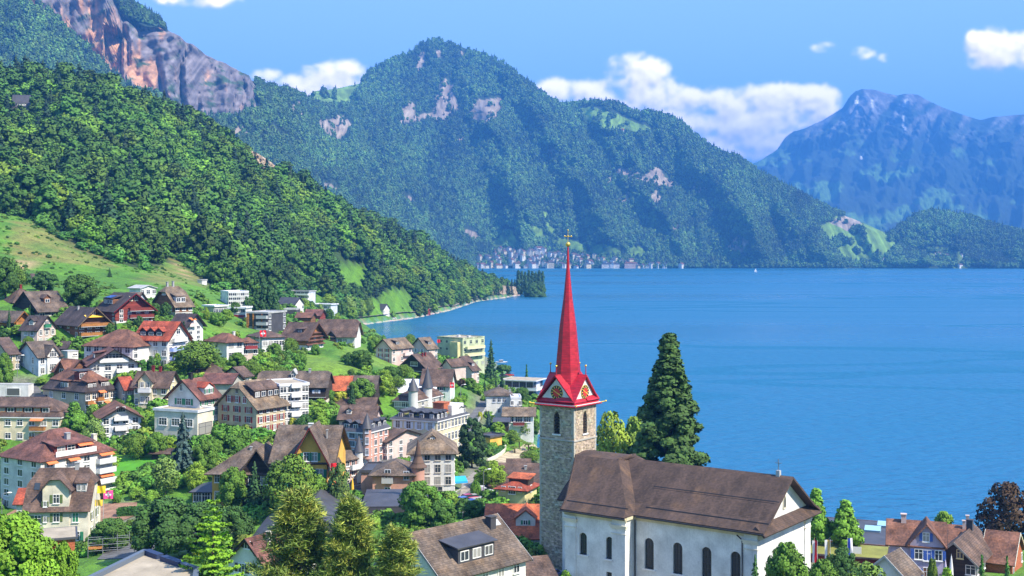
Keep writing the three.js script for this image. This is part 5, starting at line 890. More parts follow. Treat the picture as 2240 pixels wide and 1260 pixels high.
house('ivy_house', 'narrow house with ivy-covered wall, pink facade and a tiny turret', {
  c: [752, 1072, 1004], l: 722, r: 792, a: 36, t: 'hip', pk: 984, wall: 'rose', roof: 'greybrown', short: 'ivy-clad house', S: { n: 3, m: 3, w: 1.0, h: 1.6, mg: 0.2, sh: 'pink' }, bal: [['S', 0.3, 0.9, 4.2, 'white', 1.0]],
  extra: (I) => { const t = put('turret', new THREE.CylinderGeometry(0.9, 0.9, I.h, 12).translate(0, I.h / 2, 0), plaster('white'), I.g); t.position.set(I.hx, 1, -I.hz + 1); put('turret_roof', new THREE.ConeGeometry(1.2, 3.6, 12).translate(0, I.h + 1.8, 0), roofMat('slate'), t);
    const L = new Leaves(61); for (let k = 0; k < 1100; k++) { const x = -I.hx + L.r() * I.w, y = 0.2 + L.r() * I.h * 0.95; L.leaf(V(x, y, I.hz + 0.1 + L.r() * 0.3), V(0, 0.3, 1).normalize(), 0.22, 0.22, vary([0.1, 0.2, 0.02], L.r), 0.6); } put('ivy', L.build(), leafMat, I.g); },
});
house('yellow_house', 'lemon yellow house with a red tile roof and raised red roof lantern', {
  c: [1148, 1112, 1070], l: 1090, r: 1174, a: 22, t: 'hip', pk: 1049, wall: 'lemon', roof: 'red', ov: 0.9, short: 'lemon yellow house', win: [['F', 0.52, 3.6, 1.5, 1.5, { split: 3 }], ['F', 0.82, 3.8, 0.7, 1.0, {}], ['F', 0.2, 3.8, 0.8, 0.9, {}], ['S', 0.5, 3.6, 0.8, 1.3, {}]],
  extra: (I) => { const q = put('roof_lantern', new Solid().box(-2.2, -0.6, -1.6, 2.2, 0.8, 1.6).geometry(), paint('darkwood'), I.g); q.position.set(0.6, I.h + I.rise * 0.75, -0.6); put('lantern_roof', new Solid().slab([V(-2.6, 0.8, 2), V(2.6, 0.8, 2), V(2.6, 1.4, -2), V(-2.6, 1.4, -2)], 0.16).geometry(), tiles('orange'), q); },
});
house('restaurant', 'long dark red restaurant under a sweeping brown roof behind the lemon yellow house', { c: [1195, 1100, 1062], l: 1074, a: 4, d: 16, t: 'gx', pk: 1014, wall: 'redwood', roof: 'brown', short: 'dark red restaurant', D: 272, F: { n: 6, m: 1, w: 1.2, h: 1.3 }, chim: [[0.6, 0.35, 0.5, 0.8]] });
house('pavilion', 'small white lakeside pavilion with a brown gable roof', { c: [1156, 1052, 1025], l: 1112, a: 2, d: 7, t: 'gx', pk: 1004, wall: 'white', roof: 'brown', short: 'white lakeside pavilion', F: { n: 3, m: 1, w: 1.2, h: 1.6 } });
house('tiled_house', 'house with orange-red tile roof and a gabled dormer with green shutters', {
  c: [1206, 1226, 1174], l: 1062, a: 3, d: 17, D: 214, t: 'gx', pk: 1104, wall: 'white', roof: 'orange', ov: 0.8, short: 'orange-red tiled house', F: { n: 5, m: 1, w: 1.1, h: 1.5, sh: G }, dorm: [{ u: 0.6, v: 0.3, w: 3.4, h: 1.2, kind: 'gable', pitch: 0.4, wall: 'white', n: 1, sh: G }],
});
house('clinic_building', 'big white house with a long brown roof and a dark box dormer of three windows', {
  c: [966, 1410, 1262], r: 1150, a: 44, w: 11.5, D: 151, t: 'gz', pk: 1166, wall: 'white', roof: 'greybrown', ov: 0.8, ve: 0.5, short: 'white house with box dormer', board: 'concrete', S: { n: 5, m: 3, w: 1.0, h: 1.3, mg: 0.12 }, F: { n: 3, m: 2, w: 1, h: 1.4 },
  dorm: [{ on: 'S', u: 0.45, v: 0.14, w: 6.4, h: 1.75, kind: 'shed', wall: 'slate', roof: 'slate', n: 3, pitch: 0.16 }], chim: [[0.62, 0.86, 1.0, 1.3, 'slate']], sky: [[0.93, 0.8, paint('concrete')]],
});
house('gabled_house', 'white gabled house with two chimneys and a plum roof beside the scots pines', { c: [584, 1330, 1240], l: 500, a: 34, d: 10, D: 172, t: 'gz', pk: 1178, wall: 'white', roof: 'redbrown', ov: 0.6, short: 'two-chimney white house', F: { n: 2, m: 3, w: 1.2, h: 1.2, mg: 0.35, sh: 'darkwood' }, win: [['F', 0.5, 8.3, 1.0, 1.0, { shutter: 'darkwood' }]], chim: [[0.66, 0.3, 0.6, 1.6, 'pale'], [0.45, 0.6, 0.6, 1.0, 'pale']] });
house('modern_hall', 'modern slate-roofed hall with dark cladding behind the scots pines', { c: [790, 1230, 1176], l: 552, a: -2, d: 26, D: 205, t: 'gz', pk: 1120, wall: 'slate', roof: 'slate', cat: 'hall', short: 'slate-roofed hall', board: false, ov: 0.3, ve: 0.2 });
house('modern_hall', 'slate-clad hall wing with a hidden gutter and a yellow roof terrace', { c: [934, 1178, 1108], l: 790, a: -3, d: 16, D: 222, t: 'hip', hipk: 0.9, pk: 1087, wall: 'slate', roof: 'slate', cat: 'hall', short: 'slate hall wing', ov: 0.05,
  extra: (I) => { const q = put('terrace', new Solid().box(-3.4, 0, -2, 3.4, 2.2, 2).geometry(), plaster('white'), I.g); q.position.set(I.hx - 4.6, I.h - 4.8, I.hz + 1.5); put('terrace_floor', new Solid().box(-3.3, 2.2, -1.9, 3.3, 2.26, 1.9).geometry(), plaster('lemon'), q); windowAt(q, 1.6, 1.1, 2.05, 0, 1.6, 1.0, { sill: false }); } });
{ // flat gravel roof with raised metal edges: a polygon seen from above
  const g = thing('school_building', 'flat gravel roof with slate-blue metal edges and low brick walls', 'building'), c = at(300, 0, 134); g.position.set(c.x, 11, c.z);
  const pts = [[183, 1255, 138], [430, 1242, 141.5], [318, 1203, 150]].map(([x, y, d]) => { const p = at(x, y, d); return [p.x - c.x, p.z - c.z]; }), top = at(318, 1203, 150).y - 11, out = [[pts[0][0], pts[0][1]], [pts[0][0] - 1, pts[0][1] + 10], [pts[1][0] + 2, pts[1][1] + 9], pts[1], pts[2]];
  put('wall', new Solid().prism(out, -5, top - 0.7).geometry(), bricks, g); put('roof', new Solid().prism(out, top - 0.7, top - 0.45).geometry(), roofMat('gravel'), g);
  const bar = (a, b, h, m, n, wd = 0.6) => { const dx = b[0] - a[0], dz = b[1] - a[1], l = Math.hypot(dx, dz), q = put(n, new Solid().box(0, top - 0.7, -wd / 2, l, top + h, wd / 2).geometry(), m, g); q.position.set(a[0], 0, a[1]); q.rotation.y = -Math.atan2(dz, dx); };
  const edge = new THREE.MeshStandardMaterial({ color: lin(0.13, 0.16, 0.2), roughness: 0.6, metalness: 0.2 });
  const mix = (a, b, t) => [lerp(a[0], b[0], t), lerp(a[1], b[1], t)];
  bar(out[1], pts[2], 0.1, edge, 'parapet'); bar(mix(pts[2], pts[1], 0.02), mix(pts[2], pts[1], 0.3), 0.12, paint('navy'), 'roof_vent', 0.9); bar(mix(pts[2], pts[1], 0.36), mix(pts[2], pts[1], 0.72), 0.1, paint('navy'), 'roof_vent', 0.9); bar(mix(pts[2], pts[1], 0.74), pts[1], 0.1, edge, 'parapet'); bar(pts[1], out[2], 0.1, edge, 'parapet');
  houses.push({ g, px: 310, py: 1240, D: 140, short: 'gravel-roofed school' });
}
house('brick_house', 'red brick block with a flat grey roof half hidden by the leafy tree', { c: [164, 1330, 1178], l: 50, a: -20, d: 7, D: 184, t: 'flat', wall: 'brick', edge: 'slate', roof: 'gravel', ov: 0.4, parapet: 0.05, short: 'red brick block' });
house('gabled_house', 'lilac house with blue shutters and an orange-brown roof with a broad front gable', {
  c: [2064, 1268, 1195], l: 1946, a: 18, d: 11, D: 197, t: 'gx', pk: 1143, wall: 'lilac', roof: 'russet', ov: 0.7, short: 'lilac house', F: { n: 1, m: 1, w: 1, h: 1, skip: [0] }, win: [['F', 0.2, 1.2, 1.0, 0.8, { frame: 'lightblue' }]],
  xg: [{ u0: 0.38, u1: 1.0, up: 0.4, top: 3.0, out: 0.5, wall: 'lilac', roof: 'russet', win: [[0.26, 3.9, 1.1, 1.5, { shutter: 'blue' }], [0.52, 3.8, 1.1, 1.6, { shutter: 'blue', closed: true }], [0.85, 3.9, 1.0, 1.5, { shutter: 'blue' }], [0.48, 6.7, 0.9, 1.3, { shutter: 'blue' }], [0.2, 0.9, 0.9, 1.4, { shutter: 'blue' }], [0.5, 0.9, 1.0, 1.8, { shutter: 'wood', closed: true }]] }], chim: [[0.26, 0.45, 0.8, 1.3, 'rose']],
});
house('tiled_house', 'house with ribbed orange tiles and a pair of pink chimneys behind the dark chalet', { c: [2136, 1250, 1197], l: 2040, a: 20, d: 11, D: 226, t: 'gx', pk: 1152, wall: 'rose', roof: 'russet', short: 'twin-chimney tiled house', chim: [[0.72, 0.42, 0.55, 1.5, 'rose'], [0.8, 0.5, 0.55, 1.9, 'rose'], [0.86, 0.25, 0.9, 1.6, 'stone']] });
house('chalet', 'dark timber chalet with two closed white parasols on its terrace', {
  c: [2134, 1285, 1228], l: 2046, d: 13, a: 30, D: 200, t: 'gz', pk: 1184, wall: 'darkwood', roof: 'brown', ov: 0.9, ve: 1.3, board: 'stone', short: 'dark timber chalet', win: [['F', 0.62, 4.8, 0.9, 1.3, { frame: 'lemon' }], ['F', 0.88, 2.4, 1.4, 1.4, {}]], S: { n: 3, m: 1, w: 1.1, h: 1.4 },
  dorm: [], chim: [[0.5, 0.85, 1.0, 1.4, 'slate']],
});
house('tiled_house', 'brick-walled house with ribbed orange tiles and a pale barge board', { c: [2214, 1290, 1232], l: 2150, d: 12, a: 30, D: 205, t: 'gx', pk: 1166, wall: 'brick', roof: 'russet', ov: 0.6, ve: 0.5, board: 'pale', short: 'brick-walled tiled house', S: { n: 2, m: 1, w: 1.0, h: 1.4 } });
house('lean_to', 'white shed with a grey sloping roof and a white edge board', { c: [1985, 1330, 1268], l: 1890, r: 2014, a: 34, D: 172, t: 'gz', pk: 1216, wall: 'white', roof: 'greybrown', board: 'white', ov: 0.4, ve: 0.4, cat: 'shed', short: 'grey-roofed white shed' });
house('pier_building', 'flat-roofed landing stage building with dark roof and rust-brown fascia', {
  c: [1936, 1216, 1196], l: 1788, a: 21, d: 20, D: 228, t: 'flat', wall: 'stone', edge: 'russet', roof: 'slate', ov: 0.6, parapet: 0.12, cat: 'pier building', short: 'landing stage building', F: { n: 8, m: 1, w: 1.6, h: 1.4, mg: 0.06 },
  extra: (I) => { for (const [x, z, c] of [[3, 2, 'lightblue'], [-1, 3, 'whitetin'], [5, -3, 'lightblue']]) { const q = put('skylight', new Solid().slab([V(-1.5, 0.35, 1), V(1.5, 0.35, 1), V(1.5, 0.9, -1), V(-1.5, 0.9, -1)], 0.1).box(-1.5, 0, -1, 1.5, 0.3, 0.9).geometry(), c === 'lightblue' ? new THREE.MeshStandardMaterial({ color: lin(0.3, 0.5, 0.6), roughness: 0.2 }) : roofMat(c), I.roof); q.position.set(x, I.h + 0.3, z - 3); } },
});
house('terrace_building', 'low building with an orange planted roof in front of the landing stage', { c: [1938, 1252, 1226], l: 1766, a: 19, d: 9, D: 214, t: 'flat', wall: 'redwood', edge: 'darkbrown', roof: 'moss', ov: 0.4, parapet: 0.05, cat: 'building', short: 'planted-roof building',
  extra: (I) => { const q = put('sign_board', new Solid().box(-1.1, 0, -0.05, 1.1, 1.3, 0.05).geometry(), paint('white'), I.g); q.position.set(I.hx - 5.3, I.h + 0.2, I.hz - 2); } });
house('cottage', 'low brown-roofed outbuilding at the foot of the church tower', { c: [1212, 1300, 1262], l: 1120, a: -20, D: 172, d: 8, t: 'gx', pk: 1216, wall: 'white', roof: 'brown', short: 'outbuilding by the tower' });
house('kiosk', 'small ochre kiosk with a grey roof beside the tall dark yew', { c: [1072, 985, 957], l: 1050, r: 1084, a: 40, d: 5, t: 'flat', wall: 'amber', roof: 'slate', ov: 0.6, cat: 'kiosk', short: 'ochre kiosk' });
// ---------------------------------------------------------------- the town, up the slope
house('grand_hotel', 'big white hotel wing with a red gable roof and blue balconies', {
  c: [366, 806, 742], l: 296, r: 413, a: 46, t: 'gx', pk: 704, wall: 'white', roof: 'red', ve: 1.0, cat: 'hotel', short: 'blue-balconied hotel', S: { n: 4, m: 4, w: 1.2, h: 1.6, mg: 0.14 }, F: { n: 4, m: 3, w: 1.4, h: 1.5 }, bal: [['S', 0.1, 0.9, 2.2, 'lightblue'], ['S', 0.1, 0.9, 4.6, 'lightblue'], ['S', 0.2, 0.8, 7.2, 'white', 1]], win: [['S', 0.5, 10, 1.6, 1.4, {}]], dorm: [0.2, 0.45, 0.7].map((u) => ({ u, v: 0.14, w: 2.2, h: 1.2, kind: 'gable', pitch: 0.4, wall: 'darkwood' })),
});
house('hotel_wing', 'middle hotel wing with red roof and a row of little gabled dormers', { c: [366, 808, 752], l: 286, a: 18, d: 12, D: 346, t: 'gx', pk: 716, wall: 'white', roof: 'orange', cat: 'hotel', short: 'dormered hotel wing', F: { n: 5, m: 3, w: 1.3, h: 1.5, mg: 0.1 }, bal: [['F', 0.05, 0.95, 3, 'rose', 1.2]], dorm: [0.3, 0.55, 0.78].map((u) => ({ u, v: 0.15, w: 2.2, h: 1.3, kind: 'gable', pitch: 0.4, wall: 'darkwood' })) });
house('hotel_wing', 'low hotel wing with broad russet hipped roof and white end wall', { c: [290, 820, 757], l: 184, r: 317, a: 20, d: 13, D: 338, t: 'hip', pk: 721, wall: 'white', roof: 'russet', cat: 'hotel', short: 'russet hipped hotel wing', F: { n: 6, m: 3, w: 1.5, h: 1.5 }, S: { n: 2, m: 4, w: 1.4, h: 1.2 } });
house('apartment_house', 'broad white house with plum roof, long balconies and a recessed loft window', {
  c: [196, 836, 797], l: 170, r: 301, a: 64, w: 14, t: 'gx', pk: 764, wall: 'white', roof: 'redbrown', ve: 1.4, ov: 1.0, short: 'broad plum-roofed house', S: { n: 4, m: 2, w: 1.5, h: 1.4, mg: 0.14 }, win: [['S', 0.5, 6.6, 4.4, 1.4, { split: 5 }]], bal: [['S', 0.2, 0.8, 5.2, 'white', 0.9], ['S', 0.55, 1.05, 2.4, 'white', 1.4], ['S', 0.55, 1.05, 0.1, 'white', 1.4]], dorm: [{ u: 0.62, v: 0.3, w: 3.2, h: 1.2, kind: 'shed', wall: 'darkwood', n: 2 }],
});
house('mansard_hotel', 'beige hotel with sweeping brown mansard and red hipped cap roof', {
  c: [187, 908, 858], l: 94, r: 251, a: 33, t: 'mans', inset: 1.3, lower: 0.45, pk: 806, wall: 'beige', roof: 'russet', mroof: 'darkbrown', cornice: 'darkwood', cat: 'hotel', short: 'beige mansard hotel', F: { n: 3, m: 2, w: 1.3, h: 1.5, mg: 0.2 }, S: { n: 5, m: 2, w: 1.2, h: 1.5, mg: 0.08 },
  bal: [['S', 0.34, 0.56, 3.2, 'orangewood', 1], ['S', 0.0, 0.2, 2.6, 'orangewood', 1]], awn: [['S', 0.5, 6, 2, 'awning'], ['S', 0.7, 3, 1.6, 'awning'], ['S', 0.2, 3, 1.6, 'awning']], dorm: [{ u: 0.5, v: 0.05, w: 3, h: 1.8, kind: 'shed', wall: 'darkwood', n: 2 }, { on: 'S', u: 0.25, v: 0.05, w: 2.6, h: 1.8, kind: 'shed', wall: 'darkwood', n: 2 }, { on: 'S', u: 0.7, v: 0.05, w: 2.6, h: 1.8, kind: 'shed', wall: 'darkwood', n: 2 }, { on: 'S', u: 0.4, v: 0.5, w: 4.5, h: 2, kind: 'shed', wall: 'redwood', roof: 'slate', n: 3, pitch: 0.05 }],
});
house('narrow_house', 'narrow grey house with a bright red roof wedged beside the mansard hotel', { c: [274, 884, 850], l: 250, r: 293, a: 50, t: 'gz', pk: 825, wall: 'stone', roof: 'red', short: 'narrow red-roofed house', F: { n: 2, m: 2, w: 1, h: 1.2 }, S: { n: 1, m: 2, w: 1, h: 1.2 } });
house('gabled_house', 'cream house with brown roof, gabled front bay and balcony', {
  c: [365, 892, 845], l: 293, r: 391, a: 28, t: 'gx', pk: 813, wall: 'cream', roof: 'brown', ve: 0.8, short: 'cream bay-fronted house', S: { n: 3, m: 3, w: 0.9, h: 1.4, mg: 0.2, sh: 'lemon' }, F: { n: 4, m: 2, w: 1.0, h: 1.4, mg: 0.1, skip: [1, 5] }, win: [['S', 0.5, 7, 0.9, 1.2, {}]], xg: [{ u0: 0.16, u1: 0.58, up: 1.4, top: 2.2, out: 0.6, win: [[0.3, 5.8, 0.8, 1.3], [0.7, 5.8, 0.8, 1.3], [0.3, 2, 0.9, 1.5], [0.7, 2, 0.9, 1.5]] }], bal: [['F', 0.2, 0.56, 4, 'offwhite', 1.6]], chim: [[0.4, 0.5, 0.6, 1.3, 'wine'], [0.62, 0.5, 0.6, 1.1, 'wine']],
});
house('townhouse', 'white three-storey house with dark roof and shuttered gable', { c: [81, 756, 720], l: 46, r: 122, a: 48, t: 'gx', pk: 691, wall: 'rose', roof: 'darkbrown', short: 'white shuttered townhouse', S: { n: 3, m: 2, w: 0.9, h: 1.5, mg: 0.18, sh: 'stone' }, F: { n: 2, m: 2, w: 0.9, h: 1.4, mg: 0.3 }, win: [['S', 0.5, 6, 1.6, 1.4, { split: 3 }]], bal: [['S', 0.34, 0.66, 4.9, 'green', 0.7]], dorm: [{ u: 0.5, v: 0.25, w: 1.6, h: 1.1, kind: 'gable', wall: 'stone', pitch: 0.4 }] });
house('townhouse', 'blue-white house with grey-brown roof and a gabled bay', { c: [84, 824, 780], l: 38, r: 133, a: 42, t: 'gz', pk: 748, wall: 'bluegrey', roof: 'greybrown', short: 'blue-white bay house', F: { n: 2, m: 2, w: 0.9, h: 1.8, mg: 0.25 }, S: { n: 2, m: 2, w: 1, h: 1.5, mg: 0.18, skip: [1] }, xg: [{ on: 'S', u0: 0.36, u1: 0.86, up: 0.6, top: 2.2, out: 0.5, wall: 'white', win: [[0.5, 6, 1.8, 1.6, { split: 4 }], [0.5, 2.4, 1.8, 1.6, { split: 4 }]] }] });
house('house', 'brown-roofed house with a beige end wall beside the street at the picture edge', { c: [20, 812, 774], l: -30, r: 41, a: 52, t: 'gz', pk: 739, wall: 'beige', roof: 'brown', short: 'brown-roofed beige house', S: { n: 2, m: 2, w: 1, h: 1.3 } });
house('shed', 'small red hut with a dark roof above a white garage', { c: [146, 772, 759], l: 126, r: 158, a: 50, t: 'gx', pk: 747, wall: 'redwood', roof: 'darkbrown', cat: 'hut', short: 'small red hut' });
house('garage', 'plain white garage box below the red hut', { c: [148, 794, 770], l: 134, r: 171, a: 45, t: 'flat', wall: 'white', roof: 'concrete', ov: 0.1, parapet: 0, cat: 'garage', short: 'white garage', win: [['S', 0.7, 2.2, 1.2, 0.5, {}]] });
house('gabled_house', 'small house with red-brown roof and a half-timbered gable', { c: [152, 838, 812], l: 118, r: 196, a: 34, t: 'gx', pk: 787, wall: 'wood', roof: 'russet', short: 'half-timbered gable house', xg: [{ u0: 0.3, u1: 0.95, top: 2.6, out: 0.6, wall: 'wood', win: [[0.5, 3, 1.4, 1.2]] }] });
house('barn', 'old barn with a dark plank gable and wide grey-brown roof', { c: [86, 697, 679], l: 30, r: 147, a: 44, t: 'gz', pk: 638, wall: 'darkwood', roof: 'greybrown', ov: 1.0, ve: 0.9, cat: 'barn', short: 'old plank barn', dorm: [{ on: 'S', u: 0.45, v: 0.35, w: 2, h: 1.4, kind: 'gable', wall: 'wood', roof: 'brown', pitch: 0.45 }], S: { n: 3, m: 1, w: 1.4, h: 1.6 }, plinth: [0.45, 'pale'] });
house('farmhouse', 'brown hip-roofed farmhouse behind the old plank barn', { c: [30, 676, 658], l: 8, r: 82, a: 44, D: 384, t: 'hip', pk: 630, wall: 'pale', roof: 'brown', short: 'hip-roofed farmhouse', chim: [[0.5, 0.5, 0.6, 1, 'wine']] });
house('chalet', 'orange timber chalet with green shutters half hidden by a thin conifer', { c: [30, 727, 700], l: -40, r: 63, a: 48, t: 'gx', pk: 681, wall: 'orangewood', roof: 'greybrown', ve: 1.3, ov: 1, board: 'orangewood', short: 'orange chalet', S: { n: 2, m: 2, w: 0.9, h: 1.2, sh: G }, bal: [['S', 0.0, 1.0, 2.2, 'orangewood', 1.1]] });
house('chalet', 'timber chalet with a yellow awning and two flowered balconies', { c: [172, 742, 706], l: 128, r: 236, a: 46, t: 'gx', pk: 673, wall: 'wood', roof: 'darkbrown', ve: 1.8, ov: 1.2, board: 'tan', short: 'yellow-awning chalet', S: { n: 4, m: 2, w: 1.2, h: 1.5 }, F: { n: 3, m: 2, w: 1, h: 1.2 }, bal: [['S', 0.0, 1.0, 3.6, 'orangewood', 1.5], ['S', 0.0, 1.0, 0.9, 'orangewood', 1.5]], awn: [['S', 0.5, 6.9, 6, 'sun']], win: [['S', 0.5, 7.6, 1, 1.1, {}]], chim: [[0.4, 0.4, 0.5, 1]] });
house('chalet', 'red timber chalet with a solar panel, red balconies and white foundation', {
  c: [252, 708, 677], l: 214, r: 333, a: 47, t: 'gx', pk: 642, wall: 'redwood', roof: 'darkbrown', ve: 1.5, ov: 1.1, board: 'wine', short: 'red timber chalet', S: { n: 4, m: 3, w: 1.0, h: 1.3, mg: 0.16 }, F: { n: 2, m: 2, w: 1, h: 1.2 }, bal: [['S', 0.35, 1.0, 3.7, 'redwood', 1.3], ['S', 0.35, 1.0, 1.6, 'redwood', 1.3]], win: [['S', 0.42, 7.4, 0.9, 1.2, { frame: 'cream' }], ['S', 0.56, 7.4, 0.9, 1.2, { frame: 'cream' }]], plinth: [0.16, 'white'],
  dorm: [{ u: 0.35, v: 0.25, w: 6, h: 1.6, kind: 'shed', wall: 'wood', roof: 'darkbrown', n: 3, pitch: 0.3 }], extra: (I) => { const q = put('solar_panel', new Solid().slab([V(-2.2, 0, 1), V(2.2, 0, 1), V(2.2, 0.6, -1), V(-2.2, 0.6, -1)], 0.06).geometry(), new THREE.MeshPhysicalMaterial({ color: lin(0.03, 0.07, 0.3), roughness: 0.2 }), I.roof); q.position.set(-I.hx + I.w * 0.35, I.h + I.rise * 0.25 + 2.2, I.hz * 0.62); },
});
house('country_house', 'large old house with a tan clipped roof, dark timber gable and white dormer', { c: [384, 698, 668], l: 334, r: 420, a: 30, t: 'hz', clip: 0.7, pk: 627, wall: 'wood', roof: 'tan', ov: 0.9, ve: 0.8, short: 'tan clipped-roof house', F: { n: 3, m: 2, w: 1.2, h: 1.4, mg: 0.2 }, S: { n: 3, m: 2, w: 1.2, h: 1.4 }, win: [['F', 0.5, 8.3, 2, 1.3, { split: 3 }]], plinth: [0.5, 'stone'], dorm: [{ on: 'S', u: 0.4, v: 0.12, w: 3.4, h: 1.8, kind: 'shed', wall: 'white', n: 2, pitch: 0.3 }], chim: [[0.5, 0.2, 0.6, 1.4], [0.5, 0.55, 0.6, 1.6]] });
house('hillside_house', 'white house with a grey roof peeping out behind the red chalet', { c: [300, 668, 654], l: 270, r: 318, a: 34, D: 392, t: 'gx', pk: 640, wall: 'bluegrey', roof: 'greybrown', short: 'house behind red chalet' });
house('bungalow', 'low white hillside bungalow with a flat grey roof and trees before it', { c: [308, 650, 630], l: 283, r: 340, a: 36, t: 'gx', pk: 624, wall: 'white', roof: 'concrete', board: false, short: 'hillside bungalow', S: { n: 3, m: 1, w: 1.5, h: 1.4 } });
house('gabled_house', 'white house with dark roof, salmon balcony and a tall hedge beside it', { c: [406, 746, 713], l: 374, r: 444, a: 50, t: 'gx', pk: 687, wall: 'white', roof: 'darkbrown', ve: 1.2, short: 'salmon-balcony house', S: { n: 2, m: 3, w: 1.2, h: 1.3, mg: 0.28 }, bal: [['S', 0.1, 0.5, 4.4, 'rose', 1.1]], awn: [['S', 0.3, 7, 2.4, 'awning']] });
house('villa', 'white villa with a low red-brown hipped roof above the garden trees', { c: [496, 790, 745], l: 455, r: 533, a: 42, t: 'hip', pk: 729, wall: 'white', roof: 'russet', ov: 1.1, short: 'white hipped villa', F: { n: 1, m: 2, w: 0.9, h: 1.2, fr: 'stone' }, S: { n: 2, m: 2, w: 1.6, h: 1.3, mg: 0.26, fr: 'stone' }, chim: [[0.75, 0.7, 0.6, 1.2, 'white']] });
house('annex', 'annex with a red balcony attached to the white hipped villa', { c: [534, 778, 748], l: 522, r: 562, a: 62, w: 6, D: 375, t: 'hip', pk: 738, wall: 'rose', roof: 'russet', cat: 'annex', short: 'red-balcony annex', S: { n: 2, m: 2, w: 1.2, h: 1.2 }, bal: [['S', 0.05, 1, 2, 'wine', 1]] });
house('bungalow', 'white bungalow with brown hipped roof and a flagpole before it', { c: [573, 770, 737], l: 545, r: 623, a: 58, t: 'hip', pk: 723, wall: 'white', roof: 'brown', ov: 0.8, short: 'flagpole bungalow', S: { n: 4, m: 1, w: 1.5, h: 1.4, mg: 0.14 }, F: { n: 1, m: 1, w: 1, h: 1.2 } });
house('farmhouse', 'farmhouse with a tiered orange timber gable under a deep brown roof', { c: [670, 768, 738], l: 622, r: 707, a: 46, t: 'gx', pk: 706, wall: 'orangewood', roof: 'brown', ve: 1.6, ov: 1.3, board: 'wood', short: 'tiered timber farmhouse', S: { n: 3, m: 2, w: 0.9, h: 0.9 }, plinth: [0.4, 'white'],
  dorm: [{ u: 0.6, v: 0.3, w: 2.6, h: 0.9, kind: 'shed', wall: 'darkwood' }], extra: (I) => { for (let k = 0; k < 4; k++) { const y = I.h * (0.5 + 0.28 * k), W = I.d * (1.04 - (y > I.h ? (y - I.h) / I.rise : 0)) , q = put('gable_eave', new Solid().slab([V(-W / 2, -0.35, 0.9), V(W / 2, -0.35, 0.9), V(W / 2, 0.1, 0), V(-W / 2, 0.1, 0)], 0.15).geometry(), tiles('russet'), I.g); q.position.set(I.hx, y, 0); q.rotation.y = Math.PI / 2; } } });
house('farm_building', 'white farm building with a broad brown roof overlooking the lake', { c: [776, 762, 732], l: 690, a: 4, d: 12, t: 'hx', clip: 0.75, pk: 699, wall: 'white', roof: 'brown', ov: 1.2, ve: 0.9, short: 'lake-view farm building', F: { n: 5, m: 1, w: 1.4, h: 1.5, mg: 0.25 }, xg: [{ u0: 0.3, u1: 0.52, top: 1.8, out: 0.8, wall: 'darkwood', roof: 'darkbrown', up: -0.4 }] });
house('cube_house', 'modern cube house with timber slats, glass fronts and grey balconies', { c: [586, 726, 686], l: 541, r: 603, a: 18, d: 13, t: 'flat', wall: 'slate', roof: 'concrete', ov: 0.3, short: 'slatted cube house', F: { n: 2, m: 3, w: 3.2, h: 2, mg: 0.27, fr: 'slate' }, bal: [0, 1, 2].map((k) => ['F', 0.5, 1.0, 0.2 + k * 2.25, 'concrete', 1.2]), S: { n: 2, m: 3, w: 1.4, h: 2 },
  extra: (I) => { for (const [u, wd] of [[0.03, 0.9], [0.3, 0.5], [0.72, 0.4]]) { const q = put('timber_screen', new Solid().box(-wd / 2, -1, 0, wd / 2, I.h, 0.3).geometry(), boards('orangewood'), I.g); q.position.set(-I.hx + u * I.w, 0, I.hz); } } });
house('terraced_house', 'white terraced modern house with rows of dark square windows', { c: [500, 668, 640], l: 482, r: 544, a: 62, w: 12, t: 'flat', wall: 'white', roof: 'whitetin', ov: 0.1, short: 'white terraced house', S: { n: 5, m: 3, w: 1.5, h: 1.3, mg: 0.1 }, F: { n: 2, m: 3, w: 1.2, h: 1.2 } });
house('terraced_house', 'flat white house with a deep roof edge below the terraced one', { c: [470, 690, 671], l: 446, r: 496, a: 40, t: 'flat', wall: 'stone', roof: 'whitetin', ov: 0.6, short: 'deep-edged flat house', S: { n: 3, m: 1, w: 2, h: 1.4 } });
house('terraced_house', 'flat white house with a red balcony behind the grass mound', { c: [535, 698, 675], l: 500, a: 6, d: 9, t: 'flat', wall: 'white', roof: 'whitetin', ov: 0.4, short: 'red-balcony flat house', F: { n: 4, m: 2, w: 1.6, h: 1.3 }, bal: [['F', 0, 1, 0.6, 'wine', 0.8]] });
house('gabled_house', 'white house with a slate roof and long terrace above the lake road', { c: [646, 682, 664], l: 608, r: 664, a: 30, t: 'gx', pk: 651, wall: 'white', roof: 'slate', short: 'slate-roofed terrace house', F: { n: 5, m: 1, w: 1.6, h: 1.3 }, S: { n: 2, m: 1, w: 1.4, h: 1.4 } });
house('terraced_house', 'grey modern terraced house with planted roofs at the wood edge', { c: [676, 662, 638], l: 630, r: 690, a: 22, t: 'flat', wall: 'bluegrey', roof: 'concrete', ov: 0.5, short: 'grey terraced house', F: { n: 5, m: 3, w: 2.4, h: 1.6, mg: 0.1 }, bal: [0, 1].map((k) => ['F', 0, 1, 1.5 + k * 3, 'white', 1.4]) });
house('terraced_house', 'glassy flat-roofed house with pale decks beside the lake road', { c: [724, 688, 667], l: 684, r: 738, a: 20, t: 'flat', wall: 'bluegrey', roof: 'whitetin', ov: 0.7, short: 'glassy flat house', F: { n: 5, m: 2, w: 2, h: 1.4, mg: 0.1 }, bal: [['F', 0, 1, 2.5, 'white', 1.3]] });
house('cottage', 'cottage with an orange-brown roof behind the big farmhouse', { c: [680, 712, 694], l: 648, a: 3, d: 9, D: 505, t: 'gx', pk: 684, wall: 'wood', roof: 'russet', short: 'orange-roofed cottage' });
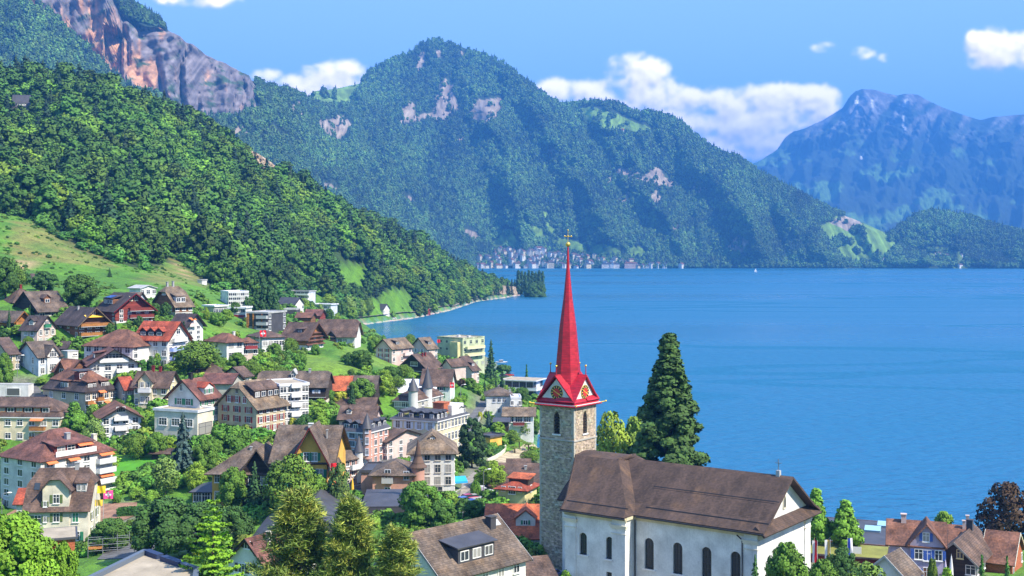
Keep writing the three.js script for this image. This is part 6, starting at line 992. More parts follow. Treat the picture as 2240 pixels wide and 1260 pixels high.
house('cottage', 'dark red-brown roofed house next to the orange-roofed cottage', { c: [700, 706, 690], l: 666, a: 5, d: 10, D: 545, t: 'gx', pk: 677, wall: 'redwood', roof: 'redbrown', short: 'red-brown roofed house' });
house('studio', 'small dark cube studio with a grey front near the slate-roofed house', { c: [648, 698, 678], l: 620, a: 3, d: 8, D: 540, t: 'flat', wall: 'slate', roof: 'concrete', ov: 0.1, short: 'dark studio' });
house('barn', 'brown hillside barn among trees above the lake road', { c: [776, 672, 657], l: 744, r: 784, a: 30, t: 'gx', pk: 645, wall: 'wood', roof: 'brown', cat: 'barn', short: 'lake road barn' });
house('cottage', 'little white cottage with a grey roof beside the shore meadow', { c: [839, 690, 676], l: 826, r: 852, a: 46, t: 'gx', pk: 665, wall: 'white', roof: 'slate', short: 'shore cottage', S: { n: 2, m: 1, w: 1, h: 1.2 } });
house('tan_house', 'tan gabled house with a brown roof below the orchard bank', { c: [532, 850, 822], l: 491, r: 550, a: 34, t: 'gz', pk: 803, wall: 'beige', roof: 'brown', short: 'tan gabled house', F: { n: 2, m: 2, w: 1, h: 1.2, sh: 'bluegrey' }, S: { n: 1, m: 1, w: 1, h: 1.2 } });
house('cottage', 'low cottage with brown hipped roof by the orchard bank', { c: [484, 834, 814], l: 424, a: 3, d: 10, t: 'hip', pk: 793, wall: 'white', roof: 'brown', short: 'low hipped cottage' });
house('cottage', 'cottage with brown gable roof squeezed behind the green-shuttered house', { c: [505, 866, 838], l: 440, a: 5, d: 10, D: 320, t: 'gx', pk: 817, wall: 'stone', roof: 'redbrown', short: 'squeezed cottage' });
house('barn', 'long dark barn with a shuttered timber front', { c: [713, 886, 845], l: 562, a: 1, d: 11, t: 'hx', clip: 0.8, pk: 812, wall: 'darkwood', roof: 'greybrown', cat: 'barn', short: 'long dark barn', win: [['F', 0.86, 3.4, 1, 1.4, { shutter: 'bluegrey' }], ['F', 0.94, 2, 0.9, 1.2, { shutter: WN }]], plinth: [0.25, 'pale'], bal: [['F', 0.72, 1.0, 2.3, 'darkwood', 1.1]], chim: [[0.72, 0.45, 0.6, 1]], dorm: [{ u: 0.5, v: 0.5, w: 1.2, h: 1.2, kind: 'gable', pitch: 0.8, wall: 'stone', roof: 'concrete' }] });
house('barn', 'low barn with a bright orange tile roof', { c: [763, 872, 852], l: 716, a: 2, d: 10, t: 'gx', pk: 823, wall: 'wood', roof: 'orange', cat: 'barn', short: 'orange-roofed barn' });
house('barn', 'barn with a dark grey roof joined to the orange-roofed one', { c: [820, 872, 850], l: 764, a: 2, d: 11, D: 352, t: 'gx', pk: 822, wall: 'darkwood', roof: 'greybrown', cat: 'barn', short: 'dark grey-roofed barn' });
house('cottage', 'cottage with broad brown roof behind two young firs', { c: [816, 912, 893], l: 734, a: 3, d: 10, t: 'gx', pk: 870, wall: 'wood', roof: 'brown', short: 'cottage behind firs' });
house('cottage', 'brown-roofed house with a small dormer above the pink hotel', { c: [818, 948, 916], l: 742, a: 3, d: 10, D: 306, t: 'gx', pk: 888, wall: 'rose', roof: 'brown', short: 'brown-roofed dormer house', dorm: [{ u: 0.25, v: 0.3, w: 1.2, h: 1, kind: 'gable', wall: 'pale' }] });
house('metal_roof_hall', 'hall with a pale metal roof and small roof windows', { c: [950, 884, 857], l: 857, a: 2, d: 11, t: 'gx', pk: 830, wall: 'white', roof: 'whitetin', cat: 'hall', short: 'pale metal-roofed hall', sky: [[0.42, 0.55], [0.68, 0.55]] });
house('townhouse', 'mint white townhouse with brown roof and green shutters', { c: [984, 890, 842], l: 922, r: 992, a: 6, d: 10, t: 'gx', pk: 808, wall: 'mint', roof: 'brown', short: 'mint townhouse', F: { n: 3, m: 3, w: 1, h: 1.3, mg: 0.3, sh: G } });
house('chalet', 'dark brown chalet with a wide low gable and pinkish roof', { c: [936, 826, 806], l: 876, r: 966, a: 32, t: 'gz', pk: 775, wall: 'darkwood', roof: 'brown', ov: 1.3, ve: 1.4, short: 'wide dark chalet', win: [['F', 0.5, 4.6, 3, 1.3, { split: 5 }]], bal: [['F', 0.1, 0.9, 2.2, 'darkwood', 1]], chim: [[0.6, 0.4, 0.5, 1.2, 'wine'], [0.6, 0.6, 0.5, 1.2, 'wine']] });
house('gabled_house', 'pinkish house with red shutters, nearer of the twin pair by the shore', { c: [857, 796, 762], l: 822, r: 901, a: 36, t: 'gz', pk: 742, wall: 'rose', roof: 'tan', short: 'pink shutter house', F: { n: 2, m: 3, w: 0.9, h: 1.3, mg: 0.3, sh: WN }, S: { n: 3, m: 2, w: 1.1, h: 1.4 }, bal: [['S', 0.55, 0.95, 2.6, 'rose', 1.1]], dorm: [{ on: 'S', u: 0.4, v: 0.3, w: 2.2, h: 1.1, kind: 'shed', wall: 'slate' }] });
house('gabled_house', 'pinkish house with lean roof, farther of the twin pair by the shore', { c: [934, 788, 762], l: 899, r: 956, a: 36, t: 'gz', pk: 739, wall: 'rose', roof: 'tan', short: 'lean-roofed pink house', F: { n: 2, m: 2, w: 0.9, h: 1.3, mg: 0.3, sh: 'bluegrey' }, S: { n: 2, m: 2, w: 1.1, h: 1.4 }, dorm: [{ on: 'S', u: 0.5, v: 0.3, w: 2.2, h: 1.1, kind: 'shed', wall: 'slate' }] });
house('apartment_building', 'stepped yellow-green apartment block with a flat roof terrace by the lake', { c: [1012, 806, 742], l: 957, r: 1060, a: 40, t: 'flat', wall: 'sage', roof: 'gravel', edge: 'sage', ov: 0.1, cat: 'apartment block', short: 'yellow-green lake block', F: { n: 4, m: 4, w: 1.1, h: 1.0, mg: 0.14, fr: 'sage' }, S: { n: 4, m: 4, w: 1.4, h: 1.4, fr: 'sage' }, bal: [['S', 0.1, 0.9, 8, 'lemon', 1.6], ['S', 0.1, 0.9, 5, 'lemon', 1.6]], chim: [[0.4, 0.5, 1.2, 0.9, 'white'], [0.8, 0.5, 1.2, 0.9, 'white']],
  extra: (I) => { const q = put('stair_tower', new Solid().box(-2.2, -4, -2, 2.2, I.h - 1.2, 1.8).geometry(), plaster('lemon'), I.g); q.position.set(I.hx - 3.4, 0, I.hz); } });
house('gabled_house', 'rose house with brown roof, red blinds and a low side wing', { c: [1032, 838, 808], l: 984, r: 1047, a: 28, t: 'gz', pk: 780, wall: 'rose', roof: 'brown', ov: 0.9, short: 'rose house', F: { n: 2, m: 3, w: 1.2, h: 1.2, mg: 0.3 }, S: { n: 2, m: 2, w: 1, h: 1.2 }, win: [['F', 0.7, 2, 1.4, 1.2, { closed: true, shutter: WN }]], dorm: [{ on: 'S', u: 0.5, v: 0.2, w: 2, h: 1, kind: 'shed', wall: 'slate' }] });
house('side_wing', 'small gabled wing beside the rose house', { c: [988, 818, 800], l: 968, a: 28, d: 7, D: 440, t: 'gz', pk: 786, wall: 'rose', roof: 'brown', cat: 'wing', short: 'rose side wing' });
house('lake_villa', 'modern white lake villa of stacked flat decks and glass', { c: [1168, 872, 834], l: 1104, r: 1186, a: 22, D: 470, t: 'flat', wall: 'bluegrey', roof: 'gravel', edge: 'whitetin', ov: 1.4, parapet: 0.1, short: 'flat-decked lake villa', F: { n: 4, m: 2, w: 2.4, h: 1.9, mg: 0.14, fr: 'slate' }, bal: [['F', 0, 1.15, 3.2, 'white', 2], ['S', 0, 1, 3.2, 'white', 2]], S: { n: 2, m: 2, w: 2.2, h: 1.8, fr: 'slate' } });
house('townhouse', 'tall plain white house with a shallow hipped roof near the promenade', { c: [1120, 934, 864], l: 1064, a: -3, d: 10, t: 'hip', pk: 847, wall: 'white', roof: 'greybrown', ov: 0.6, short: 'tall plain white house', F: { n: 3, m: 3, w: 0.9, h: 1.3, mg: 0.3, fr: 'bluegrey', skip: [0, 3] }, chim: [[0.95, 0.5, 0.6, 0.9]] });
house('annex', 'lower white annex of the tall plain white house', { c: [1140, 914, 872], l: 1118, a: -3, d: 8, D: 378, t: 'flat', wall: 'white', roof: 'whitetin', ov: 0.1, cat: 'annex', short: 'lower white annex', F: { n: 2, m: 2, w: 0.9, h: 1.2 } });
house('bungalow', 'white bungalow with a long tan roof and a wooden balcony', { c: [1166, 942, 909], l: 1104, a: 2, d: 10, D: 372, t: 'gx', pk: 891, wall: 'white', roof: 'tan', ov: 0.8, ve: 0.9, short: 'tan-roofed bungalow', F: { n: 3, m: 1, w: 2, h: 1.5, mg: 0.2, lift: 1.8 }, bal: [['F', 0.3, 0.7, 1.6, 'redwood', 1]], chim: [[0.45, 0.5, 0.5, 0.9]] });
house('garage', 'dark timber carport beside the tan-roofed bungalow', { c: [1112, 944, 922], l: 1082, a: 2, d: 6, D: 362, t: 'gx', pk: 914, wall: 'darkwood', roof: 'slate', cat: 'carport', short: 'dark carport' });
house('retaining_wall', 'white retaining wall with a garage opening beside the road bend', { c: [62, 866, 843], l: -20, a: 4, d: 3, D: 318, t: 'flat', wall: 'white', roof: 'concrete', ov: 0, parapet: 0, cat: 'wall', short: 'white garage wall', win: [['F', 0.6, 1.0, 3.4, 1.8, { split: 1, sill: false }]] });
house('a_frame_cabin', 'grey steep-roofed cabin in the wood high on the hill', { c: [66, 254, 244], l: 26, a: -10, d: 10, t: 'gx', pk: 208, wall: 'white', roof: 'slate', ov: 0.4, cat: 'cabin', short: 'grey hill cabin', dorm: [{ u: 0.5, v: 0.3, w: 6, h: 2, kind: 'shed', wall: 'white', n: 3 }], S: { n: 1, m: 1, w: 2, h: 1.5 } });
house('hut', 'small brown hay hut on the meadow under the fallow slope', { c: [80, 618, 609], l: 60, a: 8, d: 6, t: 'gx', pk: 599, wall: 'wood', roof: 'brown', cat: 'hut', short: 'hay hut' });
house('hut', 'tiny white pump house at the foot of the bare slope', { c: [442, 622, 614], l: 432, a: 20, d: 4, t: 'flat', wall: 'white', roof: 'concrete', ov: 0.2, cat: 'hut', short: 'pump house' });
house('viewpoint_house', 'white flat house on the wooded ridge', { c: [866, 548, 514], l: 850, a: 5, d: 9, t: 'flat', wall: 'white', roof: 'whitetin', ov: 0.3, short: 'white ridge house' });
house('boathouse', 'small red boathouse on the stony lake shore', { c: [936, 690, 682], l: 922, r: 940, a: 20, d: 6, t: 'gx', pk: 676, wall: 'redwood', roof: 'red', cat: 'boathouse', short: 'red boathouse' });
// ---------------------------------------------------------------- trees one by one
const T = {
  broad: { crown: broadCrown(401, { H: 14, R: 5.5, low: 0.16, lobes: 32, leaves: 5600, size: 0.46, tone: [0.1, 0.205, 0.016], lobe: 0.34 }), H: 14, R: 5.5, trunk: [0.4, 0.3] },
  oak: { crown: broadCrown(402, { H: 13, R: 6, low: 0.14, lobes: 36, leaves: 6000, size: 0.45, tone: [0.06, 0.14, 0.014], lobe: 0.32 }), H: 13, R: 6, trunk: [0.4, 0.35] },
  chestnut: { crown: broadCrown(403, { H: 14, R: 6.5, low: 0.12, lobes: 40, leaves: 7000, size: 0.5, tone: [0.045, 0.115, 0.016], lobe: 0.3 }), H: 14, R: 6.5, trunk: [0.35, 0.4] },
  lime: { crown: broadCrown(404, { H: 14, R: 5, low: 0.15, lobes: 34, leaves: 5200, size: 0.46, tone: [0.16, 0.29, 0.02], lobe: 0.34 }), H: 14, R: 5, trunk: [0.35, 0.3] },
  pale: { crown: broadCrown(405, { H: 12, R: 4.6, low: 0.12, lobes: 24, leaves: 2600, size: 0.5, tone: [0.17, 0.27, 0.05], lobe: 0.36, core: false }), H: 12, R: 4.6, trunk: [0.4, 0.22] },
  round: { crown: broadCrown(406, { H: 6, R: 4, low: 0.02, lobes: 26, leaves: 3400, size: 0.42, tone: [0.09, 0.21, 0.015], lobe: 0.34, shape: (t) => Math.sqrt(Math.max(0.1, 1 - (1.7 * t - 0.6) ** 2)) }), H: 6, R: 4, trunk: [0.2, 0.3] },
  cone: { crown: broadCrown(407, { H: 14, R: 4.2, low: 0.2, lobes: 36, leaves: 5200, size: 0.42, tone: [0.11, 0.25, 0.02], lobe: 0.34, shape: (t) => t < 0.2 ? 0.8 + t : Math.max(0.1, 1.05 - 1.15 * (t - 0.15)) }), H: 14, R: 4.2, trunk: [0.35, 0.25] },
  yew: { crown: broadCrown(408, { H: 14, R: 4.6, low: 0.02, lobes: 44, leaves: 5600, size: 0.5, tone: [0.026, 0.07, 0.016], lobe: 0.26, shape: (t) => Math.sqrt(Math.max(0.05, 1 - (1.25 * t - 0.3) ** 2)) }), H: 14, R: 4.6, trunk: [0.1, 0.4] },
  beech: { crown: broadCrown(409, { H: 15, R: 7, low: 0.1, lobes: 36, leaves: 4600, size: 0.6, tone: [0.065, 0.034, 0.012], lobe: 0.3, core: false }), H: 15, R: 7, trunk: [0.5, 0.45] },
  spruce: { crown: tierCrown(410, { H: 16, R: 3.6, tiers: 18, leaves: 3000, size: 0.55, tone: [0.034, 0.095, 0.022] }), H: 16, R: 3.6, trunk: [0.3, 0.25] },
  silverfir: { crown: tierCrown(411, { H: 15, R: 3.6, low: 0.2, tiers: 15, leaves: 2800, size: 0.6, tone: [0.055, 0.105, 0.085], ragged: 0.45, droop: 0.4 }), H: 15, R: 3.6, trunk: [0.9, 0.25] },
  cypress: { crown: broadCrown(412, { H: 10, R: 1.3, low: 0.02, lobes: 22, leaves: 1500, size: 0.4, tone: [0.02, 0.07, 0.02], lobe: 0.6, shape: (t) => Math.max(0.12, 1 - t * t) }), H: 10, R: 1.3, trunk: [0.2, 0.15] },
  poplar: { crown: broadCrown(413, { H: 20, R: 2.4, low: 0.05, lobes: 32, leaves: 1800, size: 0.8, tone: [0.035, 0.1, 0.024], lobe: 0.55, shape: (t) => Math.sqrt(Math.max(0.06, 1 - (1.7 * t - 0.7) ** 2)) }), H: 20, R: 2.4, trunk: [0.25, 0.3] },
  umbrella: { crown: broadCrown(414, { H: 8, R: 4.2, low: 0.66, lobes: 16, leaves: 1400, size: 0.5, tone: [0.05, 0.13, 0.02], lobe: 0.3, shape: (t) => 1 - 0.4 * t }), H: 8, R: 4.2, trunk: [0.7, 0.3] },
  bush: { crown: broadCrown(415, { H: 3, R: 2.2, low: 0, lobes: 12, leaves: 1000, size: 0.42, tone: [0.13, 0.26, 0.018], lobe: 0.45 }), H: 3, R: 2.2, trunk: [0.3, 0.12] },
  gold: { crown: broadCrown(416, { H: 3, R: 2.2, low: 0, lobes: 12, leaves: 1000, size: 0.4, tone: [0.32, 0.34, 0.02], lobe: 0.45 }), H: 3, R: 2.2, trunk: [0.3, 0.12] },
  sequoia: { crown: broadCrown(417, { H: 38, R: 6.6, low: 0.02, lobes: 230, leaves: 32000, size: 0.52, tone: [0.05, 0.11, 0.016], lobe: 0.2, shape: (t) => along([[0, 0.9], [0.25, 1], [0.5, 0.74], [0.75, 0.5], [0.9, 0.32], [1, 0.05]], t)[0] * (0.88 + 0.3 * noise2(t * 11, 2.2, 6)) }), H: 38, R: 6.6, trunk: [0.7, 0.9] },
  maple: { crown: broadCrown(418, { H: 15, R: 6, low: 0.1, lobes: 44, leaves: 15000, size: 0.34, tone: [0.16, 0.31, 0.016], lobe: 0.25 }), H: 15, R: 6, trunk: [0.35, 0.3] },
  larch: { crown: tierCrown(419, { H: 16, R: 3.9, low: 0.05, tiers: 22, leaves: 15000, size: 0.22, tone: [0.18, 0.36, 0.012], ragged: 0.4, droop: -0.25, power: 0.75, core: false, spread: 1.0 }), H: 16, R: 3.9, trunk: [0.9, 0.2] },
};
// a scots pine: limbs carrying tufts of needles that point up and outwards
function pineCrown(seed, H, R, low) {
  const L = new Leaves(seed), r = L.r;
  for (let k = 0; k < 72; k++) {
    const t = (k + 0.3) / 72, y = H * (low + (1 - low) * t), a = k * 2.4 + r(), reach = R * Math.pow(1 - t, 0.75) * (0.55 + 0.65 * r()) + 0.25;
    for (let j = 0; j < 12; j++) {
      const u = 0.25 + 0.75 * Math.sqrt(r()), q = u * reach, b = a + (r() - 0.5) * 1.1, c = V(Math.cos(b) * q, y + u * u * 0.9 + (r() - 0.5) * 0.7, Math.sin(b) * q), tone = vary(r() < 0.3 ? [0.33, 0.36, 0.05] : [0.14, 0.21, 0.03], r, 0.25);
      for (let n = 0; n < 34; n++) { const d = L.ball().add(V(Math.cos(b) * 0.35, 0.75, Math.sin(b) * 0.35)).normalize(); L.blade(c.clone().addScaledVector(L.ball(), 0.3), d, 0.36 + 0.36 * r(), 0.034, vary(tone, r, 0.2)); }
      const up = V(Math.cos(b) * 0.15, 1, Math.sin(b) * 0.15).normalize(); for (let n = 0; n < 5; n++) L.blade(c.clone().addScaledVector(L.ball(), 0.12), up, 0.6 + 0.4 * r(), 0.03, vary([0.24, 0.27, 0.05], r, 0.2));
    }
  }
  return L.build();
}
T.pine = { crown: pineCrown(420, 17, 3.4, 0.1), H: 17, R: 3.4, trunk: [0.92, 0.3] };
for (const k in T) { const b = (T[k].crown.computeBoundingBox(), T[k].crown.boundingBox); T[k].R = (b.max.x - b.min.x + b.max.z - b.min.z) / 4 * 0.96; T[k].H = b.max.y; }
for (const k in T) T[k].stem = trunkGeometry(T[k].H * Math.min(0.8, T[k].trunk[0] + 0.12), T[k].trunk[1], T[k].trunk[1] * 0.55, 0.2, ['pine', 'larch', 'sequoia', 'spruce', 'silverfir', 'cypress', 'poplar', 'yew', 'umbrella', 'bush', 'gold', 'round', 'cone'].includes(k) ? 0 : 4, 7);
T.broad_b = { crown: broadCrown(451, { H: 13, R: 5.8, low: 0.1, lobes: 28, leaves: 5200, size: 0.5, tone: [0.11, 0.2, 0.014], lobe: 0.38, core: false }), H: 13, R: 5.8, trunk: [0.5, 0.3] };
T.lime_b = { crown: broadCrown(452, { H: 13, R: 5, low: 0.08, lobes: 24, leaves: 5000, size: 0.44, tone: [0.19, 0.31, 0.02], lobe: 0.4, core: false }), H: 13, R: 5, trunk: [0.4, 0.3] };
T.oak_b = { crown: broadCrown(453, { H: 12, R: 6, low: 0.06, lobes: 44, leaves: 6000, size: 0.44, tone: [0.05, 0.13, 0.02], lobe: 0.26 }), H: 12, R: 6, trunk: [0.4, 0.35] };
for (const k of ['broad_b', 'lime_b', 'oak_b']) { const b = (T[k].crown.computeBoundingBox(), T[k].crown.boundingBox); T[k].R = (b.max.x - b.min.x + b.max.z - b.min.z) / 4 * 0.96; T[k].H = b.max.y; T[k].stem = trunkGeometry(T[k].H * 0.5, 0.3, 0.16, 0.2, 4, 9); }
const KIND = { broad: ['broadleaf_tree', 'mid green broadleaf tree'], oak: ['broadleaf_tree', 'dark green broadleaf tree'], chestnut: ['chestnut_tree', 'dark spreading chestnut tree'], lime: ['lime_tree', 'bright green leafy tree'], pale: ['young_tree', 'pale yellow-green airy tree'], round: ['round_shrub', 'dense round green shrub'], cone: ['linden_tree', 'bright cone-shaped linden'], yew: ['yew_tree', 'tall dark yew'], beech: ['copper_beech', 'dark purple-brown beech'], spruce: ['spruce_tree', 'dark pointed spruce'], silverfir: ['silver_fir', 'blue-grey silver fir'], cypress: ['cypress_tree', 'slim dark cypress'], poplar: ['poplar_tree', 'slim columnar poplar'], umbrella: ['umbrella_pine', 'flat-topped umbrella pine'], bush: ['garden_bush', 'light green garden bush'], gold: ['golden_bush', 'yellow-leaved bush'], sequoia: ['giant_sequoia', 'towering dark sequoia'], maple: ['maple_tree', 'fresh green maple'], larch: ['larch_tree', 'vivid green larch'], pine: ['scots_pine', 'scots pine with pale upright shoots'] };
const trees = [], labels = new Set();
const tr0 = rng(4242);
// tree(kind, column, base row, top row, width in columns, { D depth, say: description, group })
function tree(kind, px, base, top, wide, { D, say, group, tone } = {}) {
  const p = D ? at(px, base, D) : hit(px, base); if (!p) return console.log('no ground for', kind, px, base);
  if (D) p.y = ground(p.x, p.z);
  const d = -p.z, H = eyeY(top, d) - p.y, k = trees.length % 2 && T[kind + '_b'] || T[kind], W = wide / F * d, g = thing(KIND[kind][0], '', ['bush', 'gold', 'round'].includes(kind) ? 'bush' : 'tree', group);
  g.position.copy(p); g.rotation.y = tr0() * 6.28;
  const m = put('crown', k.crown, tone ? memo('leaf' + tone, () => { const q = leafMat.clone(); q.color.setRGB(...tone); return q; }) : leafMat, g), t = put('trunk', k.stem, barkMat, g);
  m.scale.set(W / 2 / k.R, H / k.H, W / 2 / k.R); t.scale.set(Math.min(1.2, W / 2 / k.R), H / k.H, Math.min(1.2, W / 2 / k.R));
  trees.push({ g, kind, px, base, d, say, H });
}
// the ones that stand out
tree('sequoia', 1464, 1060, 727, 205, { D: 236, say: 'towering dark sequoia rising behind the church roof' });
tree('lime', 1342, 1040, 897, 112, { D: 250, say: 'yellow-green tree between the clock tower and the sequoia', tone: [1.15, 1, 1.3] });
tree('lime', 1390, 1040, 908, 84, { D: 262, say: 'yellow-green tree half hidden by the sequoia', tone: [1.1, 0.95, 1.3] });
tree('yew', 1033, 1024, 912, 68, { say: 'tall dark yew beside the promenade garden' });
tree('silverfir', 400, 1045, 900, 66, { say: 'blue-grey silver fir in the garden above the lawn' });
tree('larch', 466, 1380, 1092, 215, { D: 142, say: 'vivid green larch in front of the chestnuts' });
tree('maple', 28, 1450, 1118, 215, { D: 118, say: 'fresh green maple in front of the brick block' });
tree('maple', 138, 1450, 1182, 80, { D: 124, say: 'smaller maple crown against the brick wall' });
tree('pine', 655, 1450, 1056, 330, { D: 132, say: 'broadest of the scots pines, before the yellow steep-roofed house' });
tree('pine', 768, 1450, 1072, 260, { D: 129, say: 'middle scots pine with pale upright shoots' });
tree('pine', 868, 1450, 1140, 240, { D: 126, say: 'lowest scots pine, beside the white house with box dormer' });
tree('chestnut', 360, 1225, 1086, 150, { say: 'broad dark chestnut over the green court' });
tree('chestnut', 440, 1215, 1096, 130, { say: 'dark chestnut behind the vivid green larch' });
tree('chestnut', 512, 1190, 1105, 80, { say: 'dark chestnut nearest the slate-roofed hall' });
tree('oak', 241, 1204, 1132, 82, { say: 'round-headed tree beside the cream clipped-gable house' });
tree('spruce', 557, 1130, 1008, 58, { say: 'dark spruce standing against the yellow hipped villa' });
tree('broad', 508, 1125, 1020, 72, { say: 'leafy tree before the slate-roofed garden hall' });
tree('broad', 636, 1140, 990, 118, { say: 'big leafy tree before the steep-roofed yellow house' });
tree('broad', 694, 1130, 1036, 70, { say: 'smaller leafy tree under the painted yellow gable' });
tree('pale', 745, 1120, 1010, 56, { D: 225, say: 'olive-green cedar before the ivy-clad house', tone: [0.55, 0.6, 0.6] });
tree('chestnut', 918, 1165, 1050, 96, { say: 'clumpy bright chestnut by the white guest house', tone: [2.1, 1.8, 1.2] });
tree('chestnut', 965, 1172, 1092, 74, { say: 'lower chestnut toward the plaza', tone: [1.5, 1.4, 1.2] });
tree('oak', 1040, 1150, 1092, 60, { say: 'dark leafy tree by the street lamp' });
tree('lime', 1012, 1130, 1090, 50, { D: 248, say: 'bright bush-like tree over the parked cars' });
tree('spruce', 897, 1200, 1108, 26, { D: 214, say: 'small thin spruce on the roof terrace side' });
tree('cone', 163, 962, 878, 62, { say: 'bright leafy tree by the yellow apartment house' });
tree('pale', 206, 985, 914, 46, { say: 'pale flowering tree beside the white balconied chalet' });
tree('round', 510, 985, 928, 84, { say: 'big round shrub below the red-shuttered beige house' });
tree('cone', 1785, 1212, 1066, 68, { D: 226, tone: [1.3, 1.25, 1.2], say: 'taller bright linden beside the church gable' });
tree('cone', 1850, 1212, 1092, 78, { D: 224, tone: [1.4, 1.3, 1.2], say: 'shorter bright linden before the landing stage' });
tree('lime', 2064, 1172, 1117, 46, { D: 238, say: 'bright tree rising behind the lilac house roof' });
tree('beech', 2205, 1200, 1052, 128, { D: 232, say: 'dark purple-brown beech above the lake shore' });
tree('broad', 1722, 1300, 1184, 108, { D: 168, say: 'leafy tree in front of the church gable wall' });
tree('spruce', 1652, 1310, 1212, 52, { D: 166, say: 'small conifer at the corner of the church nave', tone: [2, 1.8, 1.4] });
tree('broad', 1800, 1310, 1222, 84, { D: 172, say: 'leafy bush-like tree under the flagpoles' });
tree('oak', 1842, 1270, 1196, 74, { D: 192, say: 'dark shrubby tree behind the flagpoles' });
tree('pale', 1895, 1320, 1228, 104, { D: 168, say: 'yellow-green tree beside the grey-roofed shed', tone: [0.7, 0.75, 0.5] });
tree('cypress', 2148, 1300, 1212, 22, { D: 180, say: 'slim green shrub before the brick-walled house', tone: [3, 2.6, 1.2] });
tree('cypress', 2203, 1300, 1214, 18, { D: 182, say: 'slimmer green shrub near the pale barge board', tone: [3, 2.6, 1.2] });
tree('round', 2040, 1258, 1218, 24, { D: 187, say: 'clipped shrub on the dark chalet terrace', tone: [1.3, 0.9, 0.8] });
tree('bush', 2070, 1268, 1238, 32, { D: 186, say: 'lime green bush spilling over the chalet terrace', tone: [1.7, 1.5, 1] });
tree('spruce', 1074, 836, 742, 34, { say: 'tall dark spruce beside the yellow-green lake block' });
tree('umbrella', 1101, 838, 797, 36, { say: 'flat-topped umbrella pine near the lake villa' });
tree('cypress', 1098, 856, 814, 12, { say: 'slim cypress under the umbrella pine' });
tree('cypress', 1152, 835, 796, 11, { D: 505, say: 'thin cypress rising over the lake villa roof', tone: [2, 2, 1.4] });
[[563, 632], [577, 618], [590, 622], [602, 634]].forEach(([x, t], i) => tree('poplar', x, 698, t, 21, { D: 470, say: ['shortest poplar of the row by the slatted cube house', 'tallest poplar of the row above the slatted cube house', 'third poplar of the row by the slatted cube house', 'last poplar of the row, nearest the lake road'][i], group: 'poplars by the cube house' }));
for (let k = 0; k < 8; k++) tree('poplar', 1134 + k * 7.6, 648, 590 + (k % 3) * 2, 12, { D: 1660 + (k % 2) * 20, say: ['first', 'second', 'third', 'fourth', 'fifth', 'sixth', 'seventh', 'eighth'][k] + ' poplar from the shore in the dense row on the point', group: 'poplars on the lake point' });
tree('oak', 1166, 650, 617, 42, { D: 1600, say: 'dark willow-like tree below the poplars on the point' });
tree('oak', 1184, 650, 620, 24, { D: 1605, say: 'outermost tree on the tip of the point' });
tree('oak', 97, 636, 592, 56, { say: 'dark tree beside the hay hut' });
tree('oak', 175, 672, 598, 78, { say: 'large dark tree between the barn and the red chalet' });
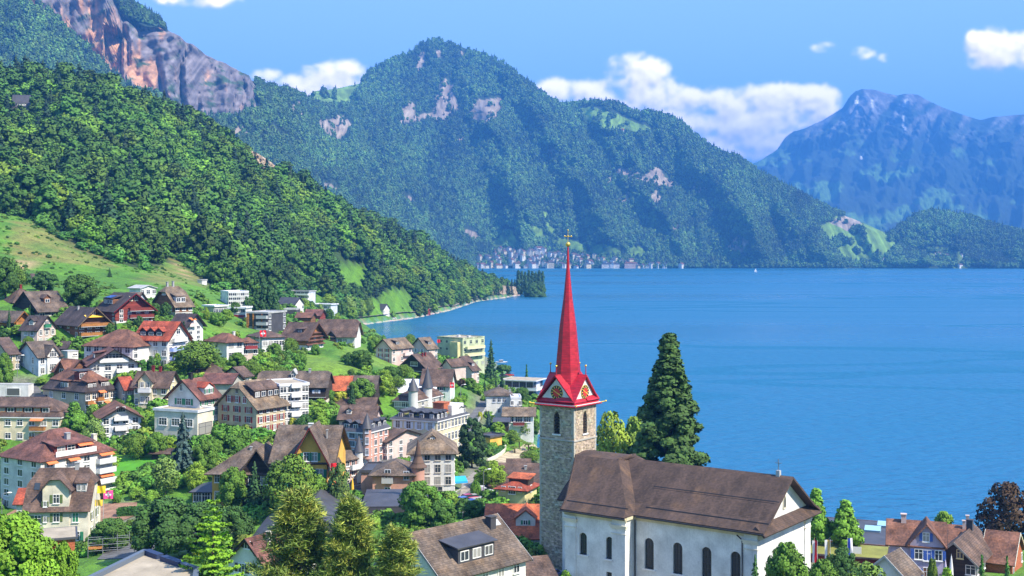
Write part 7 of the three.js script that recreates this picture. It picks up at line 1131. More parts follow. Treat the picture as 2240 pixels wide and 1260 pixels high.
// the gardens
const plain = `broad 30 640 575 60|oak 12 655 560 60|oak 55 622 596 30|spruce 240 606 586 12|spruce 20 728 672 15|spruce 66 692 666 18|broad 428 818 744 104|broad 398 800 764 60|lime 380 818 790 44|broad 470 818 776 50|broad 636 778 738 38|broad 600 786 750 34|round 655 800 772 30|bush 565 800 776 34|round 690 776 752 22|cypress 557 768 734 9|oak 592 778 756 22|
broad 790 886 826 62|spruce 770 892 842 26|spruce 796 890 836 22|lime 838 866 808 50|gold 742 878 856 34|round 722 874 852 26|broad 820 778 736 36|broad 896 766 730 30|oak 790 806 764 52|oak 762 800 770 24|oak 852 842 800 46|broad 884 832 796 44|lime 905 850 814 46|broad 870 850 822 40|bush 836 848 828 30|round 930 848 820 30|
broad 622 985 930 48|oak 664 975 906 52|lime 694 950 890 46|silverfir 697 942 894 24|bush 712 990 960 40|bush 700 1010 984 36|round 735 940 905 34|broad 640 1000 950 44|gold 640 955 912 26|
broad 300 1004 946 52|broad 342 1002 944 50|lime 372 990 955 36|broad 450 1040 962 56|lime 428 1075 1010 54|oak 326 1045 1010 40|pale 362 1082 1000 62|broad 470 1000 960 44|bush 300 1090 1062 40|bush 330 1096 1070 46|bush 268 1062 1036 30|round 255 1100 1078 22|broad 435 1005 975 40|lime 285 985 958 30|bush 345 935 905 34|bush 320 930 900 40|lime 322 925 896 30|bush 250 985 968 22|
lime 1082 1072 1006 58|lime 1058 1066 1020 50|round 1040 1092 1050 28|broad 1112 1068 1036 44|broad 1148 962 912 34|oak 1168 955 918 26|broad 1120 970 940 36|bush 1098 964 940 40|broad 1160 1012 984 46|lime 1090 948 922 30|bush 1075 985 966 30|lime 1135 945 925 26|oak 1128 860 832 30|oak 1142 880 846 34|lime 1108 880 842 22|silverfir 1069 935 898 20|bush 1060 880 862 18|bush 1045 862 842 30|gold 1050 918 900 12|broad 1030 855 826 26|bush 1012 845 826 22|beech 1010 846 828 22|spruce 1085 856 818 9|spruce 1060 862 830 12|round 1080 845 826 20|
bush 140 846 826 44|lime 165 856 836 26|round 118 905 880 26|beech 40 900 880 24|broad 10 855 770 40|bush 15 882 866 30|bush 60 886 872 22|lime 270 740 712 28|bush 210 760 738 34|lime 195 766 744 30|oak 240 734 706 18|cypress 253 726 700 7|lime 232 722 700 14|oak 305 722 690 22|oak 340 690 662 20|oak 363 694 660 24|cypress 352 692 668 8|lime 318 700 678 24|lime 420 740 700 24|cypress 402 754 702 16|oak 395 750 712 22|round 475 712 682 36|lime 495 706 676 30|lime 452 700 672 14|oak 515 690 660 24|oak 540 678 648 22|beech 536 660 632 14|broad 560 690 655 20|lime 420 680 652 20|oak 400 672 640 16|
broad 612 706 672 26|lime 665 678 652 26|gold 655 690 680 16|lime 720 672 642 34|oak 745 690 655 28|pale 762 692 646 34|pale 778 690 650 30|lime 790 694 656 30|lime 770 700 672 24|broad 806 690 650 26|oak 720 700 674 22|lime 738 706 686 20|pale 700 690 664 16|oak 756 668 640 22|bush 860 694 680 14|oak 930 690 668 16|lime 950 684 664 20|oak 906 680 652 30|oak 1008 668 640 22|lime 1022 664 642 18|lime 985 672 652 18|
broad 62 760 735 24|lime 40 735 710 40|oak 10 742 718 26|bush 25 730 716 30|bush 130 760 748 20|lime 90 842 826 24|bush 305 806 790 30|lime 345 800 772 18|oak 330 812 778 18|cypress 355 812 788 9|bush 400 845 828 40|lime 262 942 905 24|round 640 845 820 26|broad 520 812 770 44|broad 550 830 785 46|lime 585 826 790 44|broad 615 832 800 40|lime 500 830 800 36|bush 660 838 818 30|bush 535 840 822 36|bush 480 815 798 34|lime 700 900 872 34|oak 880 775 756 18|lime 960 830 806 24|bush 990 850 836 24|lime 1000 900 868 26|bush 1010 880 864 22|
bush 420 1128 1105 30|bush 480 1140 1120 40|lime 455 1120 1098 30|round 320 1205 1185 24|bush 345 1215 1196 26|bush 296 1200 1186 18|bush 560 1140 1118 50|lime 620 1145 1118 40|round 590 1140 1112 36|oak 850 1120 1080 30|bush 860 1102 1086 20|oak 1180 1100 1075 14|bush 1236 1290 1245 30|lime 1108 1105 1085 22`.split('|').map((s) => s.trim().split(' '));
for (const [k, ...n] of plain) tree(k, ...n.map(Number));
// describe each by what it stands by
{
  const rel = (t, h) => Math.abs(t.px - h.px) > 26 && Math.abs(t.d - h.D) < 24 ? 'beside' : t.d < h.D ? 'in front of' : 'behind', SIZE = ['', 'small ', 'tall ', 'low ', 'slender ', 'spreading ', 'stout ', 'bent ', 'full '];
  const bySay = {};
  for (const t of trees) if (!t.say) {
    const near = [...houses].sort((a, b) => Math.hypot((a.px - t.px) / 1, (a.D - t.d) * 1.2) - Math.hypot((b.px - t.px) / 1, (b.D - t.d) * 1.2));
    for (const h of near.slice(0, 6)) { const s = `${KIND[t.kind][1]} ${rel(t, h)} the ${h.short}`; if (!labels.has(s)) { t.say = s; break; } }
    t.say ??= `${t.H > 7 ? 'taller' : 'lower'} ${KIND[t.kind][1]} near the ${near[0].short} and the ${near[1].short}`;
    labels.add(t.say);
  }
  for (const t of trees) t.g.userData.label = t.say;
}
// shrubs, scrub and rough growth that nobody could count
const inHouse = (x, z, m = 0.6) => houses.some((h) => { const dx = x - h.g.position.x, dz = z - h.g.position.z, r = h.g.rotation.y, c = Math.cos(r), s = Math.sin(r), lx = dx * c - dz * s, lz = dx * s + dz * c; return Math.abs(lx) < h.hx + m && Math.abs(lz) < h.hz + m; });
{
  const r = rng(515), a = [], b = [];
  for (let k = 0; k < 16000; k++) {
    const px = -60 + r() * 1260, d = 200 + r() * r() * 900, x = (px - CX) / F * d, z = -d, y = ground(x, z); if (y < 1.4) continue;
    const row = CY + F * (EYE - y) / d; if (row < 470 || row > 1240 || isWood(x, z) || over(MOWN, x, z) || over(PAVED, x, z) || over(SANDY, x, z)) continue;
    const meadow = row < 655 || inside(P('440,700 545,730 470,735 445,720'), px, row), n = fbm(x / 14, z / 14, 3, 71);
    if (meadow && (n < -0.06 || r() < 0.2)) continue;
    if (!meadow && n < -0.02) continue;
    if (inHouse(x, z, 0.9)) continue;
    const f = (meadow ? 0.22 + 0.5 * r() * r() : 0.4 + 0.75 * r() * r()) , t = 0.6 + 0.8 * r();
    (r() < 0.5 ? a : b).push({ p: V(x, y - 0.2, z), a: r() * 6, w: f * (0.8 + 0.6 * r()), h: f * (meadow ? 0.6 : 0.9), c: [t * (0.75 + 0.9 * r() * r()), t * (0.85 + 0.2 * r()), t] });
  }
  const g1 = broadCrown(601, { H: 3, R: 2.2, low: 0, lobes: 9, leaves: 380, size: 0.5, tone: [0.12, 0.26, 0.02], lobe: 0.45 }), g2 = broadCrown(602, { H: 3.4, R: 1.9, low: 0, lobes: 9, leaves: 380, size: 0.5, tone: [0.08, 0.185, 0.016], lobe: 0.45 });
  scatter('shrubbery', 'light green shrubs filling the gardens and slopes', g1, a).userData.category = 'shrubs'; scatter('shrubbery', 'darker shrubs filling the gardens and slopes', g2, b).userData.category = 'shrubs';
}
// ---------------------------------------------------------------- roads, squares, paths
const texAsphalt = texture(256, (u, v) => { const a = 0.85 + 0.2 * octaves(u, v, 6, 5, 61) + 0.1 * octaves(u, v, 60, 2, 67); return [a]; }, { repeat: 1 / 6 });
const asphalt = new THREE.MeshStandardMaterial({ color: lin(0.17, 0.165, 0.16), map: texAsphalt, roughness: 0.95 }), paving = new THREE.MeshStandardMaterial({ color: lin(0.38, 0.33, 0.27), map: texAsphalt, roughness: 0.95 }), terracotta = new THREE.MeshStandardMaterial({ color: lin(0.4, 0.22, 0.14), map: texAsphalt, roughness: 0.95 }), sandy = new THREE.MeshStandardMaterial({ color: lin(0.58, 0.47, 0.3), map: texAsphalt, roughness: 1 }), courtGreen = new THREE.MeshStandardMaterial({ color: lin(0.05, 0.42, 0.1), map: texAsphalt, roughness: 0.9 }), lawn = new THREE.MeshStandardMaterial({ color: lin(0.09, 0.34, 0.015), map: texPlaster, roughness: 1 });
function drape(name, outline, material, lift) {             // a sheet that follows the land
  const pts = []; outline.forEach(([x, z], i) => { const [a, b] = outline[(i + 1) % outline.length], n = Math.ceil(Math.hypot(a - x, b - z) / 2.5); for (let k = 0; k < n; k++) pts.push([lerp(x, a, k / n), lerp(z, b, k / n)]); });
  const c = pts.map(([x, z]) => new THREE.Vector2(x, -z)), inner = []; let minx = 1e9, maxx = -1e9, minz = 1e9, maxz = -1e9; for (const [x, z] of pts) { minx = Math.min(minx, x); maxx = Math.max(maxx, x); minz = Math.min(minz, z); maxz = Math.max(maxz, z); }
  const pos = [], uv = [];
  const emit = (tri, depth) => { // split until small
    const l = Math.max(...tri.map((p, i) => Math.hypot(p[0] - tri[(i + 1) % 3][0], p[1] - tri[(i + 1) % 3][1])));
    if (l > 5 && depth < 7) { const k = tri.map((p, i) => Math.hypot(p[0] - tri[(i + 1) % 3][0], p[1] - tri[(i + 1) % 3][1])).indexOf(l), [a, b, q] = [tri[k], tri[(k + 1) % 3], tri[(k + 2) % 3]], m = [(a[0] + b[0]) / 2, (a[1] + b[1]) / 2]; emit([a, m, q], depth + 1); emit([m, b, q], depth + 1); return; }
    for (const [x, z] of tri) { pos.push(x, ground(x, z) + lift, z); uv.push(x, z); }
  };
  for (const [a, b, q] of THREE.ShapeUtils.triangulateShape(c, [])) { const t = [pts[a], pts[b], pts[q]], area = (t[1][0] - t[0][0]) * (t[2][1] - t[0][1]) - (t[2][0] - t[0][0]) * (t[1][1] - t[0][1]); emit(area < 0 ? t : [t[0], t[2], t[1]], 0); }
  const g = new THREE.BufferGeometry(); g.setAttribute('position', new THREE.Float32BufferAttribute(pos, 3)); g.setAttribute('uv', new THREE.Float32BufferAttribute(uv, 2)); g.computeVertexNormals();
  return structure(name, g, material);
}
function road(name, line, width, material, kerb = 0.12) {
  const pts = []; for (let i = 0; i < line.length - 1; i++) { const [x, z] = line[i], [a, b] = line[i + 1], n = Math.max(1, Math.ceil(Math.hypot(a - x, b - z) / 3)); for (let k = 0; k < n; k++) pts.push([lerp(x, a, k / n), lerp(z, b, k / n)]); } pts.push(line[line.length - 1]);
  const s = new Solid(), e = new Solid(), side = (i, o, lift) => { const [x, z] = pts[i], [a, b] = pts[Math.max(0, i - 1)], [c, d] = pts[Math.min(pts.length - 1, i + 1)], l = Math.hypot(c - a, d - b) || 1, nx = -(d - b) / l, nz = (c - a) / l; return V(x + nx * o, ground(x, z) + lift, z + nz * o); };
  for (let i = 0; i < pts.length - 1; i++) { const q = [side(i, -width / 2, 0.2), side(i, width / 2, 0.2), side(i + 1, width / 2, 0.2), side(i + 1, -width / 2, 0.2)]; const up = q[1].clone().sub(q[0]).cross(q[2].clone().sub(q[0])).y > 0; s.poly(up ? q : q.reverse());
    for (const m of [-1, 1]) { const o = m * (width / 2), p = m * (width / 2 + 0.3), a = [side(i, o, 0.2), side(i, o, 0.2 + kerb), side(i, p, 0.2 + kerb), side(i, p, -0.4)], b = [side(i + 1, o, 0.2), side(i + 1, o, 0.2 + kerb), side(i + 1, p, 0.2 + kerb), side(i + 1, p, -0.4)]; for (let k = 0; k < 3; k++) e.quad(a[k], a[k + 1], b[k + 1], b[k]); } }
  structure(name, s.geometry(), material); if (kerb) structure('kerb', e.geometry(), memo('kerb', () => new THREE.MeshStandardMaterial({ color: lin(0.45, 0.44, 0.42), map: texPlaster, roughness: 0.95 })));
}
const run = (s) => plot(P(s));
road('road', run('-20,880 30,855 62,838 78,850 92,872 86,905'), 6, asphalt);
road('road', run('1010,960 1022,930 1040,900 1056,874 1074,856 1088,842'), 5, asphalt);
road('street', run('985,1142 1000,1112 1022,1086 1060,1064 1110,1050 1170,1046'), 7, asphalt);
road('lane', run('770,1075 800,1030 850,1000 868,975'), 5, asphalt);
road('road', SHORE.slice(1, 7).map(([x, z]) => [x - 2.5, z - 4]).reverse(), 4, paving, 0);
drape('square', run('1004,1100 1010,1060 1040,1030 1090,1018 1165,1014 1178,1040 1110,1046 1060,1060 1024,1082'), paving, 0.12);
drape('promenade', run('1062,1014 1090,1003 1108,990 1140,978 1168,972 1180,984 1174,1004 1140,1012'), sandy, 0.16);
drape('courtyard', run('212,1142 218,1104 300,1100 298,1128 262,1142'), terracotta, 0.14);
drape('lawn', run('248,1052 246,1006 330,1002 352,1012 348,1048 300,1052'), lawn, 0.14);
drape('playground', run('212,1225 270,1165 420,1152 450,1190 330,1222'), asphalt, 0.12);
drape('sports_court', run('280,1186 288,1172 345,1168 352,1180'), courtGreen, 0.2);
drape('forecourt', run('8,1130 40,1112 56,1122 40,1160 0,1165'), terracotta, 0.14);
// low walls along the promenade and the garden
function wallLine(name, label, line, h, t, material) {
  const g = thing(name, label, 'wall'), s = new Solid(), [ox, oz] = line[0], y0 = ground(ox, oz); g.position.set(ox, y0, oz);
  for (let i = 0; i < line.length - 1; i++) { const [x, z] = line[i], [a, b] = line[i + 1], l = Math.hypot(a - x, b - z), nx = -(b - z) / l * t / 2, nz = (a - x) / l * t / 2, ya = ground(x, z) - y0, yb = ground(a, b) - y0, f = (p, q, y) => V(p - ox, y, q - oz); const A = [f(x - nx, z - nz, ya + h), f(x + nx, z + nz, ya + h), f(a + nx, b + nz, yb + h), f(a - nx, b - nz, yb + h)], B = A.map((v) => v.clone().setY(v.y - h - 1)); s.poly([...A].reverse()).quad(A[0], B[0], B[3], A[3]).quad(A[1], A[2], B[2], B[1]).quad(A[0], A[1], B[1], B[0]).quad(A[2], A[3], B[3], B[2]); }
  put('wall', s.geometry(), material, g);
}
wallLine('garden_wall', 'low pale wall curving along the promenade garden', run('1066,1012 1082,1004 1096,996 1104,988 1106,980'), 0.9, 0.4, plaster('pale'));
wallLine('quay_wall', 'grey stone quay wall at the inlet by the clock tower', run('1160,950 1172,948 1186,946'), 1.0, 0.5, plaster('stone'));
wallLine('garden_wall', 'rough stone wall across the sunny lawn', run('256,1052 276,1050 302,1052'), 1.2, 0.4, plaster('greybrown' in COL ? 'stone' : 'stone'));

// ---------------------------------------------------------------- the village on the far shore
const farSpot = (px, py) => { const c = clamp(Math.round((px + 300) / 5), 0, sheetA.cols - 1); let best = 0, d = 1e9; for (let r = 0; r < sheetA.front; r++) { const q = Math.abs(sheetA.flat(c, r)[1] - py); if (q < d) { d = q; best = r; } } return sheetA.at3(c, best); };
{
  const r = rng(909), walls = [['white', 'white'], ['bright', 'bright white'], ['cream', 'cream'], ['pale', 'ivory'], ['offwhite', 'pale grey']], roofs = [['brown', 'brown'], ['redbrown', 'plum'], ['russet', 'russet'], ['slate', 'dark grey']], combos = [];
  for (const a of walls) for (const b of roofs) for (const tier of [0, 1, 2]) for (const big of [0, 1]) combos.push([a, b, tier, big]);
  for (let i = combos.length - 1; i > 0; i--) { const j = Math.floor(r() * (i + 1)); [combos[i], combos[j]] = [combos[j], combos[i]]; }
  const region = [P('1042,586 1042,578 1060,574 1400,582 1490,584 1490,588 1042,588'), P('1046,576 1060,560 1120,562 1240,566 1330,570 1395,576 1395,582'), P('1075,562 1090,548 1130,552 1185,545 1200,556 1300,560 1300,568 1150,564')], taken = [];
  for (const [a, b, tier, big] of combos) {
    let px, py, k = 0; do { px = 1040 + r() * 460; py = 544 + r() * 45; k++; } while (k < 900 && (!inside(region[tier], px, py) || taken.some(([x, y]) => Math.abs(x - px) < 6 && Math.abs(y - py) < 3.2)));
    if (k >= 900) continue; taken.push([px, py]);
    const p = farSpot(px, py), g = thing('village_house', `${big ? 'larger' : 'small'} ${a[1]} house with ${b[1]} roof ${['along the waterfront', 'in the middle rows', 'on the upper slope'][tier]} of the far village`, 'house', 'houses of the village on the far shore');
    const w = big ? 17 + 8 * r() : 11 + 4 * r(), d = 11 + 4 * r(), h = big ? 11 + 5 * r() : 7 + 3 * r(), up = 3 + 2.5 * r();
    g.position.set(p.x, Math.max(p.y, 0.5), p.z + 6); g.rotation.y = 0.55 + r() * 0.8;
    put('wall', new Solid().box(-w / 2, -8, -d / 2, w / 2, h, d / 2).poly([V(w / 2, h, d / 2), V(w / 2, h, -d / 2), V(w / 2, h + up, 0)]).poly([V(-w / 2, h, -d / 2), V(-w / 2, h, d / 2), V(-w / 2, h + up, 0)]).geometry(), plaster(a[0]), g);
    put('roof', ringsRoof([[-w / 2 - 1, w / 2 + 1, -d / 2 - 1.2, d / 2 + 1.2, h - 0.5], [-w / 2 - 1, w / 2 + 1, 0, 0, h + up + 0.3]], 0.4).geometry(), tiles(b[0]), g);
    const n = Math.round(w / 4), m = Math.round(h / 3.2), s = new Solid(); for (let i = 0; i < n; i++) for (let j = 0; j < m; j++) s.box(-w / 2 + w * (i + 0.3) / n, h * (j + 0.25) / m, d / 2, -w / 2 + w * (i + 0.7) / n, h * (j + 0.75) / m, d / 2 + 0.08); const o = put('windows', s.geometry(), glass, g); o.userData.kind = 'stuff';
  }
  const big = (name, label, px, w, h, d, wall, roof) => { const p = farSpot(px, 586), g = thing(name, label, 'hotel'); g.position.set(p.x, 0.6, p.z + 8); put('wall', new Solid().box(-w / 2, -6, -d / 2, w / 2, h, d / 2).geometry(), plaster(wall), g); put('roof', ringsRoof([[-w / 2 - 1, w / 2 + 1, -d / 2 - 1, d / 2 + 1, h], [-w / 2 + d / 2, w / 2 - d / 2, 0, 0, h + 5]], 0.4).geometry(), tiles(roof), g); const s = new Solid(); for (let i = 0; i < w / 4; i++) for (let j = 0; j < h / 3.4; j++) s.box(-w / 2 + 1 + i * 4, 1 + j * 3.4, d / 2, -w / 2 + 3 + i * 4, 2.8 + j * 3.4, d / 2 + 0.1); put('windows', s.geometry(), glass, g).userData.kind = 'stuff'; };
  big('lakeside_hotel', 'long cream hotel on the waterfront of the far village', 1336, 62, 15, 16, 'white', 'slate'); big('lakeside_hotel', 'pinkish turreted hotel block at the end of the far village', 1382, 46, 17, 16, 'rose', 'russet'); big('lakeside_hotel', 'tall yellowish hotel in the middle of the far waterfront', 1204, 22, 21, 14, 'cream', 'brown');
  [[1928, 570, 'white farmhouse on the far meadow under the wooded spur'], [1968, 572, 'farmhouse with brown roof among trees by the far shore'], [2052, 560, 'largest farmhouse on the meadow of the wooded hill'], [2072, 562, 'white barn beside the largest far meadow farmhouse'], [2110, 562, 'long shed on the meadow of the wooded hill'], [2098, 584, 'pale boathouse at the far shore below the wooded hill'], [1510, 500, 'lone hut high in the woods across the lake'], [1300, 281, 'small alp hut at the upper meadow edge'], [1362, 294, 'red-roofed alp hut under the upper meadow']].forEach(([px, py, label], i) => {
    const sheet = px > 2000 ? sheetC : sheetA, x0 = px > 2000 ? 1800 : -300, c = Math.round((px - x0) / 5); let q = 0, e = 1e9; for (let k = 0; k < sheet.front; k++) { const v = Math.abs(sheet.flat(c, k)[1] - py); if (v < e) { e = v; q = k; } }
    const p = sheet.at3(c, q), g = thing('farmhouse', label, 'farmhouse'), w = [14, 13, 30, 18, 34, 14, 9, 16, 16][i], h = 7; g.position.copy(p); g.rotation.y = 0.4;
    put('wall', new Solid().box(-w / 2, -8, -6, w / 2, h, 6).poly([V(w / 2, h, 6), V(w / 2, h, -6), V(w / 2, h + 4, 0)]).poly([V(-w / 2, h, -6), V(-w / 2, h, 6), V(-w / 2, h + 4, 0)]).geometry(), plaster('white'), g); put('roof', ringsRoof([[-w / 2 - 1, w / 2 + 1, -7, 7, h - 0.5], [-w / 2 - 1, w / 2 + 1, 0, 0, h + 4.3]], 0.4).geometry(), tiles(i === 8 ? 'red' : 'brown'), g);
  });
}

// ---------------------------------------------------------------- small things
const landSpot = (px, py, D) => { const p = D ? at(px, py, D) : hit(px, py); if (D) p.y = ground(p.x, p.z); return p; };
const place = (g, px, py, D, turn = 0) => { const p = landSpot(px, py, D); g.position.copy(p); g.rotation.y = turn; return -p.z; };
// cars
const carParts = () => {
  const prof = new THREE.Shape([[-2.1, 0.25], [-2.15, 0.75], [-1.95, 0.92], [1.0, 0.95], [2.0, 0.78], [2.12, 0.5], [2.1, 0.25]].map(([x, y]) => new THREE.Vector2(x, y))), cab = new THREE.Shape([[-1.9, 0.92], [-1.5, 1.42], [0.15, 1.45], [0.95, 0.93]].map(([x, y]) => new THREE.Vector2(x, y)));
  return { body: new THREE.ExtrudeGeometry(prof, { depth: 1.6, bevelEnabled: true, bevelSize: 0.06, bevelThickness: 0.06, bevelSegments: 2 }).translate(0, 0, -0.8), cab: new THREE.ExtrudeGeometry(cab, { depth: 1.36, bevelEnabled: true, bevelSize: 0.05, bevelThickness: 0.05, bevelSegments: 2 }).translate(0, 0, -0.68), roof: new THREE.BoxGeometry(1.6, 0.05, 1.36).translate(-0.66, 1.5, 0), tyre: new THREE.CylinderGeometry(0.32, 0.32, 0.2, 14).rotateX(Math.PI / 2), rim: new THREE.CylinderGeometry(0.19, 0.19, 0.22, 10).rotateX(Math.PI / 2) };
};
const CP = carParts();
function car(px, py, c, label, turn, D) {
  const g = thing('parked_car', label, 'car', 'parked cars'), m = memo('car' + c, () => new THREE.MeshPhysicalMaterial({ color: lin(...c), roughness: 0.35, clearcoat: 0.8, clearcoatRoughness: 0.1 }));
  put('body', CP.body, m, g); put('window', CP.cab, glass, g); put('roof', CP.roof, m, g); for (const x of [-1.35, 1.3]) for (const z of [-0.78, 0.78]) { const w = put('wheel', CP.tyre, paint('black'), g); w.position.set(x, 0.32, z); put('rim', CP.rim, metal, w); }
  place(g, px, py, D, turn); g.position.y += 0.22;
}
car(86, 874, [0.02, 0.03, 0.06], 'dark blue car on the bend below the white garage wall', 0.9);
car(1018, 1104, [0.05, 0.12, 0.45], 'blue car beside the hedge on the street to the square', 0.6);
car(1028, 1098, [0.5, 0.03, 0.1], 'crimson car parked between the blue and the silver one', 0.5);
car(1040, 1098, [0.45, 0.46, 0.48], 'silver car at the head of the street', 0.5);
car(1096, 1040, [0.02, 0.025, 0.03], 'dark car on the square in front of the pavilion', 0.1);
car(1062, 1084, [0.7, 0.7, 0.7], 'white car under the lamp on the square', 0.3);
car(1102, 826, [0.03, 0.03, 0.05], 'dark car in the yard above the lake villa', 0.3); car(1114, 824, [0.4, 0.03, 0.03], 'red car in the yard above the lake villa', 0.2); car(1124, 823, [0.3, 0.3, 0.32], 'grey car at the end of the lake villa yard', 0.2);
car(1212, 1262, [0.04, 0.08, 0.3], 'blue car at the foot of the clock tower', 0.8, 198);
car(770, 706, [0.6, 0.62, 0.65], 'pale car on the lake road', 0.1);
car(862, 698, [0.7, 0.7, 0.7], 'white car on the lake road near the shore cottage', 0.15);
// lamps
function lamp(px, py, top, label, D) { const g = thing('street_lamp', label, 'street lamp'), d = place(g, px, py, D, 0.5), h = eyeY(top, d) - g.position.y; put('pole', cylinder(V(0, -0.5, 0), V(0, h - 0.4, 0), 0.09, 0.06), metal, g); put('arm', merged([cylinder(V(0, h - 0.4, 0), V(0.25, h, 0), 0.05), cylinder(V(0.25, h, 0), V(1.1, h + 0.1, 0), 0.05)]), metal, g); put('lamp_head', new THREE.SphereGeometry(0.3, 12, 8).scale(1.5, 0.45, 0.8).translate(1.35, h + 0.08, 0), paint('white'), g); }
lamp(4, 1194, 1080, 'curved street lamp before the hip-roofed apartment block'); lamp(1060, 1120, 1108, 'low street lamp among trees by the orange-red roof', 232); lamp(196, 672, 636, 'tall lamp post beside the large dark tree'); lamp(1058, 1098, 1028, 'slim lamp post on the square'); lamp(412, 1215, 1170, 'globe lamp beside the playground'); lamp(38, 824, 778, 'lamp post in front of the blue-white bay house'); lamp(1008, 892, 842, 'lamp post by the road bend above the yew');
// flags: a pole, a cloth that hangs in folds, and what is on it
function flag(px, py, top, label, { D, w = 1.6, h = 1.6, c = [0.65, 0.01, 0.02], cross, c2, hang = false, turn = 0.3 } = {}) {
  const g = thing('flag', label, 'flag'), d = place(g, px, py, D, turn), H = Math.max(1.5, eyeY(top, d) - g.position.y), G = new THREE.PlaneGeometry(w, h, 12, 12), p = G.attributes.position;
  for (let i = 0; i < p.count; i++) p.setZ(i, 0.12 * Math.sin(p.getX(i) * 5 + p.getY(i) * 1.3));
  G.computeVertexNormals(); put('pole', cylinder(V(0, -0.5, 0), V(0, H, 0), 0.06, 0.04), paint('concrete'), g);
  const m = put('cloth', G.translate(w / 2 + 0.06, H - h / 2 - 0.1, 0), new THREE.MeshStandardMaterial({ color: lin(...c), roughness: 0.9, side: THREE.DoubleSide }), g);
  const mark = (x0, y0, x1, y1, k, n) => { for (const s of [1, -1]) { const q = new THREE.PlaneGeometry(x1 - x0, y1 - y0, 8, 8), a = q.attributes.position; q.translate((x0 + x1) / 2 + w / 2 + 0.06, (y0 + y1) / 2 + H - h / 2 - 0.1, 0); for (let i = 0; i < a.count; i++) a.setZ(i, 0.12 * Math.sin((a.getX(i) - w / 2 - 0.06) * 5 + (a.getY(i) - H + h / 2 + 0.1) * 1.3) + s * 0.02); q.computeVertexNormals(); put(n, q, new THREE.MeshStandardMaterial({ color: lin(...k), roughness: 0.9, side: THREE.DoubleSide }), m); } };
  if (cross) { const q = Math.min(w, h); mark(-q * 0.1, -q * 0.32, q * 0.1, q * 0.32, [0.85, 0.85, 0.85], 'white_cross'); mark(-q * 0.32, -q * 0.1, -q * 0.1, q * 0.1, [0.85, 0.85, 0.85], 'white_cross'); mark(q * 0.1, -q * 0.1, q * 0.32, q * 0.1, [0.85, 0.85, 0.85], 'white_cross'); }
  if (c2) mark(0, -h / 2, w / 2, h / 2, c2, 'second_colour');
}
flag(568, 772, 722, 'red flag with a white cross before the flagpole bungalow', { w: 2, h: 2, cross: true, turn: 0.2 });
flag(239, 820, 792, 'red banner on a pole below the blue-white bay house', { w: 0.8, h: 2.2 });
flag(1788, 1240, 1182, 'white and red banner, first of three before the landing stage', { D: 205, w: 0.8, h: 3.6, c: [0.75, 0.02, 0.04], c2: [0.8, 0.8, 0.8], turn: 2.6 });
flag(1816, 1242, 1180, 'yellow and white banner, middle one of three before the landing stage', { D: 203, w: 0.8, h: 3.8, c: [0.75, 0.5, 0.12], c2: [0.8, 0.8, 0.8], turn: 2.8 });
flag(1854, 1240, 1176, 'blue and white banner, tallest before the landing stage', { D: 206, w: 0.8, h: 4.0, c: [0.03, 0.08, 0.5], c2: [0.8, 0.8, 0.8], turn: 0.1 });
flag(722, 1110, 1012, 'long red banner with white cross beside the steep yellow house', { D: 226, w: 1.1, h: 3.2, cross: true, turn: 0.2 });
flag(733, 1115, 1030, 'second long red banner with white cross toward the ivy-clad house', { D: 228, w: 1.1, h: 3, cross: true, turn: 0.4 });
flag(212, 1160, 1062, 'yellow flag on the flank of the cream clipped-gable house', { D: 219, w: 1.4, h: 1.3, c: [0.85, 0.55, 0.02], turn: 0.2 });
flag(226, 1160, 1072, 'pink and red flag with a white cross by the cream clipped-gable house', { D: 221, w: 1.6, h: 1.5, c: [0.8, 0.06, 0.25], cross: true, turn: 0.2 });
flag(207, 1160, 1092, 'small yellow flag low on the cream clipped-gable house', { D: 219, w: 1.3, h: 1.1, c: [0.8, 0.5, 0.05], turn: 0.1 });
flag(984, 884, 836, 'red flag on the end wall of the mint townhouse', { D: 366, w: 1.2, h: 1.6, cross: true, turn: 0.2 });
flag(956, 790, 742, 'small red flag between the pink twin houses and the lake block', { D: 500, w: 1.2, h: 1.4, turn: 0.2 });
// parasols and a shop awning
function parasol(px, py, top, c, label, D) { const g = thing('closed_parasol', label, 'parasol'), d = place(g, px, py, D), h = eyeY(top, d) - g.position.y; put('pole', cylinder(V(0, -0.3, 0), V(0, h, 0), 0.05), metal, g); put('canopy', new THREE.LatheGeometry([[0.16, h * 0.25], [0.34, h * 0.32], [0.26, h * 0.6], [0.13, h * 0.85], [0.02, h]].map(([r, y]) => new THREE.Vector2(r, y)), 10), paint(c, 0.9), g); }
parasol(771, 1085, 1044, 'sun', 'closed orange parasol before the ivy-clad house'); parasol(2068, 1262, 1222, 'lilac', 'closed pale violet parasol on the dark chalet terrace', 192); parasol(2081, 1258, 1212, 'offwhite', 'closed white parasol on the dark chalet terrace', 193);
{ const g = thing('shop_awning', 'bright blue awning over a stall beside the white guest house', 'awning'); place(g, 1003, 1070, 0, 0.3); put('cloth', new Solid().slab([V(-1.8, 1.9, 1.2), V(1.8, 1.9, 1.2), V(1.8, 2.7, -1), V(-1.8, 2.7, -1)], 0.06).box(-1.8, 1.5, 1.15, 1.8, 1.85, 1.2).geometry(), new THREE.MeshStandardMaterial({ color: lin(0.02, 0.35, 0.75), roughness: 0.8 }), g); for (const x of [-1.7, 1.7]) put('post', cylinder(V(x, -0.3, 1), V(x, 1.9, 1), 0.05), metal, g); }
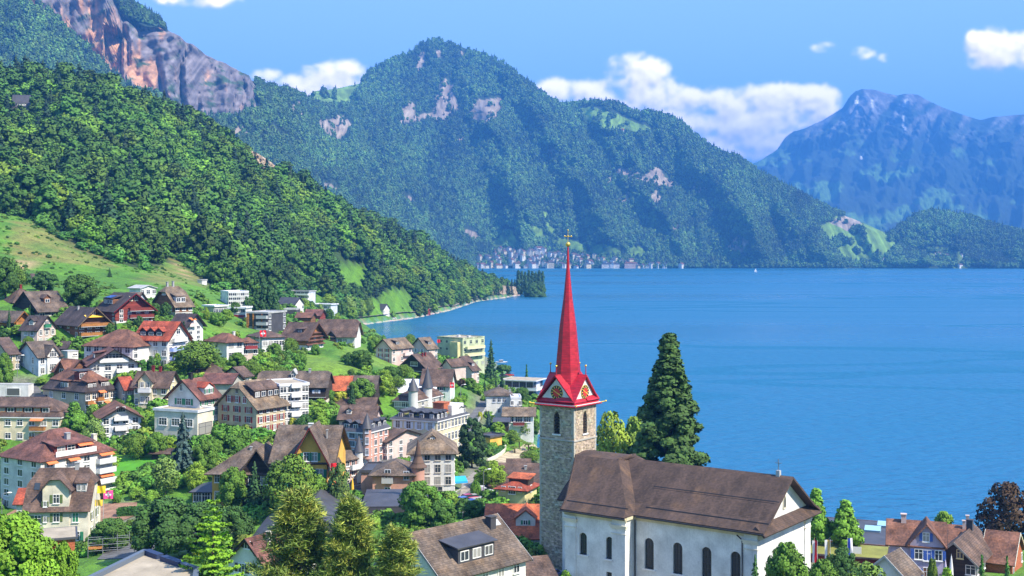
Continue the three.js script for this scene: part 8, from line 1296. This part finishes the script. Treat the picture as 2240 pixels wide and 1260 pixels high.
{ const g = thing('information_pillar', 'white and violet information pillar at the edge of the square', 'pillar'); const d = place(g, 1055, 1092); const h = Math.max(2.5, eyeY(1062, d) - g.position.y); put('body', new Solid().box(-0.45, -0.3, -0.15, 0.45, h, 0.15).geometry(), paint('white'), g); put('panel', new Solid().box(-0.3, h * 0.35, 0.15, 0.3, h * 0.9, 0.18).geometry(), paint('lilac'), g); }
// hedges
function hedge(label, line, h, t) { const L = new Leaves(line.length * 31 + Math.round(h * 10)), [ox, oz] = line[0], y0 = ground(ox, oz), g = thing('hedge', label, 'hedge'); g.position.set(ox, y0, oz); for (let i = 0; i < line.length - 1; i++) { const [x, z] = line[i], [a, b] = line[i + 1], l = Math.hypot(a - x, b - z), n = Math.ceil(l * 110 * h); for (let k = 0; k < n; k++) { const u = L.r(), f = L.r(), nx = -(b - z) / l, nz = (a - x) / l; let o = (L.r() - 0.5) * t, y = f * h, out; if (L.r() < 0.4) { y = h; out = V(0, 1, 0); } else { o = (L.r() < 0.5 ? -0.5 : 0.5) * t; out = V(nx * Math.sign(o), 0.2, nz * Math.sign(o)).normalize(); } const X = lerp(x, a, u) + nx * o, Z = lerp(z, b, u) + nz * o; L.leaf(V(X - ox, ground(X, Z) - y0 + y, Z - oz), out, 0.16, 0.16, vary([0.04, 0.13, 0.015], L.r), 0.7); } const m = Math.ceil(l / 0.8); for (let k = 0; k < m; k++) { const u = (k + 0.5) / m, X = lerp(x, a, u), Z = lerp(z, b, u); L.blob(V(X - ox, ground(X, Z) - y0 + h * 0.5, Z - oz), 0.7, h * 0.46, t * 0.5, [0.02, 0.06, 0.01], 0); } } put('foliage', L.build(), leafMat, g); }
hedge('clipped dark hedge behind the terracotta courtyard', run('258,1130 280,1128 302,1127'), 1.6, 1.2); hedge('clipped hedge along the promenade garden', run('1072,966 1090,962 1110,962'), 1.4, 1.4); hedge('low hedge behind the promenade wall', run('1070,1000 1086,994 1100,984'), 1.2, 1.6); hedge('hedge beside the sunny lawn', run('352,1010 372,1030 380,1048'), 1.5, 1.2);
// palms by the water
function palm(px, py, top, label) { const g = thing('palm_tree', label, 'palm', 'palms on the promenade'), d = place(g, px, py), h = eyeY(top, d) - g.position.y, L = new Leaves(px); put('trunk', cylinder(V(0, -0.3, 0), V(0, h * 0.75, 0), 0.22, 0.17), barkMat, g); for (let k = 0; k < 20; k++) { const a = k * 2.4, e = 0.2 + 0.9 * L.r(), len = 1.5 + 0.5 * L.r(); for (let j = 0; j < 16; j++) { const u = (j + 1) / 16, c = V(Math.cos(a) * u * len, h * 0.78 + Math.sin(e) * u * len - u * u * 1.2, Math.sin(a) * u * len); for (const s of [-1, 1]) L.blade(c, V(-Math.sin(a) * s + Math.cos(a) * 0.5, -0.3, Math.cos(a) * s + Math.sin(a) * 0.5).normalize(), 0.45 * (1.2 - u * 0.5), 0.05, vary([0.14, 0.2, 0.03], L.r)); } } put('fronds', L.build(), leafMat, g); }
palm(1136, 984, 960, 'taller palm on the pale promenade'); palm(1156, 988, 967, 'lower palm nearest the inlet water'); palm(1126, 992, 976, 'small palm on the paving edge');
// boats
{ const g = thing('sailing_boat', 'tiny white sailing boat far out near the opposite shore', 'sailing boat'); const d = EYE * F / (596 - CY), p = at(1653, 596, d); g.position.set(p.x, 0, p.z); put('hull', new THREE.SphereGeometry(1, 16, 8, 0, Math.PI * 2, Math.PI / 2, Math.PI / 2).scale(5, 1.4, 1.5).translate(0, 0.9, 0), paint('white'), g); put('mast', cylinder(V(0.4, 0.5, 0), V(0.4, 13, 0), 0.1), metal, g); put('sail', new Solid().slab([V(0.5, 2, 0), V(0.5, 12.5, 0), V(-4.2, 2, 0.4)], 0.05).geometry(), paint('white'), g); put('jib', new Solid().slab([V(0.7, 2, 0), V(4.4, 1.8, 0.3), V(0.7, 10, 0)], 0.05).geometry(), paint('white'), g); }
const boat = (px, py, label, s, turn) => { const g = thing('motor_boat', label, 'motor boat'), d = EYE * F / (py - CY), p = at(px, py, d); g.position.set(p.x, 0, p.z); g.rotation.y = turn; put('hull', new THREE.SphereGeometry(1, 16, 8, 0, Math.PI * 2, Math.PI / 2, Math.PI / 2).scale(3.4 * s, 0.9 * s, 1.1 * s).translate(0, 0.7 * s, 0), paint('white'), g); put('cabin', new Solid().box(-1.2 * s, 0.65 * s, -0.6 * s, 0.7 * s, 1.5 * s, 0.6 * s).geometry(), glass, g); put('cabin_roof', new Solid().box(-1.3 * s, 1.5 * s, -0.7 * s, 0.8 * s, 1.62 * s, 0.7 * s).geometry(), paint('white'), g); };
boat(1097, 794, 'white motor boat moored off the spruce by the lake block', 1.0, 0.3); boat(800, 748, 'small white boat on the water below the farm building', 0.9, 1.2);
// climbing frames
{ const g = thing('climbing_frame', 'tall metal climbing frame on the playground', 'climbing frame'); place(g, 225, 1212, 0, 0.3); const l = []; for (const x of [-2.4, 0, 2.4, 4.4]) for (const z of [0, 1.6]) l.push(cylinder(V(x, -0.3, z), V(x, 3 + (x > 0 ? 0.6 : 0), z), 0.06)); for (const y of [1, 2, 3]) { l.push(cylinder(V(-2.4, y, 0), V(4.4, y, 0), 0.04), cylinder(V(-2.4, y, 1.6), V(4.4, y, 1.6), 0.04)); } put('frame', merged(l), metal, g); put('platform', new Solid().box(-2.4, 1.3, 0, 0, 1.4, 1.6).geometry(), boards('orangewood'), g); }
// terrace of the dark chalet with its rail
{ const g = thing('terrace', 'dark terrace with a steel railing and flower pots before the dark chalet', 'terrace'); place(g, 2075, 1275, 189, -0.35); put('deck', new Solid().box(-4.5, -5, -1.6, 4, 0.4, 2.2).geometry(), plaster('stone'), g); const l = []; for (let x = 0.6; x <= 4; x += 0.42) l.push(cylinder(V(x, 0.4, 2.1), V(x, 1.4, 2.1), 0.025)); l.push(cylinder(V(0.6, 1.4, 2.1), V(4, 1.4, 2.1), 0.04)); put('railing', merged(l), metal, g); for (const x of [-3.6, -2.7, -1.2]) put('flower_pot', cylinder(V(x, 0.4, 1.7), V(x, 0.85, 1.7), 0.2, 0.28, 10), paint('brick', 0.9), g); }
// stony shore along the lake road
{ const r = rng(333), spots = [], g = new THREE.DodecahedronGeometry(1, 0), p = g.attributes.position; const line = SHORE.slice(0, 7); for (let k = 0; k < 700; k++) { const i = Math.floor(r() * (line.length - 1)), t = r(), x = lerp(line[i][0], line[i + 1][0], t) + (r() - 0.5) * 4 - 1, z = lerp(line[i][1], line[i + 1][1], t) + (r() - 0.5) * 4; spots.push({ p: V(x, 0.1, z), a: r() * 6, w: 0.8 + 1.6 * r(), h: 0.5 + 0.8 * r(), c: [0.8 + 0.4 * r(), 0.8 + 0.35 * r(), 0.8 + 0.3 * r()] }); }
  const m = scatter('shore_stones', 'pale stones along the lake road shore', g, spots); m.material = new THREE.MeshStandardMaterial({ color: lin(0.42, 0.38, 0.32), roughness: 0.95 }); m.userData.category = 'stones'; }
// bare rock faces: on the ridge of the near hill and on the point
function crag(label, pts, deep, seed) { // an upright broken face along a line of [column, top row, foot row, depth]
  const s = new Solid(), N = 26, M = 9, g = thing('rock_face', label, 'rock face'), o = at(pts[0][0], pts[0][2], pts[0][3]); g.position.copy(o);
  pts = pts.map(([x, a, b, d]) => { const h = hit(x, b, 700); return [x, a, b, h && Math.abs(-h.z - d) < 260 ? -h.z : d]; });
  o.copy(at(pts[0][0], pts[0][2], pts[0][3])); g.position.copy(o);
  const at2 = (i, j) => { const u = i / N * (pts.length - 1), k = Math.min(pts.length - 2, Math.floor(u)), f = u - k, q = pts[k].map((v, n) => lerp(v, pts[k + 1][n], f)), t = j / M, p = at(q[0], lerp(q[2], q[1], t), q[3] + deep * t * 0.5 - deep * (0.5 * Math.abs(noise2(i * 0.45, t * 0.6, seed)) + 0.25 * noise2(i * 1.1, j * 0.9, seed + 1))); return p.sub(o); };
  for (let i = 0; i < N; i++) for (let j = 0; j < M; j++) s.quad(at2(i, j), at2(i + 1, j), at2(i + 1, j + 1), at2(i, j + 1));
  put('rock', s.geometry(), memo('crag', () => new THREE.MeshStandardMaterial({ color: lin(0.58, 0.47, 0.35), roughness: 1, map: texture(256, (u, v) => { const a = 0.75 + 0.4 * octaves(u, v, 6, 5, 171); return [a, a * 0.97, a * 0.92]; }, { repeat: 1 / 14 }) })), g);
}
crag('pale limestone face on the wooded ridge below the summit woods', [[542, 326, 352, 1085], [565, 336, 372, 1095], [592, 354, 388, 1110], [622, 378, 392, 1130]], 14, 5);
crag('two pale rock outcrops lower on the wooded ridge', [[748, 458, 476, 1205], [768, 464, 488, 1210], [794, 474, 492, 1220]], 10, 9);
crag('pale rock at the end of the lake road point', [[1078, 622, 640, 1640], [1100, 624, 644, 1650], [1134, 628, 645, 1665]], 14, 15);
renderer.render(scene, camera);
